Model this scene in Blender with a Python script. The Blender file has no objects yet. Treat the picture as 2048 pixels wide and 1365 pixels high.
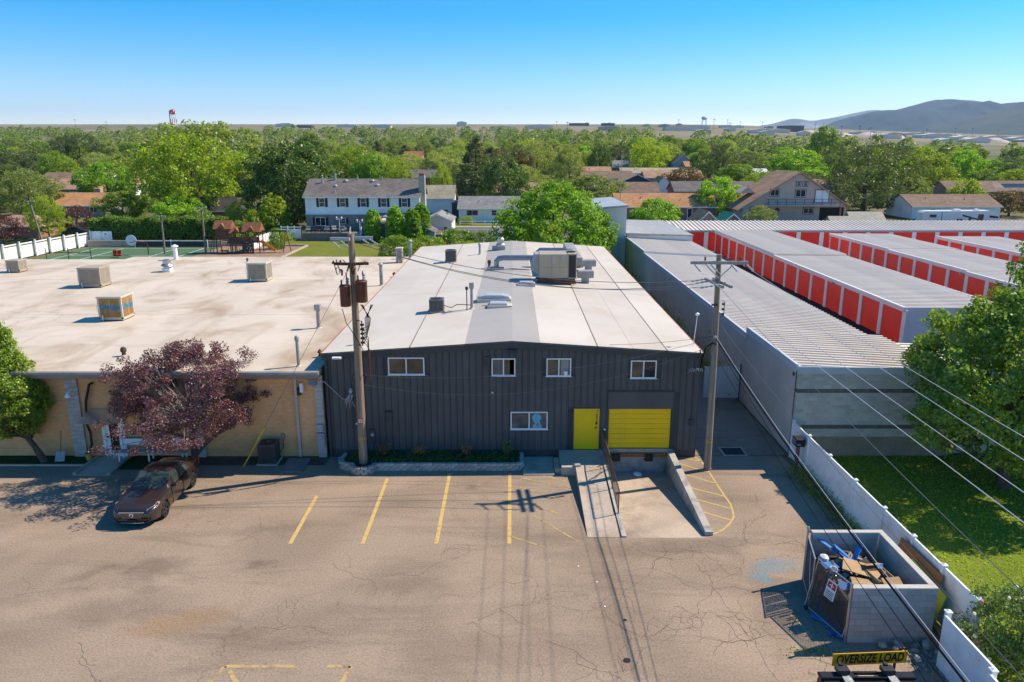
import bpy, bmesh, math, random
import numpy as np
from mathutils import Vector, Matrix, Euler

R = math.radians
rnd = random.Random(7)
sc = bpy.context.scene
C = sc.collection

# ------------------------------------------------------------------ camera, sky, sun, exposure
cam_d = bpy.data.cameras.new("camera")
cam_d.sensor_width = 36.0
cam_d.lens = 1480.0 / 2048.0 * 36.0
cam_d.clip_start = 0.1
cam_d.clip_end = 40000.0
cam = bpy.data.objects.new("camera", cam_d)
C.objects.link(cam)
cam.location = (0, 0, 14.3)
cam.rotation_euler = (R(90 - 14.5), 0, 0)
sc.camera = cam

SUN = Vector((0.669, 0.242, 0.703)).normalized()
world = bpy.data.worlds.new("World")
sc.world = world
world.use_nodes = True
wn = world.node_tree
bg = wn.nodes["Background"]
sky = wn.nodes.new("ShaderNodeTexSky")
sky.sky_type = 'NISHITA'
sky.sun_disc = False
sky.sun_elevation = math.asin(SUN.z)
sky.sun_rotation = math.atan2(SUN.x, SUN.y)
sky.altitude = 2200
sky.air_density = 1.0
sky.dust_density = 0.1
sky.ozone_density = 4.0
hsv = wn.nodes.new("ShaderNodeHueSaturation")
hsv.inputs['Hue'].default_value = 0.502
hsv.inputs['Saturation'].default_value = 1.52
wn.links.new(sky.outputs[0], hsv.inputs['Color'])
tint = wn.nodes.new("ShaderNodeMix")
tint.data_type = 'RGBA'; tint.blend_type = 'MULTIPLY'
tint.inputs[0].default_value = 1.0
tint.inputs[7].default_value = (1.18, 0.83, 0.725, 1.0)
wn.links.new(hsv.outputs[0], tint.inputs[6])
wn.links.new(tint.outputs[2], bg.inputs[0])
bg.inputs[1].default_value = 0.12
sun_d = bpy.data.lights.new("sun", 'SUN')
sun_d.energy = 3.05
sun_d.angle = R(0.53)
sun_d.color = (1.0, 0.87, 0.69)
sun = bpy.data.objects.new("sun", sun_d)
C.objects.link(sun)
sun.rotation_euler = SUN.to_track_quat('Z', 'Y').to_euler()
sun.location = (60, 20, 80)
sc.view_settings.view_transform = 'Standard'
sc.view_settings.look = 'None'
sc.view_settings.gamma = 1.0
sc.view_settings.exposure = 1.2
sc.view_settings.use_curve_mapping = False
cy = sc.cycles
cy.use_denoising = True
cy.max_bounces = 6
cy.diffuse_bounces = 4
cy.glossy_bounces = 2
cy.transmission_bounces = 4
cy.transparent_max_bounces = 8
cy.volume_bounces = 0
cy.caustics_reflective = False
cy.caustics_refractive = False


# ------------------------------------------------------------------ helpers
def tag(o, label=None, cat=None, group=None, kind=None):
    if label: o['label'] = label
    if cat: o['category'] = cat
    if group: o['group'] = group
    if kind: o['kind'] = kind
    return o


def thing(name, label, cat, loc=(0, 0, 0), rz=0.0, group=None):
    o = bpy.data.objects.new(name, None)
    C.objects.link(o)
    o.empty_display_size = 0.2
    o.location = loc
    o.rotation_euler = (0, 0, rz)
    return tag(o, label, cat, group)


def link(name, me, parent=None, loc=(0, 0, 0), rot=(0, 0, 0), scale=(1, 1, 1)):
    o = bpy.data.objects.new(name, me)
    C.objects.link(o)
    o.parent = parent
    o.location = loc
    o.rotation_euler = rot
    o.scale = scale
    return o


def copy_tree(o, parent=None):
    c = o.copy()
    C.objects.link(c)
    if parent is not None:
        c.parent = parent
    for ch in list(o.children):
        copy_tree(ch, c)
    return c


class MB:
    """collects shapes into one mesh"""
    def __init__(s):
        s.v = []; s.f = []; s.m = []; s.cur = 0

    def add(s, vs, fs):
        n = len(s.v)
        s.v.extend([tuple(p) for p in vs])
        s.f.extend([tuple(i + n for i in f) for f in fs])
        s.m.extend([s.cur] * len(fs))
        return s

    def mat(s, i):
        s.cur = i
        return s

    def box(s, x0, x1, y0, y1, z0, z1):
        return s.add([(x0, y0, z0), (x1, y0, z0), (x1, y1, z0), (x0, y1, z0), (x0, y0, z1), (x1, y0, z1), (x1, y1, z1), (x0, y1, z1)],
                     [(0, 3, 2, 1), (4, 5, 6, 7), (0, 1, 5, 4), (1, 2, 6, 5), (2, 3, 7, 6), (3, 0, 4, 7)])

    def obox(s, c, size, rot=(0, 0, 0)):
        m = Euler(rot).to_matrix()
        hx, hy, hz = size[0] / 2, size[1] / 2, size[2] / 2
        vs = [Vector(c) + m @ Vector((x * hx, y * hy, z * hz)) for z in (-1, 1) for x, y in ((-1, -1), (1, -1), (1, 1), (-1, 1))]
        return s.add(vs, [(0, 3, 2, 1), (4, 5, 6, 7), (0, 1, 5, 4), (1, 2, 6, 5), (2, 3, 7, 6), (3, 0, 4, 7)])

    def cbox(s, x0, x1, y0, y1, z0, z1, b=0.01):
        """box with chamfered top edges"""
        return s.add([(x0, y0, z0), (x1, y0, z0), (x1, y1, z0), (x0, y1, z0),
                      (x0, y0, z1 - b), (x1, y0, z1 - b), (x1, y1, z1 - b), (x0, y1, z1 - b),
                      (x0 + b, y0 + b, z1), (x1 - b, y0 + b, z1), (x1 - b, y1 - b, z1), (x0 + b, y1 - b, z1)],
                     [(0, 3, 2, 1), (8, 9, 10, 11), (0, 1, 5, 4), (1, 2, 6, 5), (2, 3, 7, 6), (3, 0, 4, 7),
                      (4, 5, 9, 8), (5, 6, 10, 9), (6, 7, 11, 10), (7, 4, 8, 11)])

    def quad(s, a, b, c, d):
        return s.add([a, b, c, d], [(0, 1, 2, 3)])

    def prism(s, poly, y0, y1, axis='y'):
        """poly in (a,b) extruded along axis"""
        n = len(poly)
        if axis == 'y':
            P = lambda p, t: (p[0], t, p[1])
        elif axis == 'x':
            P = lambda p, t: (t, p[0], p[1])
        else:
            P = lambda p, t: (p[0], p[1], t)
        vs = [P(p, y0) for p in poly] + [P(p, y1) for p in poly]
        fs = [tuple(range(n)), tuple(reversed(range(n, 2 * n)))] + [(i, i + n, (i + 1) % n + n, (i + 1) % n) for i in range(n)]
        return s.add(vs, fs)

    def tube(s, pts, r, n=8, cap=True):
        """tube along a path; r is a number or one per point"""
        pts = [Vector(p) for p in pts]
        rr = r if isinstance(r, (list, tuple)) else [r] * len(pts)
        vs = []; fs = []
        up = None
        for i, p in enumerate(pts):
            d = (pts[min(i + 1, len(pts) - 1)] - pts[max(i - 1, 0)])
            if d.length < 1e-9: d = Vector((0, 0, 1))
            d.normalize()
            a = d.orthogonal().normalized() if up is None else (up - d * up.dot(d)).normalized()
            up = a
            b = d.cross(a)
            for k in range(n):
                t = 2 * math.pi * k / n
                vs.append(p + (a * math.cos(t) + b * math.sin(t)) * rr[i])
        for i in range(len(pts) - 1):
            for k in range(n):
                k2 = (k + 1) % n
                fs.append((i * n + k, i * n + k2, (i + 1) * n + k2, (i + 1) * n + k))
        if cap:
            fs.append(tuple(reversed(range(n))))
            fs.append(tuple(range((len(pts) - 1) * n, len(pts) * n)))
        return s.add(vs, fs)

    def lathe(s, prof, c=(0, 0, 0), n=14, cap=True):
        """prof: (r,z) from bottom to top"""
        vs = []; fs = []
        for r, z in prof:
            for k in range(n):
                t = 2 * math.pi * k / n
                vs.append((c[0] + r * math.cos(t), c[1] + r * math.sin(t), c[2] + z))
        for i in range(len(prof) - 1):
            for k in range(n):
                k2 = (k + 1) % n
                fs.append((i * n + k, i * n + k2, (i + 1) * n + k2, (i + 1) * n + k))
        if cap:
            fs.append(tuple(reversed(range(n))))
            fs.append(tuple(range((len(prof) - 1) * n, len(prof) * n)))
        return s.add(vs, fs)

    def mesh(s, name, mats, smooth=False):
        me = bpy.data.meshes.new(name)
        me.from_pydata(s.v, [], s.f)
        for m in (mats if isinstance(mats, (list, tuple)) else [mats]):
            me.materials.append(m)
        if any(s.m):
            me.polygons.foreach_set('material_index', s.m)
        if smooth:
            me.polygons.foreach_set('use_smooth', [True] * len(s.f))
            try:
                me.set_sharp_from_angle(angle=R(40))
            except Exception:
                pass
        me.update()
        return me

    def build(s, name, mats, parent=None, loc=(0, 0, 0), rot=(0, 0, 0), smooth=False):
        return link(name, s.mesh(name, mats, smooth), parent, loc, rot)


def text_mesh(body, size, mat, name, parent=None, loc=(0, 0, 0), rot=(0, 0, 0), extrude=0.004, shear=0.0, align='CENTER', sx=1.0, bold=0.0):
    cu = bpy.data.curves.new(name, 'FONT')
    cu.body = body
    cu.size = size
    cu.extrude = extrude
    cu.shear = shear
    cu.offset = bold
    cu.align_x = align
    cu.align_y = 'CENTER'
    cu.resolution_u = 3
    t = bpy.data.objects.new(name, cu)
    C.objects.link(t)
    dg = bpy.context.evaluated_depsgraph_get()
    me = bpy.data.meshes.new_from_object(t.evaluated_get(dg))
    bpy.data.objects.remove(t)
    bpy.data.curves.remove(cu)
    me.materials.clear()
    me.materials.append(mat)
    return link(name, me, parent, loc, rot, (sx, 1, 1))


# ------------------------------------------------------------------ materials
class NT:
    def __init__(s, name):
        s.m = bpy.data.materials.new(name)
        s.m.use_nodes = True
        s.t = s.m.node_tree
        s.b = s.t.nodes["Principled BSDF"]
        s.co = s.t.nodes.new("ShaderNodeTexCoord").outputs['Object']

    def n(s, kind, **kw):
        nd = s.t.nodes.new(kind)
        for k, v in kw.items():
            if k in nd.inputs: nd.inputs[k].default_value = v
            else: setattr(nd, k, v)
        return nd

    def l(s, a, b):
        s.t.links.new(a, b)

    def map(s, scale=(1, 1, 1), rot=(0, 0, 0), src=None):
        mp = s.n("ShaderNodeMapping")
        mp.inputs['Scale'].default_value = scale
        mp.inputs['Rotation'].default_value = rot
        s.l(src or s.co, mp.inputs['Vector'])
        return mp.outputs[0]

    def noise(s, scale, detail=4, rough=0.55, src=None, dist=0.0):
        nd = s.n("ShaderNodeTexNoise")
        nd.inputs['Scale'].default_value = scale
        nd.inputs['Detail'].default_value = detail
        nd.inputs['Roughness'].default_value = rough
        nd.inputs['Distortion'].default_value = dist
        s.l(src or s.co, nd.inputs['Vector'])
        return nd.outputs['Fac']

    def ramp(s, fac, stops):
        r = s.n("ShaderNodeValToRGB")
        e = r.color_ramp.elements
        while len(e) < len(stops): e.new(0.5)
        for i, (p, c) in enumerate(stops):
            e[i].position = p
            e[i].color = (c, c, c, 1) if isinstance(c, (int, float)) else (*c, 1)
        s.l(fac, r.inputs[0])
        return r.outputs[0]

    def mix(s, fac, a, b, mode='MIX'):
        m = s.n("ShaderNodeMix", data_type='RGBA', blend_type=mode)
        for sock, v in ((m.inputs[0], fac), (m.inputs[6], a), (m.inputs[7], b)):
            if isinstance(v, (int, float)): sock.default_value = v
            elif isinstance(v, tuple): sock.default_value = (*v, 1) if len(v) == 3 else v
            else: s.l(v, sock)
        return m.outputs[2]

    def math(s, op, a, b=0.0):
        m = s.n("ShaderNodeMath", operation=op)
        for i, v in enumerate((a, b)):
            if isinstance(v, (int, float)): m.inputs[i].default_value = v
            else: s.l(v, m.inputs[i])
        return m.outputs[0]

    def bump(s, h, strength=0.3, dist=0.02):
        b = s.n("ShaderNodeBump")
        b.inputs['Strength'].default_value = strength
        b.inputs['Distance'].default_value = dist
        s.l(h, b.inputs['Height'])
        s.l(b.outputs[0], s.b.inputs['Normal'])

    def done(s, col, rough=0.8, metal=0.0, spec=0.3):
        if isinstance(col, tuple): s.b.inputs['Base Color'].default_value = (*col, 1)
        else: s.l(col, s.b.inputs['Base Color'])
        s.b.inputs['Roughness'].default_value = rough
        s.b.inputs['Metallic'].default_value = metal
        s.b.inputs['Specular IOR Level'].default_value = spec
        return s.m


def mul(c, k): return tuple(min(1.0, x * k) for x in c)


def M(name, col, rough=0.75, metal=0.0, var=0.18, scale=2.0, grain=0.0, gscale=40.0, bump=0.0, spec=0.3, per=0.0, dirt=None, dscale=0.6, damt=0.5):
    s = NT(name)
    c = s.mix(s.ramp(s.noise(scale, 5), [(0.3, 0.0), (0.7, 1.0)]), mul(col, 1 - var), mul(col, 1 + var))
    if dirt:
        c = s.mix(s.math('MULTIPLY', s.ramp(s.noise(dscale, 6, 0.65), [(0.48, 0.0), (0.68, 1.0)]), damt), c, dirt)
    if grain:
        g = s.noise(gscale, 2)
        c = s.mix(grain, c, s.mix(1.0, c, s.ramp(g, [(0.3, 0.35), (0.7, 1.5)]), 'MULTIPLY'))
        if bump: s.bump(g, bump, 0.01)
    elif bump:
        s.bump(s.noise(scale * 6, 4), bump, 0.02)
    if per:
        oi = s.n("ShaderNodeObjectInfo")
        c = s.mix(1.0, c, s.ramp(oi.outputs['Random'], [(0.0, 1 - per), (1.0, 1 + per)]), 'MULTIPLY')
    return s.done(c, rough, metal, spec)


def leaf_mat(name, col, var=0.35, trans=0.4, hue2=None, per=0.25):
    s = NT(name)
    col = (min(.62, col[0] * 3.25), min(.6, col[1] * 2.95), col[2] * 2.0)
    trans = min(.5, trans + .1)
    if hue2: hue2 = mul(hue2, 2.9)
    geo = s.n("ShaderNodeNewGeometry")
    isl = geo.outputs['Random Per Island']
    c = s.mix(s.ramp(isl, [(0.0, 0.0), (1.0, 1.0)]), mul(col, 1 - var), mul(col, 1 + var))
    if hue2:
        c = s.mix(s.ramp(s.noise(3.0, 3), [(0.4, 0.0), (0.65, 0.8)]), c, hue2)
    if per:
        oi = s.n("ShaderNodeObjectInfo")
        c = s.mix(1.0, c, s.ramp(oi.outputs['Random'], [(0.0, (1 - per, 1 - per * .9, 1 - per)), (0.5, (1, 1, 1)), (1.0, (1 + per, 1 + per * .8, 1 - per * .4))]), 'MULTIPLY')
    d = s.n("ShaderNodeBsdfDiffuse"); t = s.n("ShaderNodeBsdfTranslucent"); g = s.n("ShaderNodeBsdfGlossy")
    g.inputs['Roughness'].default_value = 0.45
    g.inputs['Color'].default_value = (0.6, 0.6, 0.6, 1)
    s.l(c, d.inputs['Color'])
    ct = s.mix(1.0, c, (1.5, 1.45, 0.6), 'MULTIPLY')
    s.l(ct, t.inputs['Color'])
    m1 = s.n("ShaderNodeMixShader"); m1.inputs[0].default_value = trans
    s.l(d.outputs[0], m1.inputs[1]); s.l(t.outputs[0], m1.inputs[2])
    m2 = s.n("ShaderNodeMixShader"); m2.inputs[0].default_value = 0.05
    s.l(m1.outputs[0], m2.inputs[1]); s.l(g.outputs[0], m2.inputs[2])
    s.l(m2.outputs[0], s.t.nodes['Material Output'].inputs['Surface'])
    return s.m


def asphalt(name, base, light, dark, crack=1.0, seed=0.0, stains=False):
    s = NT(name)
    mp = s.n("ShaderNodeMapping"); mp.inputs['Location'].default_value = (seed, seed * .7, 0)
    s.l(s.co, mp.inputs['Vector']); co = mp.outputs[0]
    c = s.mix(s.ramp(s.noise(0.16, 6, 0.6, co, 0.6), [(0.42, 0.0), (0.58, 1.0)]), base, light)
    st = s.map((0.25, 1.2, 1), (0, 0, R(8)), co)
    c = s.mix(s.math('MULTIPLY', s.ramp(s.noise(0.5, 6, 0.7, st, 0.8), [(0.5, 0.0), (0.68, 1.0)]), 0.7), c, dark)
    c = s.mix(s.math('MULTIPLY', s.ramp(s.noise(0.9, 5, 0.6, co), [(0.60, 0.0), (0.74, 1.0)]), 0.4), c, mul(light, 1.15))
    # oil spots
    v = s.n("ShaderNodeTexVoronoi"); v.inputs['Scale'].default_value = 0.33; v.inputs['Randomness'].default_value = 1.0
    dv = s.n("ShaderNodeVectorMath", operation='ADD')
    nz = s.n("ShaderNodeTexNoise"); nz.inputs['Scale'].default_value = 1.8; nz.inputs['Detail'].default_value = 3
    s.l(co, nz.inputs['Vector'])
    sv = s.n("ShaderNodeVectorMath", operation='SCALE'); sv.inputs['Scale'].default_value = 0.9
    s.l(nz.outputs['Color'], sv.inputs[0]); s.l(co, dv.inputs[0]); s.l(sv.outputs[0], dv.inputs[1])
    s.l(dv.outputs[0], v.inputs['Vector'])
    spot = s.math('MULTIPLY', s.ramp(v.outputs['Distance'], [(0.06, 1.0), (0.14, 0.0)]), s.ramp(s.noise(0.12, 2, 0.5, co), [(0.5, 0.0), (0.62, 0.6)]))
    c = s.mix(spot, c, mul(dark, 0.45))
    # cracks
    if crack:
        for scl, w, lo in ((0.30, 0.0045, 0.47), (0.9, 0.009, 0.54)):
            cv = s.n("ShaderNodeTexVoronoi", feature='DISTANCE_TO_EDGE'); cv.inputs['Scale'].default_value = scl
            s.l(dv.outputs[0], cv.inputs['Vector'])
            k = s.math('MULTIPLY', s.ramp(cv.outputs['Distance'], [(0.0, 1.0), (w, 0.0)]), s.ramp(s.noise(0.13, 3, 0.5, co), [(lo, 0.0), (lo + 0.12, 0.55 * crack)]))
            c = s.mix(k, c, mul(dark, 0.4))
    if stains:
        wob = s.n("ShaderNodeVectorMath", operation='ADD')
        n2 = s.n("ShaderNodeTexNoise"); n2.inputs['Scale'].default_value = 1.1; n2.inputs['Detail'].default_value = 5; n2.inputs['Roughness'].default_value = .65
        s.l(co, n2.inputs['Vector'])
        sc2 = s.n("ShaderNodeVectorMath", operation='SCALE'); sc2.inputs['Scale'].default_value = 1.5
        s.l(n2.outputs['Color'], sc2.inputs[0]); s.l(co, wob.inputs[0]); s.l(sc2.outputs[0], wob.inputs[1])
        L_ = mul(light, 1.2); D_ = mul(dark, .72)
        for x, y, rx, ry, rot, cc, amt in ((-8.3, 28.6, 3.2, 1.7, .2, L_, .55), (-6.2, 29.9, 2.4, .7, .4, L_, .5), (-12.5, 23.5, 1.1, .5, .3, D_, .8), (-14.6, 23.0, .9, .35, .5, D_, .7), (-9.0, 23.6, .5, .22, .2, D_, .9), (-12.2, 21.9, .55, .25, .1, D_, .9),
                                           (-10.4, 20.2, 1.7, .55, .35, (.30, .18, .08), .7), (-14.0, 21.4, 3.5, .5, .3, L_, .55), (-12.5, 20.9, 2.2, .9, .2, D_, .5), (-3.6, 22.2, 1.5, .5, .1, D_, .5), (.8, 21.5, 3.0, 2.2, 0, L_, .3), (5.6, 24.6, 4.5, .5, .1, D_, .55), (6.5, 20.0, 1.8, 4.5, .25, L_, .45),
                                           (3.2, 21.5, .5, 4.0, .0, D_, .4), (-6.5, 20.0, 3.4, 1.3, .1, D_, .45), (-2.0, 28.0, 2.2, 1.6, 0, L_, .3), (8.3, 20.8, .7, 2.8, -.2, D_, .45), (9.3, 23.4, 1.0, .5, .2, (.12, .25, .33), .75), (8.6, 22.7, .5, .3, .6, (.10, .26, .36), .9), (-18, 25.5, 3.5, 1.0, .1, L_, .4), (-10, 26.0, 3.5, .35, .15, D_, .35), (0.5, 18.9, 3.5, .8, 0, D_, .4)):
            mp2 = s.n("ShaderNodeMapping", vector_type='TEXTURE')
            mp2.inputs['Location'].default_value = (x + .75, y + .75, .75); mp2.inputs['Rotation'].default_value = (0, 0, rot); mp2.inputs['Scale'].default_value = (rx * 1.25, ry * 1.25, 30)
            s.l(wob.outputs[0], mp2.inputs['Vector'])
            gr = s.n("ShaderNodeTexGradient", gradient_type='SPHERICAL'); s.l(mp2.outputs[0], gr.inputs['Vector'])
            c = s.mix(s.ramp(gr.outputs['Fac'], [(0.02, 0.0), (0.6, amt * .62)]), c, cc)
    g = s.noise(15.0, 3, 0.8, co)
    c = s.mix(1.0, c, s.ramp(g, [(0.30, 0.66), (0.5, 1.0), (0.70, 1.32)]), 'MULTIPLY')
    s.bump(g, 0.25, 0.008)
    return s.done(c, 0.9, 0, 0.2)


def membrane(name, base, stain, amt=0.8, rings=True, per=0.0):
    s = NT(name)
    c = s.mix(s.ramp(s.noise(0.25, 5), [(0.35, 0.0), (0.65, 1.0)]), mul(base, 0.93), mul(base, 1.05))
    st = s.map((0.30, 0.16, 1))
    k = s.ramp(s.noise(1.0, 7, 0.62, st, 1.0), [(0.46, 0.0), (0.56, 0.35), (0.68, 1.0)])
    c = s.mix(s.math('MULTIPLY', k, amt), c, stain)
    k2 = s.ramp(s.noise(0.7, 8, 0.75, s.map((0.22, 1.0, 1), (0, 0, R(-20)))), [(0.54, 0.0), (0.72, 1.0)])
    c = s.mix(s.math('MULTIPLY', k2, amt * 0.55), c, mul(stain, 0.8))
    if rings:
        w = s.ramp(s.noise(0.8, 4, 0.5, st, 0.6), [(0.64, 0.0), (0.648, 0.6), (0.656, 0.0)])
        c = s.mix(s.math('MULTIPLY', w, amt * 0.7), c, mul(stain, 0.45))
    if per:
        oi = s.n("ShaderNodeObjectInfo")
        c = s.mix(1.0, c, s.ramp(oi.outputs['Random'], [(0.0, 1 - per), (1.0, 1 + per)]), 'MULTIPLY')
    s.bump(s.noise(1.2, 5), 0.12, 0.05)
    return s.done(c, 0.7, 0, 0.25)


def brick_mat(name, a, b, mortar, w=0.2, h=0.068, rough=0.85):
    s = NT(name)
    sx = s.n("ShaderNodeSeparateXYZ"); s.l(s.co, sx.inputs[0])
    cx = s.n("ShaderNodeCombineXYZ")
    s.l(s.math('ADD', sx.outputs[0], sx.outputs[1]), cx.inputs[0]); s.l(sx.outputs[2], cx.inputs[1])
    br = s.n("ShaderNodeTexBrick")
    br.inputs['Scale'].default_value = 1.0
    br.inputs['Brick Width'].default_value = w
    br.inputs['Row Height'].default_value = h
    br.inputs['Mortar Size'].default_value = h * 0.09
    br.inputs['Color1'].default_value = (*a, 1); br.inputs['Color2'].default_value = (*b, 1); br.inputs['Mortar'].default_value = (*mortar, 1)
    s.l(cx.outputs[0], br.inputs['Vector'])
    c = s.mix(1.0, br.outputs['Color'], s.ramp(s.noise(0.5, 5), [(0.3, 0.8), (0.7, 1.15)]), 'MULTIPLY')
    s.bump(s.math('SUBTRACT', 1.0, br.outputs['Fac']), 0.5, 0.01)
    return s.done(c, rough, 0, 0.2)


def shingle_mat(name, col, var=0.25):
    s = NT(name)
    sx = s.n("ShaderNodeSeparateXYZ"); s.l(s.co, sx.inputs[0])
    cx = s.n("ShaderNodeCombineXYZ")
    s.l(sx.outputs[0], cx.inputs[0]); s.l(s.math('ADD', s.math('MULTIPLY', sx.outputs[2], 2.2), s.math('MULTIPLY', sx.outputs[1], 0.3)), cx.inputs[1])
    br = s.n("ShaderNodeTexBrick")
    br.inputs['Scale'].default_value = 1.0; br.inputs['Brick Width'].default_value = 0.5; br.inputs['Row Height'].default_value = 0.2
    br.inputs['Mortar Size'].default_value = 0.02
    br.inputs['Color1'].default_value = (*mul(col, 1 - var), 1); br.inputs['Color2'].default_value = (*mul(col, 1 + var), 1); br.inputs['Mortar'].default_value = (*mul(col, 0.55), 1)
    s.l(cx.outputs[0], br.inputs['Vector'])
    c = s.mix(1.0, br.outputs['Color'], s.ramp(s.noise(0.35, 5), [(0.3, 0.82), (0.7, 1.15)]), 'MULTIPLY')
    return s.done(c, 0.9, 0, 0.15)


def siding_mat(name, col, pitch=0.2):
    s = NT(name)
    sx = s.n("ShaderNodeSeparateXYZ"); s.l(s.co, sx.inputs[0])
    fr = s.math('FRACT', s.math('DIVIDE', sx.outputs[2], pitch))
    c = s.mix(s.ramp(fr, [(0.0, 0.35), (0.12, 0.0), (1.0, 0.0)]), col, mul(col, 0.55))
    c = s.mix(1.0, c, s.ramp(s.noise(0.5, 4), [(0.3, 0.9), (0.7, 1.06)]), 'MULTIPLY')
    s.bump(fr, 0.4, 0.02)
    return s.done(c, 0.6, 0, 0.3)


def glass_mat(name, col=(0.02, 0.025, 0.03), rough=0.05):
    s = NT(name)
    return s.done(s.mix(s.ramp(s.noise(1.4, 3), [(0.35, 0.0), (0.65, 1.0)]), mul(col, 0.6), mul(col, 1.5)), rough, 0, 0.6)


def grass_mat(name, a, b, c3, scale=0.6):
    s = NT(name)
    c = s.mix(s.ramp(s.noise(scale, 6, 0.65), [(0.35, 0.0), (0.65, 1.0)]), a, b)
    c = s.mix(s.math('MULTIPLY', s.ramp(s.noise(scale * 0.25, 5), [(0.5, 0.0), (0.7, 1.0)]), 0.6), c, c3)
    g = s.noise(18, 3, 0.7)
    c = s.mix(1.0, c, s.ramp(g, [(0.3, 0.55), (0.7, 1.4)]), 'MULTIPLY')
    s.bump(g, 0.6, 0.05)
    return s.done(c, 0.9, 0, 0.1)


def wood_mat(name, a, b, scale=1.0):
    s = NT(name)
    co = s.map((14 * scale, 14 * scale, 0.7 * scale))
    c = s.mix(s.ramp(s.noise(1.0, 6, 0.7, co, 0.5), [(0.35, 0.0), (0.68, 1.0)]), a, b)
    s.bump(s.noise(1.0, 6, 0.7, co), 0.4, 0.01)
    return s.done(c, 0.85, 0, 0.2)


m_lot = asphalt("lot_asphalt", (0.275, 0.208, 0.152), (0.335, 0.255, 0.188), (0.195, 0.147, 0.108), stains=True)
m_drive = asphalt("drive_asphalt", (0.235, 0.18, 0.14), (0.30, 0.235, 0.18), (0.16, 0.125, 0.10), 1.0, 31)
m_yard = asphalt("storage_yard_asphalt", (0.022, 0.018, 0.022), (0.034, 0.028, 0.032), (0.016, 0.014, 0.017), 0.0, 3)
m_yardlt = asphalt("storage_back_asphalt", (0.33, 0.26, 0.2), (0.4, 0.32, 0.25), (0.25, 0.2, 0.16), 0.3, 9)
m_street = asphalt("street_asphalt", (0.13, 0.13, 0.135), (0.16, 0.16, 0.165), (0.10, 0.10, 0.105), 0.2, 5)
m_roof_old = membrane("old_roof_membrane", (0.61, 0.525, 0.425), (0.36, 0.255, 0.16), 0.8)
m_roof_white = membrane("white_roof_membrane", (0.585, 0.54, 0.475), (0.50, 0.42, 0.33), 0.45, False, 0.03)
m_roof_grey = membrane("grey_roof_membrane", (0.385, 0.365, 0.345), (0.33, 0.31, 0.29), 0.35, False, 0.02)
m_roof_tan = membrane("tan_roof_membrane", (0.54, 0.49, 0.43), (0.46, 0.39, 0.31), 0.5, False, 0.02)
m_rust = M("rusty_edge", (0.35, 0.13, 0.07), 0.8)
m_black = M("charcoal_siding_paint", (0.088, 0.092, 0.092), 0.55, 0, 0.15, 0.8, spec=0.35, per=0.07, dirt=(0.105, 0.106, 0.103), dscale=0.5, damt=0.5)
m_black2 = M("charcoal_trim_paint", (0.060, 0.064, 0.066), 0.55, 0, 0.15, 1.0)
m_yellow = M("yellow_door_paint", (0.98, 0.60, 0.003), 0.45, 0, 0.06, 0.7, spec=0.4, dirt=(0.74, 0.43, 0.02), dscale=1.1, damt=0.5)
m_white = M("white_paint", (0.86, 0.86, 0.85), 0.5, 0, 0.05, 1.0)
m_vinyl = M("white_vinyl", (0.90, 0.90, 0.90), 0.4, 0, 0.04, 0.5, dirt=(0.56, 0.52, 0.46), dscale=1.3, damt=0.45)
m_glass = glass_mat("window_glass")
m_glass_tan = glass_mat("window_glass_warm", (0.085, 0.072, 0.048), 0.06)
m_curtain = M("window_curtain", (0.30, 0.29, 0.26), 0.7)
m_glass_grey = glass_mat("window_glass_grey", (0.09, 0.095, 0.10), 0.1)
m_conc = M("weathered_concrete", (0.50, 0.41, 0.325), 0.9, 0, 0.14, 0.7, 0.35, 30, 0.15, dirt=(0.26, 0.20, 0.15), dscale=0.8, damt=0.6)
m_conc_pit = M("stained_dock_concrete", (0.46, 0.37, 0.285), 0.9, 0, 0.16, 0.5, 0.35, 26, 0.15, dirt=(0.20, 0.15, 0.11), dscale=0.55, damt=0.75)
m_conc_wall = M("dock_wall_concrete", (0.46, 0.43, 0.39), 0.9, 0, 0.15, 0.9, 0.3, 25, 0.15, dirt=(0.17, 0.15, 0.13), dscale=1.3, damt=0.8)
m_brick = brick_mat("tan_brick", (0.80, 0.42, 0.175), (0.88, 0.50, 0.24), (0.56, 0.33, 0.165))
m_brick_grey = brick_mat("grey_brick", (0.24, 0.22, 0.205), (0.33, 0.30, 0.28), (0.25, 0.24, 0.22))
m_brick_red = brick_mat("red_brick", (0.32, 0.15, 0.10), (0.42, 0.20, 0.135), (0.3, 0.24, 0.2))
m_brick_orange = brick_mat("orange_brick", (0.38, 0.17, 0.08), (0.45, 0.22, 0.11), (0.36, 0.26, 0.18))
m_cmu = M("grey_concrete_block", (0.46, 0.43, 0.395), 0.92, 0, 0.14, 1.2, 0.3, 40, 0.2, per=0.13)
m_cmu_wall = M("painted_block_wall", (0.55, 0.52, 0.48), 0.9, 0, 0.12, 0.4, 0.25, 30, 0.15, dirt=(0.50, 0.44, 0.38), dscale=0.35, damt=0.5)
m_cmu_old = M("old_block_wall", (0.54, 0.50, 0.445), 0.92, 0, 0.2, 0.5, 0.3, 30, 0.2, per=0.12, dirt=(0.42, 0.37, 0.30), dscale=0.5, damt=0.3)
m_stone = M("planter_stone", (0.42, 0.38, 0.335), 0.95, 0, 0.25, 6.0, 0.4, 30, 0.4, per=0.2)
m_pole = wood_mat("pole_wood", (0.20, 0.145, 0.10), (0.36, 0.275, 0.20))
m_pole_grey = wood_mat("weathered_pole_wood", (0.19, 0.155, 0.125), (0.34, 0.28, 0.225))
m_xarm = wood_mat("crossarm_wood", (0.26, 0.25, 0.23), (0.44, 0.42, 0.39))
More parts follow.
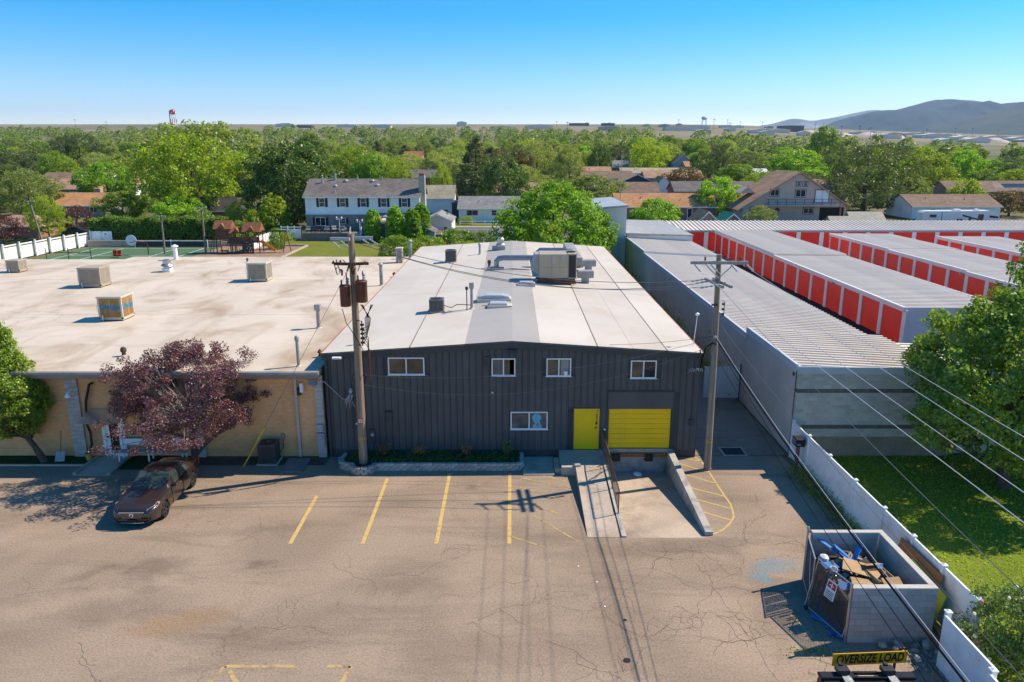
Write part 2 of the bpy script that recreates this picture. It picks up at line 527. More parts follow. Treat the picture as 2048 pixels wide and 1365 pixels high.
m_trans = M("rusty_transformer", (0.135, 0.052, 0.036), 0.6, 0.1, 0.35, 3.0, dirt=(0.10, 0.05, 0.03), dscale=2.2, damt=0.9)
m_metal = M("galvanised_metal", (0.45, 0.46, 0.47), 0.4, 0.85, 0.15, 2.0)
m_metal_dull = M("dull_sheet_metal", (0.36, 0.36, 0.355), 0.6, 0.2, 0.2, 2.0)
m_dark = M("dark_metal", (0.03, 0.03, 0.032), 0.5, 0.2, 0.2, 4.0)
m_rail = M("bronze_rail_paint", (0.10, 0.078, 0.06), 0.5, 0.2, 0.2, 4.0)
m_wire = M("bare_wire", (0.20, 0.20, 0.20), 0.45, 0.4, 0.1)
m_cable = M("black_cable", (0.010, 0.010, 0.011), 0.9, 0, 0.1, spec=0.05)
m_wire_lt = M("bright_aluminium_wire", (0.72, 0.72, 0.72), 0.4, 0.3, 0.05)
m_porcelain = M("grey_porcelain", (0.38, 0.39, 0.42), 0.2, 0, 0.1)
m_porcelain_br = M("brown_porcelain", (0.09, 0.045, 0.03), 0.25, 0, 0.2)
m_paint_line = None
m_tan_metal = M("tan_cooler_paint", (0.40, 0.345, 0.265), 0.6, 0, 0.12, 2.0, dirt=(0.30, 0.2, 0.12), dscale=2, damt=0.4)
m_tan_dark = M("tan_louvre", (0.22, 0.18, 0.13), 0.7, 0, 0.2, 3.0)
m_cream = M("cream_metal", (0.52, 0.48, 0.39), 0.6, 0, 0.08, 2.0)
m_cream_dk = M("cream_louvre", (0.36, 0.325, 0.25), 0.7, 0, 0.12, 3.0)
m_ac = M("grey_condenser", (0.16, 0.155, 0.15), 0.5, 0.2, 0.15, 2.0)
m_rtu = M("rooftop_unit_tan", (0.40, 0.34, 0.245), 0.55, 0, 0.06, 1.0)
m_fascia = M("brown_fascia", (0.27, 0.23, 0.20), 0.6, 0, 0.12, 1.5)
m_soil = M("planter_soil", (0.055, 0.045, 0.028), 0.95, 0, 0.4, 3.0, 0.5, 20, 0.5)
m_dirt = M("dry_dirt", (0.24, 0.185, 0.135), 0.95, 0, 0.25, 0.7, 0.5, 14, 0.5)
m_turf = grass_mat("artificial_turf", (0.018, 0.05, 0.012), (0.028, 0.07, 0.018), (0.035, 0.06, 0.02), 1.5)
m_lawn = grass_mat("back_lawn_grass", (0.135, 0.165, 0.022), (0.18, 0.20, 0.034), (0.22, 0.20, 0.055), 0.35)
m_lawn2 = grass_mat("side_lawn_grass", (0.14, 0.19, 0.018), (0.20, 0.24, 0.03), (0.20, 0.21, 0.04), 0.6)
m_red = M("red_roll_door", (0.92, 0.042, 0.022), 0.5, 0, 0.06, 0.8, spec=0.35, per=0.06)
m_pink = M("pale_storage_trim", (0.80, 0.66, 0.64), 0.6, 0, 0.06, 1.0)
m_store_roof = M("storage_roof_steel", (0.70, 0.63, 0.55), 0.6, 0.0, 0.07, 0.5, dirt=(0.50, 0.44, 0.38), dscale=0.3, damt=0.4, per=0.04)
m_parapet = M("pale_blue_parapet", (0.52, 0.57, 0.63), 0.5, 0.1, 0.05, 0.5)
m_white_metal = M("white_metal_siding", (0.60, 0.62, 0.63), 0.5, 0, 0.04, 0.4)
m_cardboard = M("cardboard", (0.42, 0.28, 0.15), 0.85, 0, 0.15, 2.0, per=0.15)
m_blue = M("blue_painted_wood", (0.02, 0.17, 0.50), 0.6, 0, 0.12, 3.0, per=0.15)
m_sign_y = M("amber_banner", (0.98, 0.43, 0.008), 0.5, 0, 0.08, 2.0)
m_ink = M("black_lettering", (0.012, 0.012, 0.012), 0.6, 0, 0.1)
m_signred = M("red_sign_print", (0.45, 0.03, 0.04), 0.5, 0, 0.1)
m_rock = M("pale_rock", (0.38, 0.34, 0.30), 0.95, 0, 0.2, 3.0, 0.4, 20, 0.4, per=0.25)
m_bark = M("tree_bark", (0.105, 0.08, 0.06), 0.95, 0, 0.3, 3.0, 0.4, 12, 0.5)
m_bark_lt = M("pale_twigs", (0.30, 0.25, 0.225), 0.9, 0, 0.25, 3.0)


# ------------------------------------------------------------------ terrain and paved surfaces
def smooth(a, b, x):
    t = min(1, max(0, (x - a) / (b - a)))
    return t * t * (3 - 2 * t)


def T(X, Y):
    """height of the land: flat near the lot, then rising slowly to the plain"""
    if Y <= 110: return 0.0
    d = Y - 230
    h = 0.5 * (d + math.sqrt(d * d + 3600)) - 7.4
    k = 0.0398 - 0.0155 * smooth(0.2, 0.7, X / max(Y, 1))
    far = min(h, 2800) + 0.15 * max(0, min(h, 9000) - 2800) * 0.02
    return k * far * smooth(110, 200, Y)


def sheet(name, xs, ys, z, mat, hole=None, fn=None):
    b = MB()
    idx = {}
    for j, y in enumerate(ys):
        for i, x in enumerate(xs):
            idx[i, j] = len(b.v)
            b.v.append((x, y, (fn(x, y) if fn else 0) + z))
    for j in range(len(ys) - 1):
        for i in range(len(xs) - 1):
            if hole and xs[i] >= hole[0] - 1e-6 and xs[i + 1] <= hole[1] + 1e-6 and ys[j] >= hole[2] - 1e-6 and ys[j + 1] <= hole[3] + 1e-6:
                continue
            b.f.append((idx[i, j], idx[i + 1, j], idx[i + 1, j + 1], idx[i, j + 1])); b.m.append(0)
    o = b.build(name, mat)
    tag(o, kind='structure')
    return o


PIT = (4.36, 7.40, 25.40, 33.3)
g = NT("suburb_ground")
gc = g.mix(g.ramp(g.noise(0.035, 6, 0.6), [(0.42, 0.0), (0.58, 1.0)]), (0.085, 0.105, 0.03), (0.20, 0.165, 0.10))
sxyz = g.n("ShaderNodeSeparateXYZ"); g.l(g.co, sxyz.inputs[0])
farmask = g.ramp(g.math('DIVIDE', sxyz.outputs[1], 4000.0), [(0.16, 0.0), (0.26, 1.0)])
plain = g.mix(g.ramp(g.noise(0.004, 7, 0.65, g.map((1, 0.35, 1))), [(0.4, 0.0), (0.6, 1.0)]), (0.27, 0.225, 0.15), (0.16, 0.155, 0.085))
gc = g.mix(farmask, gc, plain)
m_ground = g.done(gc, 0.95, 0, 0.1)
xs = sorted(set([-16000, -9000, -5000, -3000, -2000, -1400, -1000, -800, -600, -450, -320, -240, -170, -120, -80, -40, -20, 0, PIT[0], PIT[1], 20, 40, 80, 120, 170, 240, 320, 450, 600, 800, 1000, 1400, 2000, 3000, 5000, 9000, 16000]))
ys = sorted(set([-300, -60, 0, PIT[2], PIT[3], 60, 100, 110, 125, 140, 155, 170, 185, 200, 215, 230, 245, 260, 280, 300, 330, 360, 400, 450, 500, 560, 630, 700, 800, 900, 1050, 1200, 1400, 1700, 2000, 2500, 3000, 4000, 6000, 9000, 13000, 18000]))
ground = sheet('ground', xs, ys, -0.03, m_ground, PIT, T)

lot = sheet('parking_lot', sorted([-60, -20, PIT[0], PIT[1], 8.9, 13.0]), sorted([-40, 0, PIT[2], 32.05, 33.2]), 0.0, m_lot, PIT)
drive = sheet('driveway', [7.7, 13.3], [33.25, 41.6], 0.0, m_drive)
gap = sheet('side_alley_dirt', [8.7, 13.3], [41.6, 90.0], 0.0, m_dirt)
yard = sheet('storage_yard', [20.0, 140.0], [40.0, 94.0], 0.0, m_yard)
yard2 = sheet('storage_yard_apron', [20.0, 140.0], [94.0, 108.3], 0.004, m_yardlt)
side_lawn = sheet('side_lawn', [13.4, 70.0], [-20.0, 33.3], 0.0, m_lawn2)
back_lawn = sheet('back_lawn', [-36.0, -12.0], [72.0, 128.0], 0.0, m_lawn)
street = sheet('street', [-12.0, 12.0], [96.0, 140.0], 0.02, m_street)
kerb = MB().box(-12, 14, 140.2, 140.6, 0, 0.15).build('kerb', m_conc); tag(kerb, kind='structure')
sidewalk = sheet('sidewalk', [-12, 14], [140.6, 142.2], 0.12, m_conc)
front_yard = sheet('front_yard_grass', [-12, 14], [142.4, 150.2], 0.10, m_lawn)

# painted lines: sheets a few mm above the asphalt
pl = NT("worn_yellow_paint")
pc = pl.mix(pl.ramp(pl.noise(5.0, 6, 0.75), [(0.32, 0.0), (0.46, 1.0)]), (0.27, 0.20, 0.145), (0.60, 0.42, 0.15))
m_line = pl.done(pl.mix(1.0, pc, pl.ramp(pl.noise(30, 2), [(0.3, 0.8), (0.7, 1.15)]), 'MULTIPLY'), 0.85, 0, 0.2)
pl2 = NT("faded_yellow_paint")
pc = pl2.mix(pl2.ramp(pl2.noise(2.2, 6, 0.75), [(0.40, 0.0), (0.54, 1.0)]), (0.265, 0.197, 0.145), (0.50, 0.36, 0.16))
m_line2 = pl2.done(pl2.mix(1.0, pc, pl2.ramp(pl2.noise(30, 2), [(0.3, 0.8), (0.7, 1.15)]), 'MULTIPLY'), 0.85, 0, 0.2)


def stripe(a, b, w=0.10, mat=None, z=0.005, name='painted_line', parent=None):
    a = Vector((*a, z)); b = Vector((*b, z))
    d = (b - a).normalized(); n = Vector((-d.y, d.x, 0)) * w / 2
    o = MB().quad(a - n, b - n, b + n, a + n).build(name, mat or m_line, parent or lot)
    return o


def polyline(pts, w, mat, name='painted_line', parent=None):
    b = MB()
    P = [Vector((*p, 0.005)) for p in pts]
    L = []; Rr = []
    for i, p in enumerate(P):
        d = (P[min(i + 1, len(P) - 1)] - P[max(i - 1, 0)]).normalized()
        n = Vector((-d.y, d.x, 0)) * w / 2
        L.append(p + n); Rr.append(p - n)
    for i in range(len(P) - 1):
        b.quad(Rr[i], Rr[i + 1], L[i + 1], L[i])
    return b.build(name, mat, parent or lot)


for x, y1, mt in ((-8.32, 28.9, m_line), (-5.6, 30.6, m_line), (-2.84, 31.2, m_line), (-0.1, 31.2, m_line)):
    stripe((x, 24.95), (x, y1), 0.15, mt)
stripe((0.47, 30.66), (3.04, 29.25), 0.09, m_line2); stripe((0.35, 29.74), (2.45, 28.3), 0.09, m_line2)
stripe((0.55, 28.4), (1.9, 27.3), 0.09, m_line2); stripe((0.9, 27.1), (2.5, 25.1), 0.09, m_line2)
stripe((1.3, 31.0), (2.4, 30.3), 0.09, m_line2); stripe((-0.05, 25.5), (1.2, 24.7), 0.08, m_line2)
for a, b in (((-8.44, 17.3), (-8.2, 18.15)), ((-8.2, 18.15), (-6.1, 18.15)), ((-8.05, 18.0), (-7.5, 17.3)), ((-5.3, 18.15), (-4.6, 18.15)), ((-4.6, 18.15), (-4.75, 17.3))):
    stripe(a, b, 0.13, m_line2)
arc = [(8.72, 33.1), (8.95, 32.6), (9.02, 31.6), (9.04, 30.2), (9.06, 29.0), (9.1, 28.2), (9.04, 27.65), (8.92, 27.05), (8.64, 26.55), (8.2, 26.0), (7.72, 25.66)]
polyline(arc, 0.075, m_line)
for a, b in (((7.95, 33.0), (8.98, 32.5)), ((7.9, 32.24), (9.0, 31.25)), ((7.82, 31.1), (9.05, 30.1)), ((7.76, 29.74), (9.04, 28.87)), ((7.75, 28.59), (9.03, 27.74)), ((7.74, 27.5), (8.72, 26.76))):
    stripe(a, b, 0.075, m_line)
# a patch of blue overspray and the faded kerb line by the bin enclosure
stripe((9.35, 18.2), (8.85, 20.6), 0.09, m_line2)
# cracks wandering over the old asphalt
rc_ = random.Random(31)
cb = MB()


def crack(x, y, a, L, w, depth=0):
    pts = [(x, y)]
    n_ = int(L / .16)
    for q in range(n_):
        a += rc_.gauss(0, .38)
        x += math.cos(a) * .16; y += math.sin(a) * .16
        if y > 31 or (4.1 < x < 7.8 and y > 25.2) or x > 12.5 or (2.7 < x < 4.4 and y > 25.3): break
        pts.append((x, y))
        if depth < 2 and rc_.random() < .09: crack(x, y, a + rc_.choice((-1, 1)) * rc_.uniform(.6, 1.4), L * rc_.uniform(.25, .6), w * .75, depth + 1)
    if len(pts) < 3: return
    P_ = [Vector((*p, .0025 + .0006 * depth)) for p in pts]
    for i in range(len(P_) - 1):
        d_ = (P_[i + 1] - P_[i]).normalized(); nn_ = Vector((-d_.y, d_.x, 0))
        w0 = w * (.5 + .8 * rc_.random()) * (1 - i / len(P_)) ** .4; w1 = w0 * .9
        cb.quad(P_[i] - nn_ * w0, P_[i + 1] - nn_ * w1, P_[i + 1] + nn_ * w1, P_[i] + nn_ * w0)


for x, y, a, L in ((4.6, 24.6, -1.2, 6), (5.6, 24.9, -1.7, 7), (6.6, 23.5, -1.0, 5), (7.4, 25.2, -1.4, 7), (8.4, 24.0, -1.8, 6), (5.2, 21.0, .2, 4), (6.5, 20.5, -.3, 4), (4.2, 19.5, .5, 5), (7.0, 19.0, 1.0, 4), (8.2, 21.8, 2.6, 4), (1.0, 19.3, .1, 4), (-1.5, 20.1, .2, 5), (2.4, 20.6, 1.4, 3.5), (-4.2, 22.8, .3, 3), (-6.4, 23.6, -1.4, 3.5), (-8.5, 19.5, .4, 4), (-2.6, 24.2, .1, 3), (.6, 22.6, -1.3, 3), (9.2, 26.6, -1.2, 3.5), (10.3, 29, -1.6, 3.5), (9.8, 24.9, .3, 2), (5.9, 18.6, 1.6, 4), (-13.0, 19.2, .3, 3), (-16.5, 21.6, .5, 2.5), (-10.5, 25.2, .1, 3), (3.9, 23.2, .1, 3.5), (9.4, 20.2, -2.0, 3), (8.0, 18.4, .4, 2)):
    crack(x, y, a, L, .0085)
co_ = cb.build('asphalt_cracks', M("crack_fill", (.12, .088, .066), .95, 0, .3, 3), lot)
co_['kind'] = 'stuff'
# manhole-like small drain covers and lighter worn area
for x, y, r in ((3.32, 18.4, 0.11), (3.55, 20.3, 0.06)):
    MB().lathe([(r, 0.0), (r, 0.008)], (x, y, 0), 12).build('drain_cover', m_dark, lot)
for x, y in ((2.35, 23.4), (2.9, 22.4), (3.0, 21.0)):
    MB().obox((x, y, 0.01), (0.07, 0.04, 0.012), (0, 0, rnd.random() * 3)).build('litter_scrap', m_white, lot)

# ------------------------------------------------------------------ the charcoal warehouse
FY = 33.0
BX0, BX1, BY1 = -8.74, 8.79, 71.3
RX = 0.02


def zr(x): return 5.80 - (0.0655 * abs(x - RX))


WH = thing('warehouse', 'charcoal ribbed metal warehouse with a low gabled white roof and yellow doors', 'warehouse')
# openings: (x0, x1, z0, z1)
OPEN = [(-5.76, -4.07, 4.14, 4.98), (-0.95, 0.16, 4.09, 4.94), (1.60, 2.75, 4.07, 4.94), (5.52, 6.72, 3.97, 4.84),
        (-0.07, 1.69, 1.43, 2.32), (2.86, 4.21, 0.0, 2.54), (4.52, 7.60, -0.8, 3.30)]
# dark foundation strip, inner wall, side and back walls
b = MB()
b.box(BX0, 4.33, 33.03, 33.25, 0.0, 0.42)
b.box(7.62, BX1, 33.03, 33.25, 0.0, 0.42)
b.build('foundation_wall', m_black2, WH)
b = MB()
for x0, x1 in ((BX0, BX0 + 0.15), (BX1 - 0.15, BX1)):
    b.prism([(x0, 0.0), (x1, 0.0), (x1, zr(x1) - 0.06), (x0, zr(x0) - 0.06)], 33.25, BY1)
b.prism([(BX0 + .15, 0), (BX1 - .15, 0), (BX1 - .15, zr(BX1) - 0.06), (RX, zr(RX) - 0.06), (BX0 + .15, zr(BX0) - 0.06)], BY1 - 0.15, BY1 - 0.002)
b.build('side_wall', m_black, WH)
# dark interior behind the openings
b = MB()
b.box(BX0 + .2, BX1 - .2, 33.6, 33.7, 0.3, 5.0)
b.build('inner_partition', m_curtain, WH)

pitch = 0.3077
n = 57
for i in range(n):
    x0 = BX0 + i * pitch; x1 = min(x0 + pitch, BX1)
    top = min(zr(x0), zr(x1)) - 0.30
    cuts = sorted([(z0, z1) for a, c, z0, z1 in OPEN if a < x1 - 0.03 and c > x0 + 0.03])
    segs = []; z = 0.40
    for z0, z1 in cuts:
        if z0 > z: segs.append((z, z0))
        z = max(z, z1)
    if z < top: segs.append((z, top))
    for z0, z1 in segs:
        # clip the panel sideways at the openings' jambs is left to the trims, ribs are real folds
        pr = [(x0 + 0.004, 0.03), (x0 + 0.004, 0.0), (x0 + 0.075, 0.0), (x0 + 0.09, -0.006), (x0 + 0.115, -0.006), (x0 + 0.13, 0.0), (x0 + 0.20, 0.0), (x0 + 0.215, -0.006), (x0 + 0.235, -0.006),
              (x0 + 0.25, 0.0), (x0 + 0.262, -0.034), (x0 + 0.295, -0.034), (x1 - 0.004, 0.03)]
        b = MB()
        vs = [(x, 33.0 + y, z0) for x, y in pr] + [(x, 33.0 + y, z1) for x, y in pr]
        k = len(pr)
        b.add(vs, [(j, j + 1, j + 1 + k, j + k) for j in range(k - 1)] + [tuple(range(k, 2 * k))])
        b.build('siding_panel', m_black, WH)
# backing behind panels (keeps light from leaking), with openings
b = MB()
zcuts = [0.4, 1.43, 2.32, 2.54, 3.30, 3.97, 4.07, 4.09, 4.14, 4.84, 4.94, 4.98, 5.1]
xcuts = sorted(set([BX0 + .01, BX1 - .01] + [v for o in OPEN for v in o[:2]]))
for i in range(len(xcuts) - 1):
    for j in range(len(zcuts) - 1):
        xm = (xcuts[i] + xcuts[i + 1]) / 2; zm = (zcuts[j] + zcuts[j + 1]) / 2
        if any(a < xm < c and z0 < zm < z1 for a, c, z0, z1 in OPEN): continue
        b.box(xcuts[i], xcuts[i + 1], 33.05, 33.12, zcuts[j], zcuts[j + 1])
b.build('wall_backing', m_black2, WH)
# fascia under the roof edge with a slim rusty drip line
b = MB()
b.prism([(BX0 - 0.04, zr(BX0) - 0.33), (RX, zr(RX) - 0.33), (BX1 + 0.04, zr(BX1) - 0.33), (BX1 + 0.04, zr(BX1) - 0.03), (RX, zr(RX) - 0.03), (BX0 - 0.04, zr(BX0) - 0.03)], 32.86, 33.02)
b.build('fascia', m_black2, WH)
b = MB()
for s0, s1 in ((BX0 - 0.05, RX), (RX, BX1 + 0.05)):
    b.prism([(s0, zr(s0) - 0.03), (s1, zr(s1) - 0.03), (s1, zr(s1) + 0.0), (s0, zr(s0) + 0.0)], 32.83, 32.868)
b.build('drip_edge', m_rust, WH)
b = MB()
b.prism([(BX0 - 0.09, zr(BX0) - 0.14), (BX0 - 0.01, zr(BX0) - 0.14), (BX0 - 0.01, zr(BX0) + .0), (BX0 - 0.09, zr(BX0) + 0.01)], 32.86, BY1)
b.prism([(BX1 + 0.01, zr(BX1) - 0.14), (BX1 + 0.09, zr(BX1) - 0.14), (BX1 + 0.09, zr(BX1) + 0.01), (BX1 + 0.01, zr(BX1) + .0)], 32.86, BY1)
b.build('eave_gutter', m_rust, WH)
# roof sheets, lapped
seams = [BX0 - 0.02, -6.7, -4.69, -2.15, RX, 1.28, 3.93, 5.55, 7.14, BX1 + 0.02]
mats = [m_roof_white, m_roof_white, m_roof_white, m_roof_grey, m_roof_grey, m_roof_white, m_roof_tan, m_roof_tan, m_roof_white]
for i in range(len(seams) - 1):
    x0, x1 = seams[i], seams[i + 1] + (0.05 if i < len(seams) - 2 and i not in (3,) else 0)
    ups = [(32.83, 46.5), (46.5, 60.0), (60.0, BY1 + .05)]
    for j, (y0, y1) in enumerate(ups):
        dz = 0.005 * ((i + j) % 2) + 0.002 * i
        MB().prism([(x0, zr(x0) - 0.04), (x1, zr(x1) - 0.04), (x1, zr(x1) + 0.01 + dz), (x0, zr(x0) + 0.01 + dz)], y0 + (0.0 if j == 0 else 0.0), y1).build('roof_sheet', mats[i] if not (j > 0 and mats[i] is m_roof_grey and i == 3) else m_roof_grey, WH)
# dark seam lines between the right-hand sheets
for x in (-4.69, 3.93, 7.14):
    MB().prism([(x - 0.02, zr(x) + .02), (x + 0.02, zr(x) + .02), (x + 0.02, zr(x) + 0.045), (x - 0.02, zr(x) + 0.045)], 32.84, BY1).build('roof_seam', m_fascia, WH)


# windows: frame > panes
def slider(x0, x1, z0, z1, parent, mats, y=32.965, fw=0.055):
    f = MB()
    f.box(x0, x1, y, y + 0.09, z0, z0 + fw); f.box(x0, x1, y, y + 0.09, z1 - fw, z1)
    f.box(x0, x0 + fw, y, y + 0.09, z0 + fw, z1 - fw); f.box(x1 - fw, x1, y, y + 0.09, z0 + fw, z1 - fw)
    xm = (x0 + x1) / 2
    f.box(xm - fw / 2, xm + fw / 2, y + .005, y + 0.085, z0 + fw, z1 - fw)
    f.box(x0 - 0.03, x1 + 0.03, y - 0.03, y - 0.002, z0 - 0.02, z0 + 0.015)
    w = f.build('window', m_white, parent)
    MB().box(x0 + fw, xm - fw / 2, y + 0.05, y + 0.06, z0 + fw, z1 - fw).build('pane', mats[0], w)
    MB().box(xm + fw / 2, x1 - fw, y + 0.035, y + 0.045, z0 + fw, z1 - fw).build('pane', mats[1], w)
    return w


w = slider(-5.76, -4.07, 4.14, 4.98, WH, (m_glass_tan, m_glass_tan))
w = slider(-0.95, 0.16, 4.09, 4.94, WH, (m_glass_grey, m_glass_tan))
MB().box(-0.10, 0.09, 33.0, 33.006, 4.16, 4.87).build('curtain', m_curtain, w)
w = slider(1.60, 2.75, 4.07, 4.94, WH, (m_glass_tan, m_glass_grey))
MB().box(2.28, 2.62, 32.992, 32.998, 4.14, 4.87).build('curtain', m_curtain, w)
MB().lathe([(0.07, 0), (0.1, 0.14), (0.1, 0.2)], (2.5, 32.97, 4.13), 10).build('plant_pot', m_white, w)
w = slider(5.52, 6.72, 3.97, 4.84, WH, (m_glass_tan, m_glass))
w = slider(-0.07, 1.69, 1.43, 2.32, WH, (m_glass_grey, m_glass_grey))
for z in np.arange(1.5, 2.28, 0.06):
    pass
# plain blue head-shaped sticker in the lower window
hp = [(1.05 + 0.22 * math.cos(t) + 0.12, 2.02 + 0.20 * math.sin(t)) for t in np.linspace(-0.9, 3.9, 16)] + [(1.02, 1.80), (1.10, 1.72), (0.98, 1.62), (0.98, 1.50), (1.42, 1.50), (1.36, 1.70)]
MB().add([(x, 32.993, z) for x, z in hp], [tuple(range(len(hp)))]).build('window_sticker', M("sky_blue_sticker", (0.15, 0.45, 0.58), 0.6, 0, 0.25, 6.0), w)
MB().add([(1.22 + 0.07 * math.cos(t), 32.989, 1.68 + 0.09 * math.sin(t)) for t in np.linspace(0, 6.0, 12)], [tuple(range(12))]).build('window_sticker', M("pink_sticker", (0.5, 0.14, 0.3), 0.6, 0, 0.25, 8.0), w)

# yellow personnel door with its number
b = MB()
b.box(2.86, 2.93, 32.975, 33.1, 0.40, 2.54); b.box(4.14, 4.21, 32.975, 33.1, 0.40, 2.54); b.box(2.93, 4.14, 32.975, 33.1, 2.47, 2.54)
b.build('door_frame', m_black2, WH)
dr = MB().box(2.93, 4.14, 33.0, 33.05, 0.42, 2.47).build('door', m_yellow, WH)
b = MB().tube([(4.0, 33.0, 1.55), (4.0, 32.94, 1.55)], 0.03, 8); b.box(3.96, 4.04, 32.975, 32.999, 1.68, 1.80)
b.tube([(4.0, 32.95, 1.53), (3.9, 32.94, 1.50)], 0.014, 6)
b.build('handle', m_ink, dr)
for ch, z in (('7', 2.32), ('0', 2.14), ('9', 1.99), ('5', 1.85)):
    text_mesh(ch, 0.20, m_ink, 'door_number', dr, (4.02, 32.996, z), (R(90), 0, 0))

# dock door: black panel above, yellow roll-up slats
MB().box(4.52, 7.60, 32.975, 33.08, 2.46, 3.30).build('blank_panel', m_black, WH)
MB().box(4.49, 7.63, 32.93, 33.0, 3.30, 3.35).build('door_hood', m_black2, WH)
b = MB(); b.box(4.46, 4.57, 32.96, 33.1, -0.1, 2.46); b.box(7.53, 7.63, 32.96, 33.1, -0.1, 2.46)
b.build('door_jamb', m_black2, WH)
dd = MB().box(4.58, 7.52, 33.06, 33.08, 0.47, 2.45).build('dock_door', m_yellow, WH)
zz = np.linspace(0.47, 2.45, 9)
for i in range(8):
    b = MB().cbox(4.58, 7.52, 0, zz[i + 1] - zz[i] - 0.003, 0, 0.03, 0.012)
    b.build('slat', m_yellow, dd, (0, 33.055, zz[i] + 0.003), (R(90), 0, 0))

# fittings on the wall
b = MB().box(-6.78, -6.5, 32.90, 32.975, 0.75, 1.45); b.build('meter_box', m_black2, WH)
b = MB().lathe([(0.085, 0), (0.085, 0.05), (0.05, 0.08)], (0, 0, 0), 12)
b.build('meter_dial', m_porcelain, WH, (-6.63, 32.90, 1.2), (R(90), 0, 0))
b = MB(); b.box(-5.95, -5.66, 32.86, 32.975, 1.9, 2.32); b.box(-5.98, -5.63, 32.83, 32.975, 2.32, 2.36); b.build('wall_cabinet', m_black2, WH)
MB().box(-1.28, -1.03, 32.9, 32.975, 4.60, 5.02).build('wall_vent', m_black2, WH)
MB().box(-0.22, 0.20, 32.75, 32.86, 5.22, 5.40).build('floodlight', M("blue_grey_lamp", (0.03, 0.04, 0.07), 0.4), WH)
for x, z in ((-0.92, 3.30), (4.39, 1.46), (-7.35, 1.75)):
    MB().lathe([(0.0, -0.05), (0.045, -0.03), (0.055, 0.0), (0.04, 0.04), (0, 0.05)], (x, 32.9, z), 10).build('wall_camera', m_white, WH)
MB().tube([(4.39, 32.94, 1.42), (4.39, 32.94, 0.55)], 0.02, 6).build('conduit', m_black2, WH)
b = MB(); b.tube([(BX0 + .12, 32.9, 5.0), (BX0 + .12, 32.9, 0.1)], 0.06, 8); b.tube([(BX0 + .12, 32.9, 5.0), (BX0 + .12, 32.86, 5.15)], 0.06, 8)
b.build('downspout', m_black2, WH)
b = MB(); b.box(8.36, 8.52, 32.9, 32.975, 1.65, 1.95); b.box(8.45, 8.5, 32.95, 32.975, 2.0, 4.2); b.build('electrical_box', m_black2, WH)
MB().box(-8.25, -7.85, 32.6, 32.85, 5.0, 5.08).build('strip_lamp', m_white, WH)
# service heads: meter mast with white porcelain and loose wire tails, both corners
b = MB(); b.tube([(-7.5, 32.88, 1.5), (-7.5, 32.86, 3.2), (-7.5, 32.72, 3.3)], 0.035, 8); b.build('service_mast', m_black2, WH)
MB().lathe([(0.03, -0.14), (0.085, -0.06), (0.09, 0.06), (0.05, 0.14), (0.0, 0.16)], (-7.5, 32.7, 3.44), 10).build('service_head', m_porcelain, WH)
b = MB()
for k in range(9):
    a = rnd.uniform(-.35, .3); z = rnd.uniform(2.55, 2.95)
    b.tube([(-7.5 + rnd.uniform(-.1, .1), 32.74, 3.25), (-7.55 + a * .6, 32.66, (3.2 + z) / 2), (-7.5 + a, 32.72, z)], 0.012, 4)
b.build('wire_tails', m_metal, WH)
b = MB()
for k in range(8):
    x = 8.15 + k * 0.085
    b.tube([(x, 32.75, 4.5 + .03 * (k % 3)), (x + .05, 32.7, 4.42 - .04 * (k % 2))], 0.016, 5)
b.tube([(8.66, 32.82, 4.5), (8.5, 32.75, 4.45), (8.1, 32.8, 4.3)], 0.012, 5)
b.build('wire_tails', m_metal, WH)
b = MB(); b.tube([(8.62, 32.86, 4.3), (8.66, 32.8, 5.3), (8.62, 32.7, 5.4)], 0.035, 8); b.build('service_mast', m_black2, WH)

# ------------------------------------------------------------------ loading dock
DK = thing('loading_dock', 'sunken concrete loading dock with a sloping pit floor below the yellow dock door', 'loading dock')
b = MB().quad((PIT[0], PIT[2], 0.0), (PIT[1], PIT[2], 0.0), (PIT[1], 33.0, -0.72), (PIT[0], 33.0, -0.72))
b.build('pit_floor', m_conc_pit, DK)
MB().box(4.33, 7.65, 32.92, 33.04, -0.8, 0.10).build('dock_wall', m_conc_wall, DK)
MB().box(4.33, 7.65, 32.90, 33.04, 0.29, 0.455).build('dock_sill', m_conc, DK)
MB().box(4.4, 7.36, 32.80, 32.915, 0.10, 0.285).build('timber_rail', wood_mat("orange_timber", (0.25, 0.10, 0.045), (0.36, 0.16, 0.07)), DK)
for x in (4.98, 6.52):
    b = MB()
    for k in range(5):
        b.box(x + k * 0.07 - 0.18, x + k * 0.07 - 0.118, 32.63, 32.795, -0.06, 0.26)
    b.box(x - 0.22, x + 0.18, 32.66, 32.79, 0.0, 0.05); b.box(x - 0.22, x + 0.18, 32.66, 32.79, 0.15, 0.2)
    b.build('dock_bumper', m_dark, DK)
# right retaining wall, sloping top
MB().prism([(25.55, -0.3), (33.02, -0.95), (33.02, 0.42), (25.55, 0.16)], 7.40, 7.69, 'x').build('retaining_wall', m_conc_wall, DK)
# left curb wall
MB().prism([(25.42, -0.3), (33.02, -0.95), (33.02, 0.43), (30.9, 0.41), (25.42, 0.06)], 4.17, 4.36, 'x').build('retaining_wall', m_conc_wall, DK)
tag(MB().obox((0, 0, 0), (0.2, 0.2, 0.2)).build('tmp', m_white)) ; bpy.data.objects.remove(bpy.data.objects['tmp'])

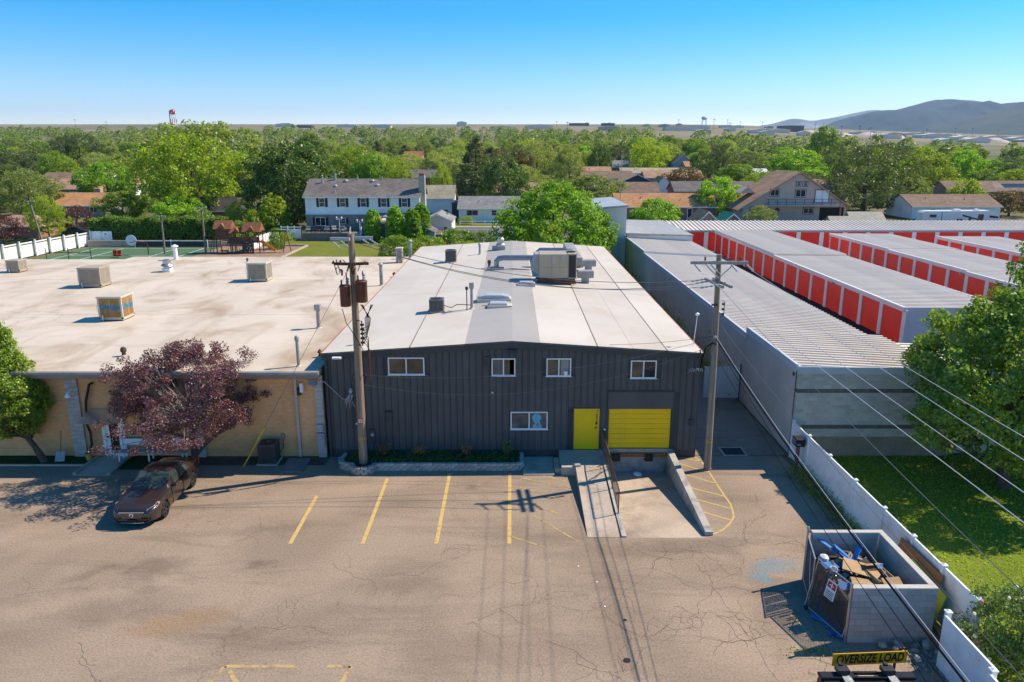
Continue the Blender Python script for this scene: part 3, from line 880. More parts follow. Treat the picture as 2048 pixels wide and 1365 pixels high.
# landing, step, pad and wheelchair ramp
LD = thing('entrance_ramp', 'concrete landing, side step and long sloping ramp leading to the yellow door', 'ramp')
MB().cbox(2.24, 4.165, 30.95, 32.96, 0.0, 0.41, 0.015).build('landing', m_conc, LD)
MB().cbox(1.96, 2.235, 31.2, 32.5, 0.0, 0.21, 0.015).build('step', m_conc, LD)
MB().cbox(0.52, 1.94, 30.95, 32.96, 0.0, 0.06, 0.01).build('pad', m_conc, LD)
MB().prism([(25.42, 0.0), (30.945, 0.0), (30.945, 0.405), (25.42, 0.012)], 2.88, 4.12, 'x').build('ramp_slab', m_conc, LD)

RL = thing('ramp_railing', 'dark metal railing of closely set bars along the right edge of the concrete ramp', 'railing')


def zramp(y): return 0.06 + (0.43 - 0.06) * min(1, max(0, (y - 25.42) / 5.5))


b = MB()
b.tube([(4.27, 27.05, zramp(27.05) + 1.0), (4.27, 30.9, zramp(30.9) + 1.0), (4.27, 32.9, 1.43)], 0.024, 8)
b.build('top_rail', m_rail, RL)
MB().tube([(4.27, 27.05, zramp(27.05) + 0.12), (4.27, 30.9, zramp(30.9) + 0.12), (4.27, 32.9, 0.55)], 0.018, 8).build('bottom_rail', m_rail, RL)
for y in (27.05, 29.0, 30.9, 32.88):
    MB().box(4.25, 4.29, y - 0.02, y + 0.02, zramp(y), zramp(y) + 1.02).build('post', m_rail, RL)
bm = MB().box(-0.006, 0.006, -0.006, 0.006, 0, 0.9).mesh('baluster', m_rail)
y = 27.17
while y < 32.85:
    if min(abs(y - q) for q in (27.05, 29.0, 30.9, 32.88)) > 0.06:
        link('baluster', bm, RL, (4.27, y, zramp(y) + 0.11))
    y += 0.13
tag(MB().lathe([(0.1, 0), (0.22, 0.03), (0.2, 0.10), (0.1, 0.14), (0.0, 0.13)], (0, 0, 0), 9).build('plastic_bag', m_white, None, (5.95, 32.4, -0.66), (0, 0.1, 0.3)), 'crumpled white plastic bag lying on the loading dock pit floor', 'bag')
o = MB().cbox(-0.15, 0.15, -0.09, 0.09, 0, 0.11, 0.03).build('stone_block', m_rock, None, (2.95, 31.0 + .05, 0.41), (0, 0, 0.2)); tag(o, 'loose pale stone block lying on the concrete landing', 'stone')

# grate in the driveway
GR = thing('storm_drain', 'dark rectangular storm drain grate in the shaded driveway', 'drain', (10.8, 33.7, 0))
b = MB(); b.box(-.58, .58, -.52, -.44, 0, .02); b.box(-.58, .58, .44, .52, 0, .02); b.box(-.58, -.5, -.44, .44, 0, .02); b.box(.5, .58, -.44, .44, 0, .02)
b.build('rim', m_conc, GR)
MB().box(-.5, .5, -.44, .44, 0.001, .006).build('sump_shade', m_ink, GR)  # flat black sheet painting the shaded depth under the bars
gm = MB().box(-.012, .012, -.44, .44, 0.007, .016).mesh('bar', m_dark)
for k in range(14): link('bar', gm, GR, (-.46 + k * .071, 0, 0))

# ------------------------------------------------------------------ planter of stone blocks
PL = thing('planter', 'low planter bed edged with stacked grey stone blocks along the charcoal wall', 'planter')
path = [(-7.9, 32.75), (-7.95, 32.2), (-7.85, 31.75), (-7.5, 31.5), (-7.3, 31.42)]
for t in np.linspace(math.pi * 0.98, math.pi * 2.02, 12):
    path.append((-6.86 + 0.52 * math.cos(t), 31.55 + 0.5 * math.sin(t)))
path += [(-6.2, 31.52), (-5.9, 31.55), (0.25, 31.55), (0.45, 31.7), (0.46, 32.7)]
# resample at block length
P = [Vector((x, y, 0)) for x, y in path]
cum = [0]
for i in range(len(P) - 1): cum.append(cum[-1] + (P[i + 1] - P[i]).length)


def at(s):
    s = min(max(s, 0), cum[-1])
    for i in range(len(P) - 1):
        if s <= cum[i + 1]:
            t = (s - cum[i]) / max(1e-6, cum[i + 1] - cum[i])
            return P[i].lerp(P[i + 1], t), (P[i + 1] - P[i]).normalized()
    return P[-1], (P[-1] - P[-2]).normalized()


sm = []
for k in range(4):
    r2 = random.Random(k)
    b = MB().cbox(-0.142, 0.142, -0.09, 0.09, 0, 0.113, 0.016)
    b.v = [(x + r2.uniform(-.008, .008), y + r2.uniform(-.012, .012), z + r2.uniform(-.004, .003)) for x, y, z in b.v]
    sm.append(b.mesh('stone', m_stone))
for c in range(3):
    s = 0.0 if c % 2 == 0 else 0.145
    while s < cum[-1]:
        p, d = at(s + 0.145)
        link('stone', sm[rnd.randrange(4)], PL, (p.x, p.y, c * 0.117 + 0.002), (0, 0, math.atan2(d.y, d.x) + rnd.uniform(-.04, .04)))
        s += 0.295
poly = [(x, y) for x, y in path] + [(0.46, 32.96), (-7.9, 32.96)]
MB().add([(x, y, 0.27) for x, y in poly], [tuple(range(len(poly)))]).build('soil', m_soil, PL)

# ------------------------------------------------------------------ narrow metal gate and back alley
NG = thing('alley_gate', 'pale corrugated metal gate closing the alley between warehouse and block wall', 'gate', (12.35, 41.45, 0))
pts = []
for k in range(49):
    pts.append((-1.1 + k * 0.046, 0.018 * (1 if k % 2 else -1)))
b = MB(); k = len(pts)
b.add([(x, y, 0.12) for x, y in pts] + [(x, y, 2.05) for x, y in pts], [(j, j + 1, j + 1 + k, j + k) for j in range(k - 1)])
b.build('metal_sheet', m_white_metal, NG)
for x in (1.15,): MB().tube([(x, 0, 0), (x, 0, 2.25)], 0.04, 8).build('post', m_dark, NG)
MB().tube([(1.02, 0, 0), (1.02, 0, 2.2)], 0.03, 8).build('post', m_dark, NG)
NG2 = thing('fence_panel', 'slim white metal fence panel beside the warehouse corner in the alley', 'fence', (9.1, 41.45, 0))
b = MB(); b.box(-0.25, 0.2, -0.02, 0.02, 0.1, 2.0); b.build('metal_sheet', m_white_metal, NG2)
MB().box(0.2, 0.26, -.03, .03, 0, 2.0).build('post', m_dark, NG2)


# ------------------------------------------------------------------ tan brick building on the left
BB = thing('brick_building', 'long tan brick building with a flat stained pale roof', 'building')
WY = 33.1
b = MB()
b.box(-60, -19.42, WY, WY + .25, 0, 4.12)
b.box(-19.42, -18.5, WY, WY + .25, 2.12, 4.12)
b.box(-18.5, -9.24, WY, WY + .25, 0, 4.12)
b.build('wall', m_brick, BB)
b = MB(); b.box(-9.15, -8.99, WY + .25, 69.7, 0, 4.15); b.box(-60, -9.15, 67.9, 68.1, 0, 4.15)
b.build('side_wall', m_brick, BB)
b = MB()
b.box(-60, -8.9, 32.45, 68.3, 4.16, 4.46); b.box(-35.9, -8.9, 68.3, 70.0, 4.16, 4.46)
b.build('roof', m_roof_old, BB)
b = MB(); b.box(-60, -8.82, 32.33, 32.448, 4.20, 4.48)
b.box(-60, -8.82, 32.27, 32.332, 4.36, 4.50)
b.build('fascia', m_fascia, BB)
b = MB(); b.box(-60, -8.82, 32.20, 32.268, 4.38, 4.49); b.build('gutter', m_metal_dull, BB)
b = MB(); b.box(-60, -9.0, 32.452, 33.09, 4.11, 4.158); b.build('soffit', m_fascia, BB)
# low roof seams
for y in (44.6, 57.2):
    MB().box(-59, -9.0, y, y + 0.09, 4.461, 4.468).build('roof_seam', m_roof_white, BB)
# block pilasters
bm1 = MB().cbox(0, 0.395, -0.1, 0.1, 0, 0.19, 0.01).mesh('block', m_cmu)
bm2 = MB().cbox(0, 0.19, -0.1, 0.1, 0, 0.19, 0.01).mesh('block', m_cmu)
for px_ in (-20.95, -15.25, -9.24):
    for r in range(21):
        if px_ == -9.24:
            link('block', bm1, BB, (px_ - .02, WY - 0.02, r * 0.196 + 0.002))
        elif r % 2:
            link('block', bm1, BB, (px_, WY - 0.02, r * 0.196 + 0.002)); link('block', bm2, BB, (px_ + 0.4, WY - 0.02, r * 0.196 + 0.002))
        else:
            link('block', bm2, BB, (px_, WY - 0.02, r * 0.196 + 0.002)); link('block', bm1, BB, (px_ + 0.195, WY - 0.02, r * 0.196 + 0.002))
# white glazed door
b = MB(); b.box(-19.5, -19.36, 33.0, 33.2, 0, 2.2); b.box(-18.56, -18.42, 33.0, 33.2, 0, 2.2); b.box(-19.36, -18.56, 33.0, 33.2, 2.1, 2.2)
b.build('door_frame', m_white, BB)
d = MB(); d.box(-19.36, -19.18, 33.04, 33.12, .02, 2.09); d.box(-18.74, -18.56, 33.04, 33.12, .02, 2.09); d.box(-19.18, -18.74, 33.04, 33.12, .02, 0.34); d.box(-19.18, -18.74, 33.04, 33.12, 1.9, 2.09)
dr = d.build('door', m_white, BB)
MB().box(-19.18, -18.74, 33.07, 33.085, .34, 1.9).build('pane', m_glass, dr)
b = MB(); b.tube([(-19.27, 33.04, 1.05), (-19.27, 32.97, 1.05)], 0.035, 8); b.tube([(-19.27, 33.04, 1.2), (-19.27, 32.99, 1.2)], 0.03, 8); b.build('handle', m_ink, dr)
# clear awning over the door
b = MB().prism([(33.08, 2.46), (31.95, 2.12), (31.95, 2.09), (33.08, 2.42)], -20.0, -18.1, 'x')
s = NT("tinted_awning"); m_awn = s.done((0.30, 0.33, 0.28), 0.25, 0, 0.5); s.b.inputs['Transmission Weight'].default_value = 0.5
b.build('awning', m_awn, BB)
b = MB()
for x in (-19.9, -18.2): b.tube([(x, 33.08, 2.05), (x, 32.1, 2.12)], 0.018, 6)
b.build('awning_bracket', m_white, BB)
# drain pipe (black), downspout (white), lamp, boxes, meters
b = MB(); b.tube([(-19.6, 33.0, 3.75), (-19.72, 32.9, 3.7), (-20.0, 32.93, 2.9), (-20.15, 32.93, 1.8), (-20.0, 32.9, 1.3), (-19.98, 32.85, 0.75), (-20.12, 32.75, 0.35)], 0.06, 8)
b.build('drain_hose', m_dark, BB)
b = MB(); b.box(-10.2, -10.08, 32.95, 33.08, 0.05, 4.0); b.box(-10.22, -10.06, 32.93, 32.95, 2.0, 2.04); b.tube([(-10.14, 33.0, 4.0), (-10.14, 32.6, 4.16)], .06, 6); b.build('downspout', M("pale_downspout", (0.5, 0.45, 0.39), 0.6, 0, 0.1), BB)
b = MB(); b.lathe([(0.14, 0), (0.12, 0.08), (0.06, 0.16), (0.03, 0.2)], (-20.58, 32.55, 3.2), 12); b.tube([(-20.58, 32.55, 3.4), (-20.5, 32.75, 3.5), (-20.35, 33.0, 3.45)], 0.03, 6); b.build('wall_lamp', m_white, BB)
b = MB(); b.box(-9.92, -9.77, 32.9, 33.08, 3.3, 3.75); b.build('junction_box', m_white, BB)
b = MB(); b.box(-10.05, -9.9, 32.92, 33.08, 3.15, 3.5); b.build('junction_box', m_dark, BB)
b = MB(); b.obox((-9.3, 32.9, 3.85), (0.36, 0.2, 0.34), (0, 0.15, 0)); b.build('junction_box', M("blue_grey_box", (0.18, 0.22, 0.28), 0.5), BB)
b = MB(); b.box(-9.25, -8.95, 32.84, 32.975, 1.35, 1.72); b.build('meter_box', m_porcelain, BB)
b = MB(); b.box(-9.24, -8.9, 32.82, 32.975, 0.62, 1.28); b.lathe([(0.1, 0), (0.1, .1), (0.05, .13)], (0, 0, 0), 12); 
b = MB(); b.box(-9.24, -8.9, 32.82, 32.975, 0.62, 1.28); mbx = b.build('meter_box', M("meter_grey", (0.36, 0.37, 0.4), 0.4), BB)
MB().lathe([(0.1, 0), (0.1, .07), (0.06, .11), (0, .12)], (0, 0, 0), 12).build('meter_dial', m_porcelain, BB, (-9.07, 32.82, 1.1), (R(90), 0, 0))
b = MB(); b.tube([(-8.88, 32.96, 3.7), (-8.88, 32.96, 1.2), (-8.95, 32.96, 0.4)], 0.025, 6); b.tube([(-9.3, 32.8, 3.95), (-8.7, 32.7, 3.9), (-7.9, 32.65, 3.1), (-7.55, 32.7, 2.95)], 0.022, 6)
b.build('service_cable', m_metal_dull, BB)
MB().box(-11.0, -10.85, 32.98, 33.08, 0.95, 1.2).build('switch_box', M("green_grey_box", (0.2, 0.24, 0.2), 0.5), BB)

# ground strip in front of the brick wall
s1 = sheet('turf_strip', [-60, -19.95], [32.05, 33.1], 0.045, m_turf); s2 = sheet('turf_strip', [-18.2, -15.4], [31.55, 33.1], 0.045, m_turf)
sheet('bare_strip', [-15.4, -8.75], [32.05, 33.1], 0.012, M("dark_bare_strip", (0.10, 0.078, 0.058), 0.95, 0, 0.35, 1.5, 0.5, 16, 0.5))
MB().box(-60, -19.97, 31.97, 32.045, 0, 0.08).build('turf_edge', m_conc)['kind'] = 'structure'
WKS = thing('entrance_slab', 'pale concrete walkway slab leading to the white glazed door', 'walkway')
MB().cbox(-19.9, -18.25, 30.95, 33.0, 0.0, 0.03, 0.008).build('slab', m_conc, WKS)
MB().box(-19.95, -19.8, 31.0, 33.0, 0.03, 0.10).build('border', m_conc, WKS)
MB().box(-18.4, -18.25, 31.0, 33.0, 0.03, 0.10).build('border', m_conc, WKS)
o = MB().cbox(-10.65, -9.6, 31.3, 32.8, 0.0, 0.05, 0.01).build('paving_slab', M("grey_slab", (0.20, 0.18, 0.16), 0.9, 0, 0.2, 1.0), None); tag(o, 'dark grey paving slab beside the condenser at the brick wall', 'paving slab')

# bench
BE = thing('bench', 'long white bench with a single back board against the brick wall', 'bench', (-16.9, 32.55, 0.05))
MB().cbox(-1.8, 1.55, -.22, .2, 0.43, 0.48, .01).build('seat', m_metal_dull, BE)
MB().cbox(-1.72, 1.7, .26, .31, 0.68, 0.98, .01).build('backrest', m_white, BE)
b = MB()
for x in (-1.6, -0.2, 1.4):
    bb = MB(); bb.box(x - .03, x + .03, .205, .255, 0, .95); bb.box(x - .03, x + .03, -.2, .2, .38, .425); bb.box(x - .03, x + .03, -.2, -.15, 0, .38)
    bb.build('leg', m_white, BE)
# bucket, shovel
BK = thing('bucket', 'yellow plastic bucket catching the black drain hose', 'bucket', (-20.05, 32.6, 0.05))
MB().lathe([(0.13, 0), (0.165, 0.34), (0.172, 0.36), (0.15, 0.36), (0.12, 0.04)], (0, 0, 0), 14, False).build('tub', M("bucket_yellow", (0.45, 0.33, 0.05), 0.5), BK)
MB().tube([(-.16, 0, .33), (-.13, -.14, .27), (0, -.19, .24), (.13, -.14, .27), (.16, 0, .33)], .006, 5).build('handle', m_metal, BK)
SH = thing('snow_shovel', 'grey snow shovel leaning on the brick wall by the block pilaster', 'shovel', (-21.35, 32.5, 0.05), 0.1)
b = MB().add([(-.22, -.1, 0), (.22, -.1, 0), (.2, .12, .42), (-.2, .12, .42), (-.22, -.14, .02), (.22, -.14, .02), (.2, .08, .43), (-.2, .08, .43)], [(0, 1, 2, 3), (7, 6, 5, 4), (0, 4, 5, 1), (1, 5, 6, 2), (2, 6, 7, 3), (3, 7, 4, 0)])
b.build('blade', m_metal_dull, SH)
MB().tube([(0, .08, .36), (0, .42, 1.35)], .016, 6).build('handle', m_bark, SH)
# condenser beside the brick wall


def condenser(name, label, loc, w=0.78, h=0.85, mat=None, group=None, rz=0.0):
    t = thing(name, label, 'air conditioner', loc, rz, group)
    mat = mat or m_ac
    MB().cbox(-w / 2 - .08, w / 2 + .08, -w / 2 - .08, w / 2 + .08, 0, 0.06, .01).build('pad', m_conc, t)
    b = MB()
    b.box(-w / 2 + .03, w / 2 - .03, -w / 2 + .03, w / 2 - .03, 0.07, h - .03)
    b.build('coil', m_dark, t)
    b = MB(); nb = 11
    for k in range(nb):
        x = -w / 2 + (k + .5) * w / nb
        b.box(x - .018, x + .018, -w / 2, -w / 2 + .028, .1, h - .06); b.box(x - .018, x + .018, w / 2 - .028, w / 2, .1, h - .06)
        b.box(-w / 2, -w / 2 + .028, x - .018, x + .018, .1, h - .06); b.box(w / 2 - .028, w / 2, x - .018, x + .018, .1, h - .06)
    b.build('grille', mat, t)
    b = MB(); b.cbox(-w / 2 - .01, w / 2 + .01, -w / 2 - .01, w / 2 + .01, h - .06, h, .02); b.box(-w / 2 - .01, w / 2 + .01, -w / 2 - .01, w / 2 + .01, .06, .11)
    b.build('cabinet', mat, t)
    b = MB(); b.lathe([(w * .42, 0.0), (w * .42, 0.02), (w * .38, .03), (0, .03)], (0, 0, h + .001), 16)
    f = b.build('fan_grille', m_dark, t)
    MB().lathe([(.07, .03), (.07, .05), (0, .06)], (0, 0, h + .003), 8).build('fan_hub', m_ac, f)
    return t


condenser('condenser', 'dark grey condenser on a pad at the foot of the brick wall', (-11.45, 32.45, 0.01), 0.8, 1.0, M("dark_condenser", (0.075, 0.075, 0.07), 0.5, 0.1, .1))
o = MB().tube([(-10.92, 33.0, 0.95), (-10.92, 32.95, 0.5), (-11.1, 32.8, 0.3)], 0.02, 6).build('flex_conduit', m_dark, BB)
tag(MB().obox((0, 0, .12), (.16, .3, .24), (.1, 0, .2)).build('litter_carton', M("mint_carton", (.3, .42, .45), .7, 0, .2, 5), None, (-8.1, 32.35, 0)), 'small mint and grey carton beside the planter end by the charcoal wall', 'carton')

# ------------------------------------------------------------------ evaporative coolers on the brick building roof


def cooler(label, loc, w, d, h, body, louv, group='evaporative coolers on the brick building roof', paint=None, rz=0.0):
    t = thing('evaporative_cooler', label, 'rooftop cooler', loc, rz, group)
    b = MB()
    b.box(-w / 2 + .04, w / 2 - .04, -d / 2 + .04, d / 2 - .04, .12, h - .05)
    b.build('core', m_tan_dark, t)
    b = MB()
    for x in (-1, 1):
        for y in (-1, 1):
            b.box(x * (w / 2 - .05) - .05, x * (w / 2 - .05) + .05, y * (d / 2 - .05) - .05, y * (d / 2 - .05) + .05, .12, h - .06)
    b.box(-w / 2, w / 2, -d / 2, d / 2, .06, .2)
    b.build('frame', body, t)
    MB().cbox(-w / 2 - .03, w / 2 + .03, -d / 2 - .03, d / 2 + .03, h - .10, h, .03).build('top', body, t)
    for side in range(4):
        b = MB(); L = w if side % 2 == 0 else d; D = (d if side % 2 == 0 else w) / 2
        half = L / 2 - .1
        nb = max(8, int(L / .085))
        for k in range(nb):
            x = -half + (k + .5) * 2 * half / nb
            b.box(x - .024, x + .024, -D - .005, -D + .03, .2, h - .1)
        b.box(-.03, .03, -D - .008, -D + .03, .2, h - .1); b.box(-half, half, -D - .006, -D + .03, .2, .24); b.box(-half, half, -D - .006, -D + .03, h - .14, h - .1)
        b.build('louvre_panel', (paint if paint and side in (0, 1) else louv), t, (0, 0, 0), (0, 0, side * math.pi / 2))
    b = MB()
    for x in (-w / 2 + .1, w / 2 - .1):
        b.box(x - .05, x + .05, -d / 2 + .02, d / 2 - .02, 0, .06)
    b.build('skid', m_dark, t)
    b = MB(); b.tube([(-w / 2 + .25, -d / 2 - .06, 0.0), (-w / 2 + .25, -d / 2 - .06, .35)], .03, 6); b.tube([(-w / 2 - .02, -d / 2 + .2, h * .8), (-w / 2 - .16, -d / 2 + .15, h * .55), (-w / 2 - .02, -d / 2 + .1, .2)], .015, 5)
    b.build('water_line', m_white, t)
    return t


ps = NT("orange_blue_faded_paint")
sx = ps.n("ShaderNodeSeparateXYZ"); ps.l(ps.co, sx.inputs[0])
zf = ps.math('ADD', sx.outputs[2], ps.math('MULTIPLY', ps.math('SUBTRACT', ps.noise(3.0, 3), .5), 0.5))
col = ps.ramp(ps.math('DIVIDE', zf, 1.5), [(0.30, (0.40, 0.20, 0.045)), (0.42, (0.36, 0.22, 0.08)), (0.47, (0.05, 0.22, 0.33)), (0.62, (0.06, 0.25, 0.36)), (0.68, (0.42, 0.22, 0.06)), (0.9, (0.45, 0.25, 0.07))])
m_painted = ps.done(ps.mix(ps.ramp(ps.noise(4, 4), [(0.45, 0), (0.65, .6)]), col, (.42, .36, .27)), 0.7)
cooler('tan rooftop cooler with faded orange and blue painted louvres, nearest the roof front', (-23.75, 43.5, 4.465), 1.42, 1.42, 1.46, m_cream, m_cream_dk, paint=m_painted)
cooler('brown weathered rooftop cooler near the far left of the brick building roof', (-31.0, 54.4, 4.465), 1.62, 1.45, 1.48, m_tan_metal, m_tan_metal)
cooler('clean cream rooftop cooler with ribbed sides beside the bare middle of the stained roof', (-19.55, 56.9, 4.465), 1.5, 1.45, 1.46, m_cream, m_cream_dk)
cooler('smaller plain tan rooftop cooler at the far left edge of the brick building roof', (-41.15, 61.1, 4.465), 1.05, 1.1, 1.02, m_tan_metal, m_tan_metal)
t = cooler('narrow cream cooler at the back corner where the brick roof meets the warehouse', (-10.1, 66.3, 4.465), 0.55, 0.7, 1.35, m_cream, m_cream_dk, None)


def vent(name, label, loc, r, h, cap=None, mat=None, group=None, cat='roof vent'):
    t = thing(name, label, cat, loc, 0, group)
    MB().tube([(0, 0, 0), (0, 0, h)], r, 10).build('pipe', mat or m_metal_dull, t)
    MB().lathe([(r * 1.9, 0), (r * 1.6, .02), (r * 1.1, .06)], (0, 0, 0), 10).build('flashing', m_roof_tan, t)
    if cap == 'box':
        MB().box(-r * 1.5, r * 1.5, -r * 1.5, r * 1.5, h, h + .32).build('cap', mat or m_metal_dull, t)
    elif cap == 'cone':
        b = MB(); b.lathe([(r * 1.6, 0), (r * 1.6, .06), (r * .3, .2)], (0, 0, h + .05), 10); b.lathe([(r * .5, 0), (r * .5, .08)], (0, 0, h - .02), 6); b.build('cap', mat or m_metal_dull, t)
    elif cap == 'dome':
        MB().lathe([(r * 1.4, 0), (r * 1.5, .1), (r * 1.2, .2), (0, .26)], (0, 0, h), 10).build('cap', mat or m_metal_dull, t)
    return t


vent('flue_pipe', 'tall flue pipe with a square cap on the stained roof near the warehouse', (-11.0, 41.0, 4.465), 0.11, 1.05, 'box')
vent('vent_pipe', 'thin tall vent pipe at the front edge of the stained brick building roof', (-10.0, 33.3, 4.465), 0.075, 1.25, 'dome')
vent('flue_pipe', 'slim grey flue pipe behind the transformers on the stained roof', (-9.75, 54.6, 4.465), 0.13, 1.5, 'cone')
vent('flue_pipe', 'white capped flue standing at the back edge of the roof by the sport court', (-31.0, 68.0, 4.465), 0.2, 1.15, 'cone', m_white)
vent('roof_stub', 'short dark drain stub in a stain ring near the front of the brick roof', (-19.1, 35.1, 4.465), 0.1, 0.22, 'dome', m_bark)
vent('roof_stub', 'short dark drain stub beside the thin vent pipe at the roof corner', (-9.4, 34.9, 4.465), 0.07, 0.16, 'cone', m_bark)
vent('roof_stub', 'small dark stub at the back of the brick roof before the lawn', (-23.9, 66.5, 4.465), 0.08, 0.14, 'cone', m_bark)
vent('roof_stub', 'small dark stub near the warehouse edge behind the slim flue pipe', (-9.4, 58.5, 4.465), 0.1, 0.14, 'cone', m_bark)
vent('flue_pipe', 'pale capped pipe rising at the back corner beside the narrow cream cooler', (-9.5, 69.0, 4.465), 0.14, 1.5, 'cone', m_metal_dull)
TV = thing('turbine_vent', 'round metal turbine vent on a square curb on the stained brick building roof', 'roof vent', (-28.7, 61.2, 4.465))
MB().box(-.32, .32, -.32, .32, 0, .28).build('curb', m_white, TV)
MB().lathe([(.3, .28), (.3, .42), (.5, .5), (.42, .62), (.34, .66), (.36, .95), (.2, 1.02), (0, 1.04)], (0, 0, 0), 16).build('hood', m_metal, TV)

# ------------------------------------------------------------------ things on the warehouse roof
def rz_(x): return zr(x) + 0.03


condenser('condenser', 'grey condenser near the front of the white warehouse roof', (-4.2, 40.5, rz_(-4.2)), 0.78, 0.72, group='condensers on the warehouse roof')
condenser('condenser', 'grey condenser towards the back left edge of the warehouse roof', (-4.95, 59.8, rz_(-4.95)), 0.85, 0.95, group='condensers on the warehouse roof')
b = MB(); b.tube([(-3.8, 40.5, rz_(-3.8) + .3), (-3.4, 40.6, rz_(-3.4) + .12), (-3.1, 40.5, rz_(-3.1) + .3), (-2.7, 40.5, rz_(-2.7) + .28), (-2.3, 40.6, rz_(-2.3) + .2)], .022, 6); b.tube([(-1.7, 40.6, rz_(-1.7) + .12), (-1.3, 40.7, rz_(-1.3) + .1), (-.95, 41.0, rz_(-.9) + .25)], .018, 5)
tag(b.build('refrigerant_line', m_cable), 'black refrigerant line running from the front condenser across the warehouse roof', 'pipe')
vent('flue_pipe', 'twin grey flue pipe standing beside the grey membrane strip of the warehouse roof', (-2.25, 40.6, rz_(-2.25)), 0.085, 1.15, 'box', m_metal_dull)
o = thing('vent_pipe', 'thin dark vent pipe with tee cap next to the twin flue', 'roof vent', (-2.5, 40.2, rz_(-2.5)))
MB().tube([(0, 0, 0), (0, 0, 1.15)], .03, 6).build('pipe', m_dark, o); MB().lathe([(.07, 0), (.09, .12), (.05, .18)], (0, 0, 1.15), 8).build('cap', m_dark, o)
vent('vent_pipe', 'short white vent pipe at the front left corner of the warehouse roof', (-7.25, 34.1, rz_(-7.25)), .06, .33, 'dome', m_white)
vent('vent_pipe', 'short grey vent pipe near the back of the warehouse roof', (-2.75, 63.1, rz_(-2.75)), .1, .75, 'cone', m_metal_dull)
TV2 = thing('turbine_vent', 'metal exhaust hood on a square curb at the back of the warehouse roof', 'roof vent', (-1.0, 65.2, rz_(-1)))
MB().box(-.75, .4, -.3, .3, 0, .32).build('curb', m_metal_dull, TV2)
MB().lathe([(.42, .32), (.42, .45), (.3, .55), (.3, .95), (.22, 1.05), (0, 1.05)], (0, 0, 0), 14).build('hood', m_metal, TV2)
# skylights on the grey strip
m_sky = M("skylight_plastic", (0.45, 0.45, 0.46), 0.25, 0, .05, spec=.5)
SK = thing('skylight', 'domed grey plastic skylight on the grey roof strip', 'skylight', (-1.0, 42.6, rz_(-1) + .0))
b = MB(); b.cbox(-1.05, .95, -.5, .5, -.06, .16, .02); b.build('curb', m_roof_white, SK)
pr = [(-.98, .16), (-.9, .28), (-.5, .36), (.4, .36), (.8, .28), (.88, .16)]
MB().prism(pr, -.42, .42).build('dome', m_sky, SK)
SK = thing('skylight', 'flat low skylight with white curb in front of the domed one', 'skylight', (-.72, 40.7, rz_(-.7)))
MB().cbox(-.65, .72, -.4, .4, -.06, .12, .02).build('curb', m_roof_white, SK)
MB().cbox(-.55, .45, -.33, .33, .12, .26, .06).build('dome', m_sky, SK)
SK = thing('skylight', 'small skylight box beside the big rooftop unit', 'skylight', (.85, 47.4, rz_(.8)))
MB().cbox(-.5, .65, -.35, .35, -.06, .14, .02).build('curb', m_roof_white, SK)
MB().cbox(-.4, .55, -.28, .28, .14, .26, .05).build('dome', m_sky, SK)
# big packaged rooftop unit with ducts
RU = thing('rooftop_unit', 'large tan packaged rooftop unit on timber sleepers with ducts behind', 'rooftop unit', (2.85, 49.6, rz_(2.9)))
MB().cbox(-1.05, 0.85, -.9, .9, .38, 1.98, .03).build('cabinet', m_rtu, RU)
b = MB(); b.box(.87, 1.42, -.88, .88, .42, 1.92); b.build('coil', m_dark, RU)
b = MB(); b.box(.86, .9, -.9, .9, .38, 1.96); b.box(1.38, 1.44, -.9, -.84, .38, 1.96); b.box(1.38, 1.44, .84, .9, .38, 1.96); b.box(.86, 1.45, -.91, .91, 1.92, 2.0); b.box(.86, 1.45, -.91, .91, .34, .42)
b.build('coil_frame', m_rtu, RU)
b = MB(); b.box(-.25, -.235, -.906, -.899, .5, 1.9); b.box(.32, .335, -.906, -.899, .5, 1.9); b.box(-1.0, .84, -.906, -.899, 1.1, 1.112); b.build('panel_seam', m_tan_dark, RU)
b = MB(); b.box(-.12, 0.0, -.91, -.901, 1.35, 1.88); b.box(.45, .62, -.91, -.901, 1.62, 1.9); b.box(-.95, -.87, -.91, -.901, .55, .66); b.build('label_plate', m_porcelain, RU)
MB().prism([(-1.6, .95), (-1.05, .5), (-1.05, 1.95), (-1.35, 1.95)], -.7, .7).build('intake_hood', m_metal_dull, RU)
b = MB(); b.box(-1.2, 1.4, -1.0, -.82, 0, .18); b.box(-1.2, 1.4, .82, 1.0, 0, .18); b.box(-1.1, 1.35, -.96, -.86, .19, .34); b.build('sleeper', M("rusty_timber", (.14, .07, .045), .9, 0, .3, 3), RU)
MB().lathe([(.3, 0), (.3, .06), (.1, .09), (0, .09)], (1.12, 0, 2.0), 14).build('fan_grille', m_dark, RU)
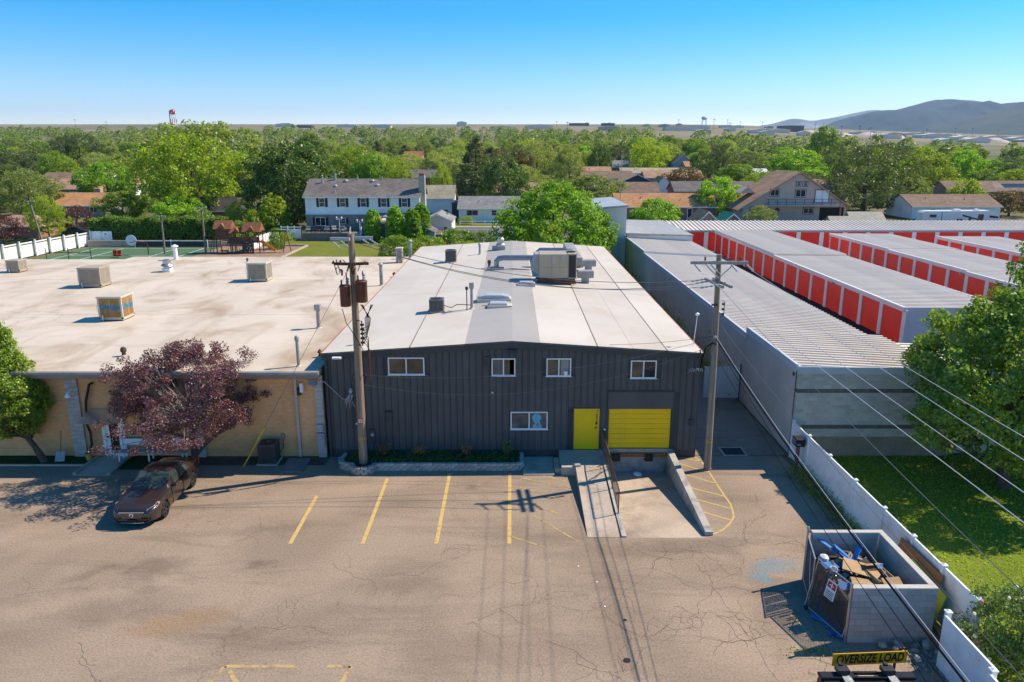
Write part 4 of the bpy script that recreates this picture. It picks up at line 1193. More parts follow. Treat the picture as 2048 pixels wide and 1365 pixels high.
# round duct runs and boxy ribbed ducts behind
m_duct = M("galvanised_duct", (0.30, 0.33, 0.37), 0.35, 0.8, 0.12, 2)
DU = thing('roof_duct', 'round galvanised ducts running left from the big rooftop unit', 'duct', (0, 0, 0))
z0 = rz_(1) + .0
b = MB(); b.tube([(-1.15, 54.3, z0 + .1), (-1.15, 54.3, z0 + .55), (-.95, 54.3, z0 + .78), (-.6, 54.3, z0 + .82), (1.9, 54.3, z0 + .82)], .2, 12); b.build('round_duct', m_duct, DU)
b = MB(); b.tube([(1.8, 55.6, z0 + .3), (1.85, 55.6, z0 + .95), (2.1, 55.6, z0 + 1.2), (4.0, 55.6, z0 + 1.2), (4.4, 55.6, z0 + 1.15), (4.55, 55.6, z0 + .4)], .21, 12); b.build('round_duct', m_duct, DU)
b = MB(); b.cbox(-1.7, -.6, 53.9, 54.7, z0 - .02, z0 + .16, .02); b.tube([(-2.2, 53.6, z0 + .15), (.8, 53.0, z0 + .14), (1.8, 52.5, z0 + .2)], .03, 6); b.build('duct_curb', m_metal_dull, DU)
vent('roof_stub', 'small dark stub beside the round duct elbow on the warehouse roof', (-1.7, 55.2, rz_(-1.7)), .1, .35, 'dome', m_bark)
for x, y0, y1, zt, lab in ((2.4, 51.3, 60.5, 1.0, 'long ribbed sheet metal duct stepping back behind the rooftop unit, left run'), (5.0, 56.5, 66.0, 1.25, 'long ribbed sheet metal duct stepping back behind the rooftop unit, right run')):
    D2 = thing('box_duct', lab, 'duct', (x, y0, rz_(x)), 0, 'ribbed ducts behind the rooftop unit')
    n = 7
    for k in range(n):
        y = k * (y1 - y0) / n
        MB().cbox(-.45, .45, y, y + (y1 - y0) / n - .12, .22, .22 + zt * .45, .05).build('duct_section', m_metal_dull, D2)
    MB().box(-.38, .38, 0.05, y1 - y0 - .2, .24, .2 + zt * .4).build('duct_core', m_metal_dull, D2)
    b = MB()
    for k in range(4): b.box(-.5, .5, k * (y1 - y0) / 4 + .2, k * (y1 - y0) / 4 + .3, 0, .22)
    b.build('duct_stand', m_metal_dull, D2)
for x, y in ((5.75, 55.4), (5.0, 50.0)):
    o = thing('roof_hood', 'small grey exhaust hood to the right of the rooftop unit, %s' % ('the further one' if y > 52 else 'the nearer one'), 'roof vent', (x, y, rz_(x)), 0, 'exhaust hoods right of the rooftop unit')
    MB().cbox(-.55, .55, -.3, .3, .35, .85, .05).build('hood', m_metal_dull, o)
    MB().box(-.25, .25, -.2, .2, 0, .35).build('curb', m_metal_dull, o)

# ------------------------------------------------------------------ utility poles and wires


def wire(pts_or_ab, sag, r, mat, name, label, cat='wire', group=None, n=24):
    a, bq = Vector(pts_or_ab[0]), Vector(pts_or_ab[1])
    pts = []
    for i in range(n + 1):
        t = i / n
        p = a.lerp(bq, t); p.z -= sag * 4 * t * (1 - t)
        pts.append(p)
    o = MB().tube(pts, r, 5).build(name, mat)
    return tag(o, label, cat, group)


def insulator(parent, a, b, r=.05, mat=None):
    a = Vector(a); b = Vector(b); pts = []; rr = []
    k = 9
    for i in range(k):
        pts.append(a.lerp(b, i / (k - 1))); rr.append(r if i % 2 else r * .5)
    return MB().tube(pts, rr, 8).build('insulator', mat or m_porcelain, parent)


LPX, LPY = -6.87, 31.75
P1 = thing('utility_pole', 'weathered wooden utility pole carrying two rusty transformers beside the planter', 'utility pole', (LPX, LPY, 0))
b = MB(); b.tube([(0, 0, -.2), (0, 0, 1.0), (0.005, 0, 4), (0.0, 0, 8), (-.02, 0, 10.82)], [.205, .20, .18, .155, .13], 14); b.build('shaft', m_pole, P1, smooth=True)
for s, x1, z1 in ((-1, -.85, -.18), (1, .75, .12)):
    b = MB(); b.obox((s * .45, -.18 if s < 0 else .18, 10.62), (.85, .12, .13), (0, 0, 0.12 * s)); b.build('crossarm', m_porcelain, P1)
b = MB(); b.obox((-.30, -.16, 9.55), (.95, .10, .12), (0, 0, -.15)); b.obox((.35, -.1, 9.55), (.7, .1, .12), (0, 0, .2)); b.build('crossarm', m_trans, P1)
for x, y, z in ((-.72, -.3, 10.5), (-.4, -.25, 10.55), (.5, -.2, 10.6), (.75, .0, 10.6)):
    insulator(P1, (x, y, z), (x + .42, y - .55 if x < 0 else y - .3, z - .2), .045)
b = MB()
for k in range(16):
    x = rnd.uniform(-.8, .7); z = rnd.uniform(9.15, 9.75); L = rnd.uniform(.1, .3)
    b.tube([(x, -.25, z), (x + rnd.uniform(-.15, .15), -.3, z - L)], rnd.choice([.02, .03, .045]), 6)
b.build('cutout_switch', m_porcelain_br, P1)
b = MB(); b.tube([(-.78, -.25, 9.7), (-.62, -.32, 9.1), (-.5, -.28, 9.2), (-.66, -.22, 9.75)], .025, 6); b.tube([(-.25, -.3, 9.2), (-.22, -.32, 8.7)], .03, 6); b.build('cutout_switch', m_porcelain_br, P1)
for x, y, zb, r, h in ((-.34, -.26, 7.72, .235, .86), (.38, -.25, 7.9, .245, .88)):
    tr = MB().lathe([(r * .92, 0), (r * .97, .03), (r, h - .02), (r * 1.05, h), (r * 1.05, h + .03), (r * .9, h + .07), (0, h + .09)], (x, y, zb), 18).build('transformer', m_trans, P1, smooth=True)
    MB().lathe([(.06, 0), (.085, .06), (.05, .1), (.085, .16), (.05, .2), (.085, .27), (.04, .33)], (x + .12, y, zb + h + .06), 8).build('bushing', m_porcelain, tr)
    MB().lathe([(.03, 0), (.045, .05), (.03, .1), (.045, .15), (.02, .25)], (x - .14, y, zb + h + .06), 8).build('bushing', m_porcelain_br, tr)
    b = MB(); b.box(x - .06, x + .06, y + r - .03, 0.0, zb + .2, zb + .3); b.box(x - .06, x + .06, y + r - .03, 0, zb + .75, zb + .85); b.build('bracket', m_dark, tr)
b = MB()
b.tube([(-.5, -.3, 7.62), (-.35, -.35, 7.0), (0.05, -.3, 6.3), (.3, -.2, 5.7)], .018, 6)
for k in range(6):
    x0 = .3 + .05 * k
    b.tube([(x0 + .3 if k > 2 else x0, -.3, 7.8), (.72 - .05 * k, -.35, 7.2), (.66 - .03 * k, -.34, 6.85 - .1 * k), (.34, -.3, 6.75 - .14 * k)], .016, 5)
for k in range(4):
    b.tube([(.36, -.3, 6.7 - .2 * k), (.58 - .03 * k, -.32, 6.3 - .1 * k), (.56, -.28, 5.75)], .014, 5)
b.build('secondary_cable', m_cable, P1)
b = MB(); b.tube([(.08, -.12, 7.05), (.3, -.25, 7.05), (.3, -.25, 5.95), (.08, -.12, 5.95)], .03, 6)
for k in range(5): b.box(.24, .4, -.33, -.2, 6.05 + k * .2, 6.13 + k * .2)
b.build('secondary_rack', m_dark, P1)
b = MB(); b.tube([(.56, -.24, 5.78), (.54, -.22, 5.1), (.5, -.1, 4.3)], .045, 8); b.build('cable_riser', m_trans, P1)
b = MB(); b.obox((.0, -.178, 2.4), (.22, .012, .28)); sg = b.build('warning_sign', m_signred, P1)
b = MB()
for k in range(4): b.box(-.09, .09, -.187, -.1845, 2.30 + k * .05, 2.325 + k * .05)
b.build('sign_lines', m_white, sg)
MB().lathe([(.197, 0), (.197, .12)], (0, 0, 1.46), 14, False).build('pole_band', M("amber_tag", (.6, .33, .02), .5), P1)
b = MB(); b.tube([(-.2, -.05, 4.6), (-.28, -.1, 4.4), (-.2, -.1, 4.2)], .012, 5); b.tube([(.2, -.1, 4.55), (.3, -.1, 4.5)], .03, 5); b.build('cable_loop', m_cable, P1)

RPX, RPY = 9.0, 31.6
P2 = thing('utility_pole', 'slender wooden utility pole with one long crossarm beside the hatched kerb area', 'utility pole', (RPX, RPY, 0))
b = MB(); b.tube([(0, 0, -.2), (0, 0, 1), (-.03, 0, 5), (-.13, 0, 9.95)], [.165, .16, .14, .11], 12); b.build('shaft', m_pole_grey, P2, smooth=True)
MB().obox((-.13, -.13, 9.62), (2.45, .11, .13)).build('crossarm', m_xarm, P2)
b = MB(); b.tube([(-.75, -.16, 9.58), (-.13, -.16, 8.95)], .022, 6); b.tube([(.5, -.16, 9.58), (-.13, -.16, 8.95)], .022, 6); b.build('arm_brace', m_metal_dull, P2)
MB().obox((-.30, -.1, 8.75), (.10, 2.1, .12), (0, 0, .1)).build('crossarm', m_xarm, P2)
MB().obox((.06, -.1, 8.75), (.10, 2.1, .12), (0, 0, .1)).build('crossarm', m_xarm, P2)
for x in (-1.2, -.5, .35, 1.02):
    insulator(P2, (x, -.2, 9.55), (x + .12, -.75, 9.35), .05)
for x in (-.75, .75):
    MB().lathe([(.02, 0), (.05, .06), (.03, .1), (.05, .15), (0, .18)], (x, -.13, 9.7), 8).build('insulator', m_porcelain_br, P2)
for dy, z in ((-.9, 8.8), (-.1, 8.85), (.7, 8.8)):
    insulator(P2, (-.32, dy, z), (-1.1, dy - .05, z - .12), .045, m_porcelain)
b = MB()
for k in range(3): b.box(.1, .2, -.25, -.15, 7.35 + k * .22, 7.43 + k * .22)
b.tube([(.06, -.15, 8.0), (.2, -.2, 7.95), (.2, -.2, 7.3), (.06, -.15, 7.25)], .015, 5)
b.build('secondary_rack', m_dark, P2)
MB().box(-.35, -.1, -.2, -.12, 7.75, 7.82).build('bracket', m_dark, P2)
b = MB(); b.tube([(-.02, -.15, 6.0), (-.2, -.2, 6.1), (-.45, 0, 5.8), (-.42, .5, 5.2), (-.35, 1.0, 4.6)], .035, 6); b.build('service_loop', m_cable, P2)
MB().lathe([(.16, 0), (.16, .1)], (0, 0, 1.35), 12, False).build('pole_band', M("amber_tag2", (.6, .33, .02), .5), P2)
MB().lathe([(.05, -.08), (.09, 0), (.05, .08)], (-.12, -.18, 6.35), 8).build('cable_clamp', m_metal, P2)

gW = 'overhead wires between the two utility poles'
for k, (za, zb, sg_, xa) in enumerate(((10.45, 8.68, .75, -.35), (10.4, 8.8, .85, .1), (10.5, 8.72, .62, .3))):
    wire([(LPX + .6 + xa * .4, LPY - .5, za), (RPX - 1.1, RPY + (-.95, -.15, .65)[k], 8.7)], sg_, .014, m_wire, 'power_line', 'thin power line sagging between the two wooden utility poles above the warehouse roof', 'wire', gW)
gF = 'communication wires across the charcoal wall'
wire([(LPX + .2, LPY - .1, 4.55), (RPX - .1, RPY - .1, 6.3)], .75, .008, m_wire, 'communication_wire', 'thin communication wire crossing the upper windows of the charcoal wall', 'wire')
wire([(LPX + .2, LPY - .1, 4.1), (RPX - .1, RPY - .1, 6.0)], 1.25, .008, m_wire, 'communication_wire', 'thin communication wire sagging below the upper windows of the charcoal wall', 'wire')
# four bright primaries running toward the street
for k, (x0, x1) in enumerate(((1.02 + .12, 8.75), (.35 + .12, 8.05), (-.5 + .12, 7.3), (-1.2 + .12, 6.75))):
    wire([(RPX + x0, RPY - .75, 9.35), (x1, -16, 9.75)], .45, .0075, m_wire_lt, 'power_line', ('bright bare power line towards the street, %s of the four' % ['outermost right', 'second from the right', 'third from the right', 'fourth from the right']  [k]), 'wire', 'four bright bare power lines', 40)
wire([(RPX - .1, RPY - .2, 8.6), (5.3, -16, 8.9)], .5, .008, m_wire, 'neutral_wire', 'thin grey neutral wire below the four bright power lines', 'wire', None, 40)
wire([(RPX - .05, RPY - .2, 6.25), (7.2, -16, 6.4)], 1.4, .024, m_cable, 'telephone_cable', 'thick black telephone cable passing over the bin enclosure', 'cable', None, 40)
wire([(RPX - .05, RPY - .2, 6.36), (7.2, -16, 6.51)], 1.4, .008, m_wire_lt, 'messenger_wire', 'pale steel messenger wire lashed just above the thick telephone cable', 'wire', None, 40)
wire([(RPX + .05, RPY - .2, 5.95), (6.7, -16, 6.1)], 1.4, .010, m_cable, 'telephone_cable', 'slim black telephone cable below the thick one over the bin enclosure', 'cable', None, 40)
wire([(RPX + .1, RPY - .2, 5.3), (6.3, -16, 5.7)], 1.1, .009, m_cable, 'telephone_cable', 'lowest slim black telephone cable from the slender utility pole', 'cable', None, 40)
wire([(RPX + .1, RPY - .2, 6.9), (7.6, -16, 7.2)], 1.2, .007, m_wire, 'communication_wire', 'hair thin wire running beside the thick telephone cable', 'wire', None, 40)
# guy wire with its yellow guard
wire([(LPX - .1, LPY, 9.45), (-12.5, 31.85, 0.0)], 0.0, .010, m_wire, 'guy_wire', 'steel guy wire from the transformer pole down to the ground by the brick wall', 'wire')
o = MB().tube([(-12.49 + .0, 31.85, 0.02), (-12.49 + 1.14, 31.85, 1.94)], .035, 8).build('guy_guard', M("guard_yellow", (.62, .44, .03), .5)); tag(o, 'yellow plastic guard sleeve on the lower end of the guy wire', 'guy guard')
wire([(RPX - .2, RPY, 5.9), (8.7, 32.7, 5.35)], .15, .012, m_cable, 'service_drop', 'black service drop looping from the slender pole to the warehouse corner', 'cable')
wire([(LPX + .3, LPY + .2, 4.4), (-7.5, 32.7, 2.95)], .2, .014, m_cable, 'service_drop', 'short black service drop from the transformer pole to the mast on the charcoal wall', 'cable')
wire([(4.5, 33.0, 5.6), (RPX - .1, RPY, 6.35)], .1, .008, m_cable, 'service_drop', 'thin dark drop wire over the right front corner of the white roof', 'cable')
AM = thing('antenna_mast', 'thin pale mast with a round white cap at the roof edge by the slender pole', 'antenna', (8.6, 34.0, 5.2))
MB().tube([(0, 0, -.1), (.12, 0, 1.55)], .016, 6).build('mast', m_white, AM)
MB().lathe([(0, -.09), (.09, -.03), (.1, .03), (0, .1)], (.12, 0, 1.6), 10).build('cap', m_white, AM)


# ------------------------------------------------------------------ the parked sedan
def make_car(loc, rz, label):
    t = thing('parked_car', label, 'car', loc, rz)
    L2 = 2.33; W = 0.905
    s = NT("brown_car_paint"); c = s.mix(s.ramp(s.noise(.8, 3), [(.3, 0), (.7, 1)]), (.050, .032, .030), (.062, .042, .040)); paint = s.done(c, .28, .45, .5)
    s.b.inputs['Coat Weight'].default_value = .8; s.b.inputs['Coat Roughness'].default_value = .06
    rubber = M("tyre_rubber", (.018, .018, .018), .85, 0, .1); rimm = M("dark_alloy", (.14, .14, .15), .35, .8, .1)
    chrome = M("chrome_trim", (.72, .74, .78), .18, .9, .05); lamp = M("lamp_lens", (.5, .46, .42), .15, .1, .1, spec=.6); tail = M("tail_lens", (.3, .01, .01), .2, 0, .1)
    win = glass_mat("car_glass", (.035, .052, .05), .04); dark = m_ink
    # stations along y (front = -y): (y, half width, floor, belt height, roof height or None, roof half width)
    def tab(y, pts):
        return float(np.interp(y, [p[0] for p in pts], [p[1] for p in pts]))
    halfw = [(-2.33, .60), (-2.26, .74), (-2.1, .83), (-1.8, .885), (-1.2, .905), (1.2, .905), (1.8, .87), (2.15, .80), (2.28, .70), (2.33, .58)]
    belt = [(-2.33, .50), (-2.30, .66), (-2.2, .74), (-1.9, .82), (-1.0, .93), (-.7, .96), (.6, .985), (1.5, 1.0), (1.75, 1.02), (2.25, .99), (2.31, .8), (2.33, .55)]
    floor = [(-2.33, .26), (-2.0, .19), (2.0, .2), (2.33, .32)]
    roof = [(-.95, .94), (-.75, 1.04), (-.25, 1.33), (0.05, 1.405), (.4, 1.42), (.85, 1.395), (1.3, 1.24), (1.65, 1.06), (1.78, 1.01)]
    roofw = [(-.95, .70), (-.6, .70), (0, .60), (.8, .57), (1.4, .60), (1.78, .66)]
    ys = np.concatenate([np.linspace(-2.33, -1.98, 8), np.linspace(-1.9, 2.0, 66), np.linspace(2.06, 2.33, 7)])
    ax = [-1.42, 1.36]; wr = .325; wz = .325

    def sec(y):
        hw = tab(y, halfw); f = tab(y, floor); bl = tab(y, belt)
        P = [(hw * .80, f), (hw * .96, f + .05), (hw * .99, f + .18), (hw, f + (bl - f) * .5), (hw * .99, f + (bl - f) * .72), (hw * .965, bl - .05), (hw * .90, bl - .005)]
        inn = [(hw * .70, bl + .012), (hw * .45, bl + .022), (hw * .2, bl + .03), (0, bl + .032)]
        return P + inn
    b = MB(); k = len(sec(0)); nn = 2 * k - 1
    for y in ys:
        q = sec(y)
        ring = [(x, y, z) for x, z in q] + [(-x, y, z) for x, z in reversed(q[:-1])]
        b.v.extend(ring)
    for i in range(len(ys) - 1):
        for j in range(nn - 1):
            a = i * nn + j
            quad = (a, a + nn, a + nn + 1, a + 1)
            cx = sum(b.v[v][0] for v in quad) / 4; cyy = sum(b.v[v][1] for v in quad) / 4; cz = sum(b.v[v][2] for v in quad) / 4
            if abs(cx) > .55 and any((cyy - q) ** 2 + (cz - wz) ** 2 < (wr + .045) ** 2 for q in ax): continue
            b.f.append(quad); b.m.append(0)
    b.f.append(tuple(range(nn))); b.m.append(0)
    b.f.append(tuple(reversed(range((len(ys) - 1) * nn, len(ys) * nn)))); b.m.append(0)
    b.box(-.6, .6, -2.0, 2.0, .16, .2)
    body = b.build('body', paint, t, smooth=True)
    b = MB()
    for q in ax:
        for sx in (-1, 1):
            b.tube([(sx * .55, q, wz), (sx * .86, q, wz)], wr + .05, 20, False); b.lathe([(0, 0), (.01, .01)], (sx * .55, q, wz), 4)
            b.box(min(sx * .52, sx * .54), max(sx * .52, sx * .54), q - .36, q + .36, .2, .72)
    b.build('wheel_arch', dark, t)
    # greenhouse
    b = MB(); gy = np.linspace(-.95, 1.78, 30)

    def gsec(y):
        r = tab(y, roof); w = tab(y, roofw); bw = tab(y, halfw) * .90; bl = tab(y, belt) - .01
        top = max(r, bl + .012)
        return [(bw, bl), (bw + (w - bw) * .45, bl + (top - bl) * .48), (w + .015, bl + (top - bl) * .90), (w * .93, top - .008), (w * .6, top + .012), (w * .3, top + .022), (0, top + .025)]
    kk = len(gsec(0)); nn2 = 2 * kk - 1
    for y in gy:
        q = gsec(y); b.v.extend([(x, y, z) for x, z in q] + [(-x, y, z) for x, z in reversed(q[:-1])])
    for i in range(len(gy) - 1):
        for j in range(nn2 - 1):
            a = i * nn2 + j; b.f.append((a, a + nn2, a + nn2 + 1, a + 1)); b.m.append(0)
    b.build('roof', paint, t, smooth=True)

    def gp(y, u, off=.008):
        """point on the greenhouse; u from 0 at belt to 1 at the middle of the roof, sign = side"""
        q = gsec(y); sgn = 1 if u >= 0 else -1; u = abs(u) * (kk - 1); i = min(int(u), kk - 2); f = u - i
        x = q[i][0] + (q[i + 1][0] - q[i][0]) * f; z = q[i][1] + (q[i + 1][1] - q[i][1]) * f
        return (sgn * (x + off), y, z + off)
    # windscreen and back glass: strips over the sloping parts
    for nm, y0, y1 in (('windscreen', -.88, -.06), ('rear_window', .98, 1.70)):
        b = MB(); ny = 7; us = [-.40, -.5, -.62, -.75, -.88, 1.0, .88, .75, .62, .5, .40]
        for i in range(ny):
            y = y0 + (y1 - y0) * i / (ny - 1)
            for u in us: b.v.append(gp(y, u, .01))
        m = len(us)
        for i in range(ny - 1):
            for j in range(m - 1):
                a = i * m + j; b.f.append((a, a + m, a + m + 1, a + 1)); b.m.append(0)
        b.build(nm, win, t, smooth=True)
    for sgn in (-1, 1):
        for y0, y1 in ((-.42, .33), (.39, 1.15)):
            b = MB(); ny = 7
            for i in range(ny):
                y = y0 + (y1 - y0) * i / (ny - 1)
                hi = .31 if -.25 < y < 1.0 else (.14 if (y < -.35 or y > 1.1) else .24)
                for u in (.03, .1, .17, .24, .31): b.v.append(gp(y, sgn * min(u, hi), .012))
            for i in range(ny - 1):
                for j in range(4):
                    a = i * 5 + j; b.f.append((a, a + 1, a + 6, a + 5)); b.m.append(0)
            b.build('side_window', win, t)
        b = MB(); b.tube([gp(y, sgn * .02, .02) for y in np.linspace(-.5, 1.25, 14)], .012, 5); b.tube([gp(y, sgn * .335, .014) for y in np.linspace(-.2, 1.1, 12)], .010, 5); b.build('window_trim', chrome, t)
        b = MB(); b.cbox(0, .17, -.06, .06, 0, .13, .03); b.build('mirror', paint, t, (sgn * .86 + (-.17 if sgn < 0 else 0), -.52, .95))
        for y in (-.02, .75): MB().box(min(sgn * .9, sgn * .925), max(sgn * .9, sgn * .925), y, y + .18, .84, .865).build('door_handle', chrome, t)
        b = MB(); b.box(min(sgn * .88, sgn * .912), max(sgn * .88, sgn * .912), .345, .352, .3, .96); b.box(min(sgn * .88, sgn * .912), max(sgn * .88, sgn * .912), -.72, -.713, .3, .93); b.build('door_seam', dark, t)
        # lamps
        b = MB(); hl = [(-2.25, .62, .74), (-2.2, .62, .79), (-2.0, .72, .83), (-1.72, .84, .865)]
        for (y, z0, z1), (w0, w1) in zip(hl, ((.56, .56), (.60, .70), (.72, .80), (.82, .86))):
            b.v.extend([(sgn * (tab(y, halfw) * (.82 if y < -2.1 else .96) + .015), y - .02, z0 - .02), (sgn * (tab(y, halfw) * (.74 if y < -2.1 else .86) + .01), y - .01, tab(y, belt) + .01)])
        for i in range(3): b.f.append((2 * i, 2 * i + 2, 2 * i + 3, 2 * i + 1)); b.m.append(0)
        b.build('headlight', lamp, t)
        b = MB(); b.box(min(sgn * .55, sgn * .80), max(sgn * .55, sgn * .80), 2.24, 2.335, .74, .96); b.build('tail_light', tail, t)
        MB().box(min(sgn * .5, sgn * .7), max(sgn * .5, sgn * .7), -2.30, -2.25, .33, .40).build('fog_lamp', dark, t)
    # grille, emblem, plate
    g = MB().add([(-.47, -2.345, .66), (.47, -2.345, .66), (.36, -2.37, .42), (-.36, -2.37, .42)], [(0, 3, 2, 1)]); gr = g.build('grille', dark, t)
    b = MB(); b.obox((0, -2.352, .672), (.98, .03, .035)); 
    for k in range(4): b.obox((0, -2.362 - k * .004, .46 + k * .052), (.74 + k * .06, .02, .008))
    b.build('grille_bar', chrome, gr)
    b = MB(); b.lathe([(.085, 0), (.085, .02), (.06, .03), (0, .03)], (0, 0, 0), 16); b.build('emblem', chrome, gr, (0, -2.365, .56), (R(90), 0, 0))
    b = MB(); b.lathe([(.05, 0), (.05, .006)], (0, 0, 0), 6); b.build('emblem_shield', M("emblem_shield", (.25, .05, .05), .3), gr, (0, -2.396, .56), (R(90), 0, 0))
    b = MB(); b.tube([(-.6, -2.26, .33), (-.42, -2.36, .25), (0, -2.385, .24), (.42, -2.36, .25), (.6, -2.26, .33)], .016, 6); b.build('bumper_trim', chrome, t)
    MB().box(-.17, .17, -2.385, -2.372, .28, .39).build('licence_plate', dark, t)
    MB().box(-.62, .62, -2.36, -2.2, .24, .30).build('lower_grille', dark, t)
    for q in ax:
        for sgn in (-1, 1):
            wh = thing('wheel', None, None); wh.parent = t; wh.location = (sgn * .80, q, wz); wh.rotation_euler = (0, R(90) * sgn, 0)
            MB().lathe([(.20, -.1), (.29, -.105), (wr, -.07), (wr, .07), (.29, .105), (.21, .1)], (0, 0, 0), 24, False).build('tyre', rubber, wh, smooth=True)
            b = MB(); b.lathe([(.215, -.02), (.215, .095), (.20, .1), (.195, .03), (.06, .05), (0, .06)], (0, 0, 0), 20)
            for k in range(5):
                a = k * 2 * math.pi / 5
                b.obox((.12 * math.cos(a), .12 * math.sin(a), .075), (.18, .055, .04), (0, 0, a))
            b.build('rim', rimm, wh)
    return t


make_car((-14.8, 28.45, 0), R(1), 'dark brown four-door sedan parked nose out beside the plum tree')

# ------------------------------------------------------------------ bin enclosure of concrete blocks
EN = thing('bin_enclosure', 'roofless grey concrete block bin enclosure with a pale cap and rubbish inside', 'enclosure')
EX0, EX1, EY0, EY1, EH = 10.02, 12.52, 19.2, 22.45, 1.82
bmf = MB().cbox(0.002, 0.396, 0.0, 0.19, 0.002, 0.195, .006).mesh('block', m_cmu)
bmh = MB().cbox(0.002, 0.196, 0.0, 0.19, 0.002, 0.195, .006).mesh('block', m_cmu)


def course(parent, p, d, L, z, odd):
    """a row of blocks from p along angle d"""
    s = 0.0; first = odd
    while s < L - 0.05:
        half = first or s + 0.4 > L + 0.02
        first = False
        link('block', bmh if half else bmf, parent, (p[0] + math.cos(d) * s, p[1] + math.sin(d) * s, z), (0, 0, d))
        s += 0.2 if half else 0.4


for r in range(9):
    z = r * 0.2
    course(EN, (EX0, EY0), 0, 2.4, z, r % 2)                      # front wall
    course(EN, (EX1, EY0 + .0), math.pi / 2, 3.2, z, (r + 1) % 2)  # right wall, outside face at EX1
    course(EN, (EX0 + .1, EY1 - .0), 0, 2.2, z, r % 2)             # back wall
b = MB(); b.cbox(EX0 - .01, EX1 + .01, EY0 - .01, EY0 + .2, 1.80, 1.85, .01); b.cbox(EX1 - .2, EX1 + .01, EY0 + .2, EY1 + .0, 1.80, 1.85, .01); b.cbox(EX0 + .08, EX1 + .01, EY1 + .0, EY1 + .2, 1.80, 1.85, .01)
b.build('wall_cap', M("pale_block_cap", (.50, .47, .43), .9, 0, .1, 1.5, .2, 30), EN)


m_chain = M('dull_chain_wire', (.13, .12, .115), .7, .1, .2, 6)


def gate(label, hinge, end, lift=.12, h=1.72, sign=False):
    a = Vector((*hinge, 0)); e = Vector((*end, 0)); d = e - a
    t = thing('chain_link_gate', label, 'gate', a, math.atan2(d.y, d.x), 'chain link gate leaves of the bin enclosure')
    L = d.length
    if sign: t.rotation_euler = (R(12), 0, math.atan2(d.y, d.x))
    b = MB(); b.tube([(0.06, 0, lift), (0.06, 0, h), (L, 0, h), (L, 0, lift), (0.06, 0, lift)], .025, 8)
    b.build('frame', m_metal, t)
    MB().tube([(L * .55, -.03, h - .1), (L, -.03, lift + .05)], .016, 6).build('brace', m_metal, t)
    b = MB(); p = .075
    k = -int((h - lift) / p)
    while k * p < L:
        x0 = k * p; z0 = lift; x1 = x0 + (h - lift); z1 = h
        if x0 < .06: z0 += .06 - x0; x0 = .06
        if x1 > L: z1 -= x1 - L; x1 = L
        if x1 > x0: b.tube([(x0, .01, z0), (x1, .01, z1)], .0065, 3, False)
        x0 = k * p + (h - lift); x1 = k * p; z0 = lift; z1 = h
        if x0 > L: z0 += x0 - L; x0 = L
        if x1 < .06: z1 -= .06 - x1; x1 = .06
        if x0 > x1: b.tube([(x0, -.01, z0), (x1, -.01, z1)], .0065, 3, False)
        k += 1
    m = b.build('chain_link', m_chain, t)
    # privacy slats woven in
    sl = MB()
    x = .12; r3 = random.Random(5)
    while x < L - .05:
        if r3.random() < (.9 if not sign else .30):
            sl.box(x, x + .05, -.003, .003, lift + .05 + (r3.random() * .2), h - .06 - (r3.random() * .5 if sign else 0))
        x += .075
    sl.build('privacy_slats', M("brown_slats" + ("2" if sign else ""), (.06, .035, .028) if sign else (.035, .03, .027), .8, 0, .2, 3), t)
    MB().lathe([(.07, -.02), (.07, .02)], (0, 0, 0), 12).build('caster', m_dark, t, (L - .1, 0.04, .08), (R(90), 0, 0))
    if sign:
        s = MB().box(L * .42, L * .42 + .40, .034, .04, .85, 1.42).build('sign', m_white, t)
        b = MB(); b.box(L * .42 + .03, L * .42 + .37, .041, .045, 1.18, 1.38); b.build('sign_print', m_signred, s)
        b = MB(); b.box(L * .42 + .18, L * .42 + .215, .0455, .0485, 1.2, 1.36); b.box(L * .42 + .11, L * .42 + .29, .0455, .0485, 1.265, 1.295)
        b.build('sign_cross', m_white, s)
        b = MB()
        for q in range(5): b.box(L * .42 + .04, L * .42 + .36, .041, .045, .88 + q * .05, .90 + q * .05)
        b.build('sign_lines', m_ink, s)
    return t


gate('chain link gate leaf with dark slats hanging from the far post of the bin enclosure', (9.98, 22.5), (9.62, 21.0))
gate('leaning chain link gate leaf carrying a red and white sign beside the near post', (9.93, 19.25), (9.42, 20.95), sign=True)
for y, h, lab in ((22.5, 2.0, 'galvanised gate post at the far corner of the bin enclosure'), (19.2, 1.98, 'galvanised gate post at the near corner of the bin enclosure')):
    o = thing('gate_post', lab, 'post', (9.96, y, 0), 0, 'gate posts of the bin enclosure')
    MB().tube([(0, 0, 0), (0, 0, h - .05)], .036, 10).build('shaft', m_metal, o)
    MB().lathe([(.045, -.06), (.05, 0), (.03, .045), (0, .05)], (0, 0, h), 10).build('cap', m_metal, o)

# the bin and the rubbish heaped in it
BN = thing('rubbish_bin', 'large brown metal rubbish bin inside the block enclosure, overfilled', 'bin', (11.0, 20.9, 0))
m_bin = M("brown_bin_paint", (.085, .045, .03), .6, .1, .3, 2)
b = MB(); b.box(-.85, .85, -1.2, 1.2, .12, .18)
for x0, x1, y0, y1 in ((-.85, -.8, -1.2, 1.2), (.8, .85, -1.2, 1.2), (-.8, .8, -1.2, -1.15), (-.8, .8, 1.15, 1.2)): b.box(x0, x1, y0, y1, .18, 1.12)
b.build('tub', m_bin, BN)
b = MB(); b.box(-.9, .9, -1.25, -1.15, 1.08, 1.16); b.box(-.9, .9, 1.15, 1.25, 1.08, 1.16); b.box(-.9, -.8, -1.15, 1.15, 1.08, 1.16); b.box(.8, .9, -1.15, 1.15, 1.08, 1.16); b.build('rim', m_bin, BN)
b = MB()
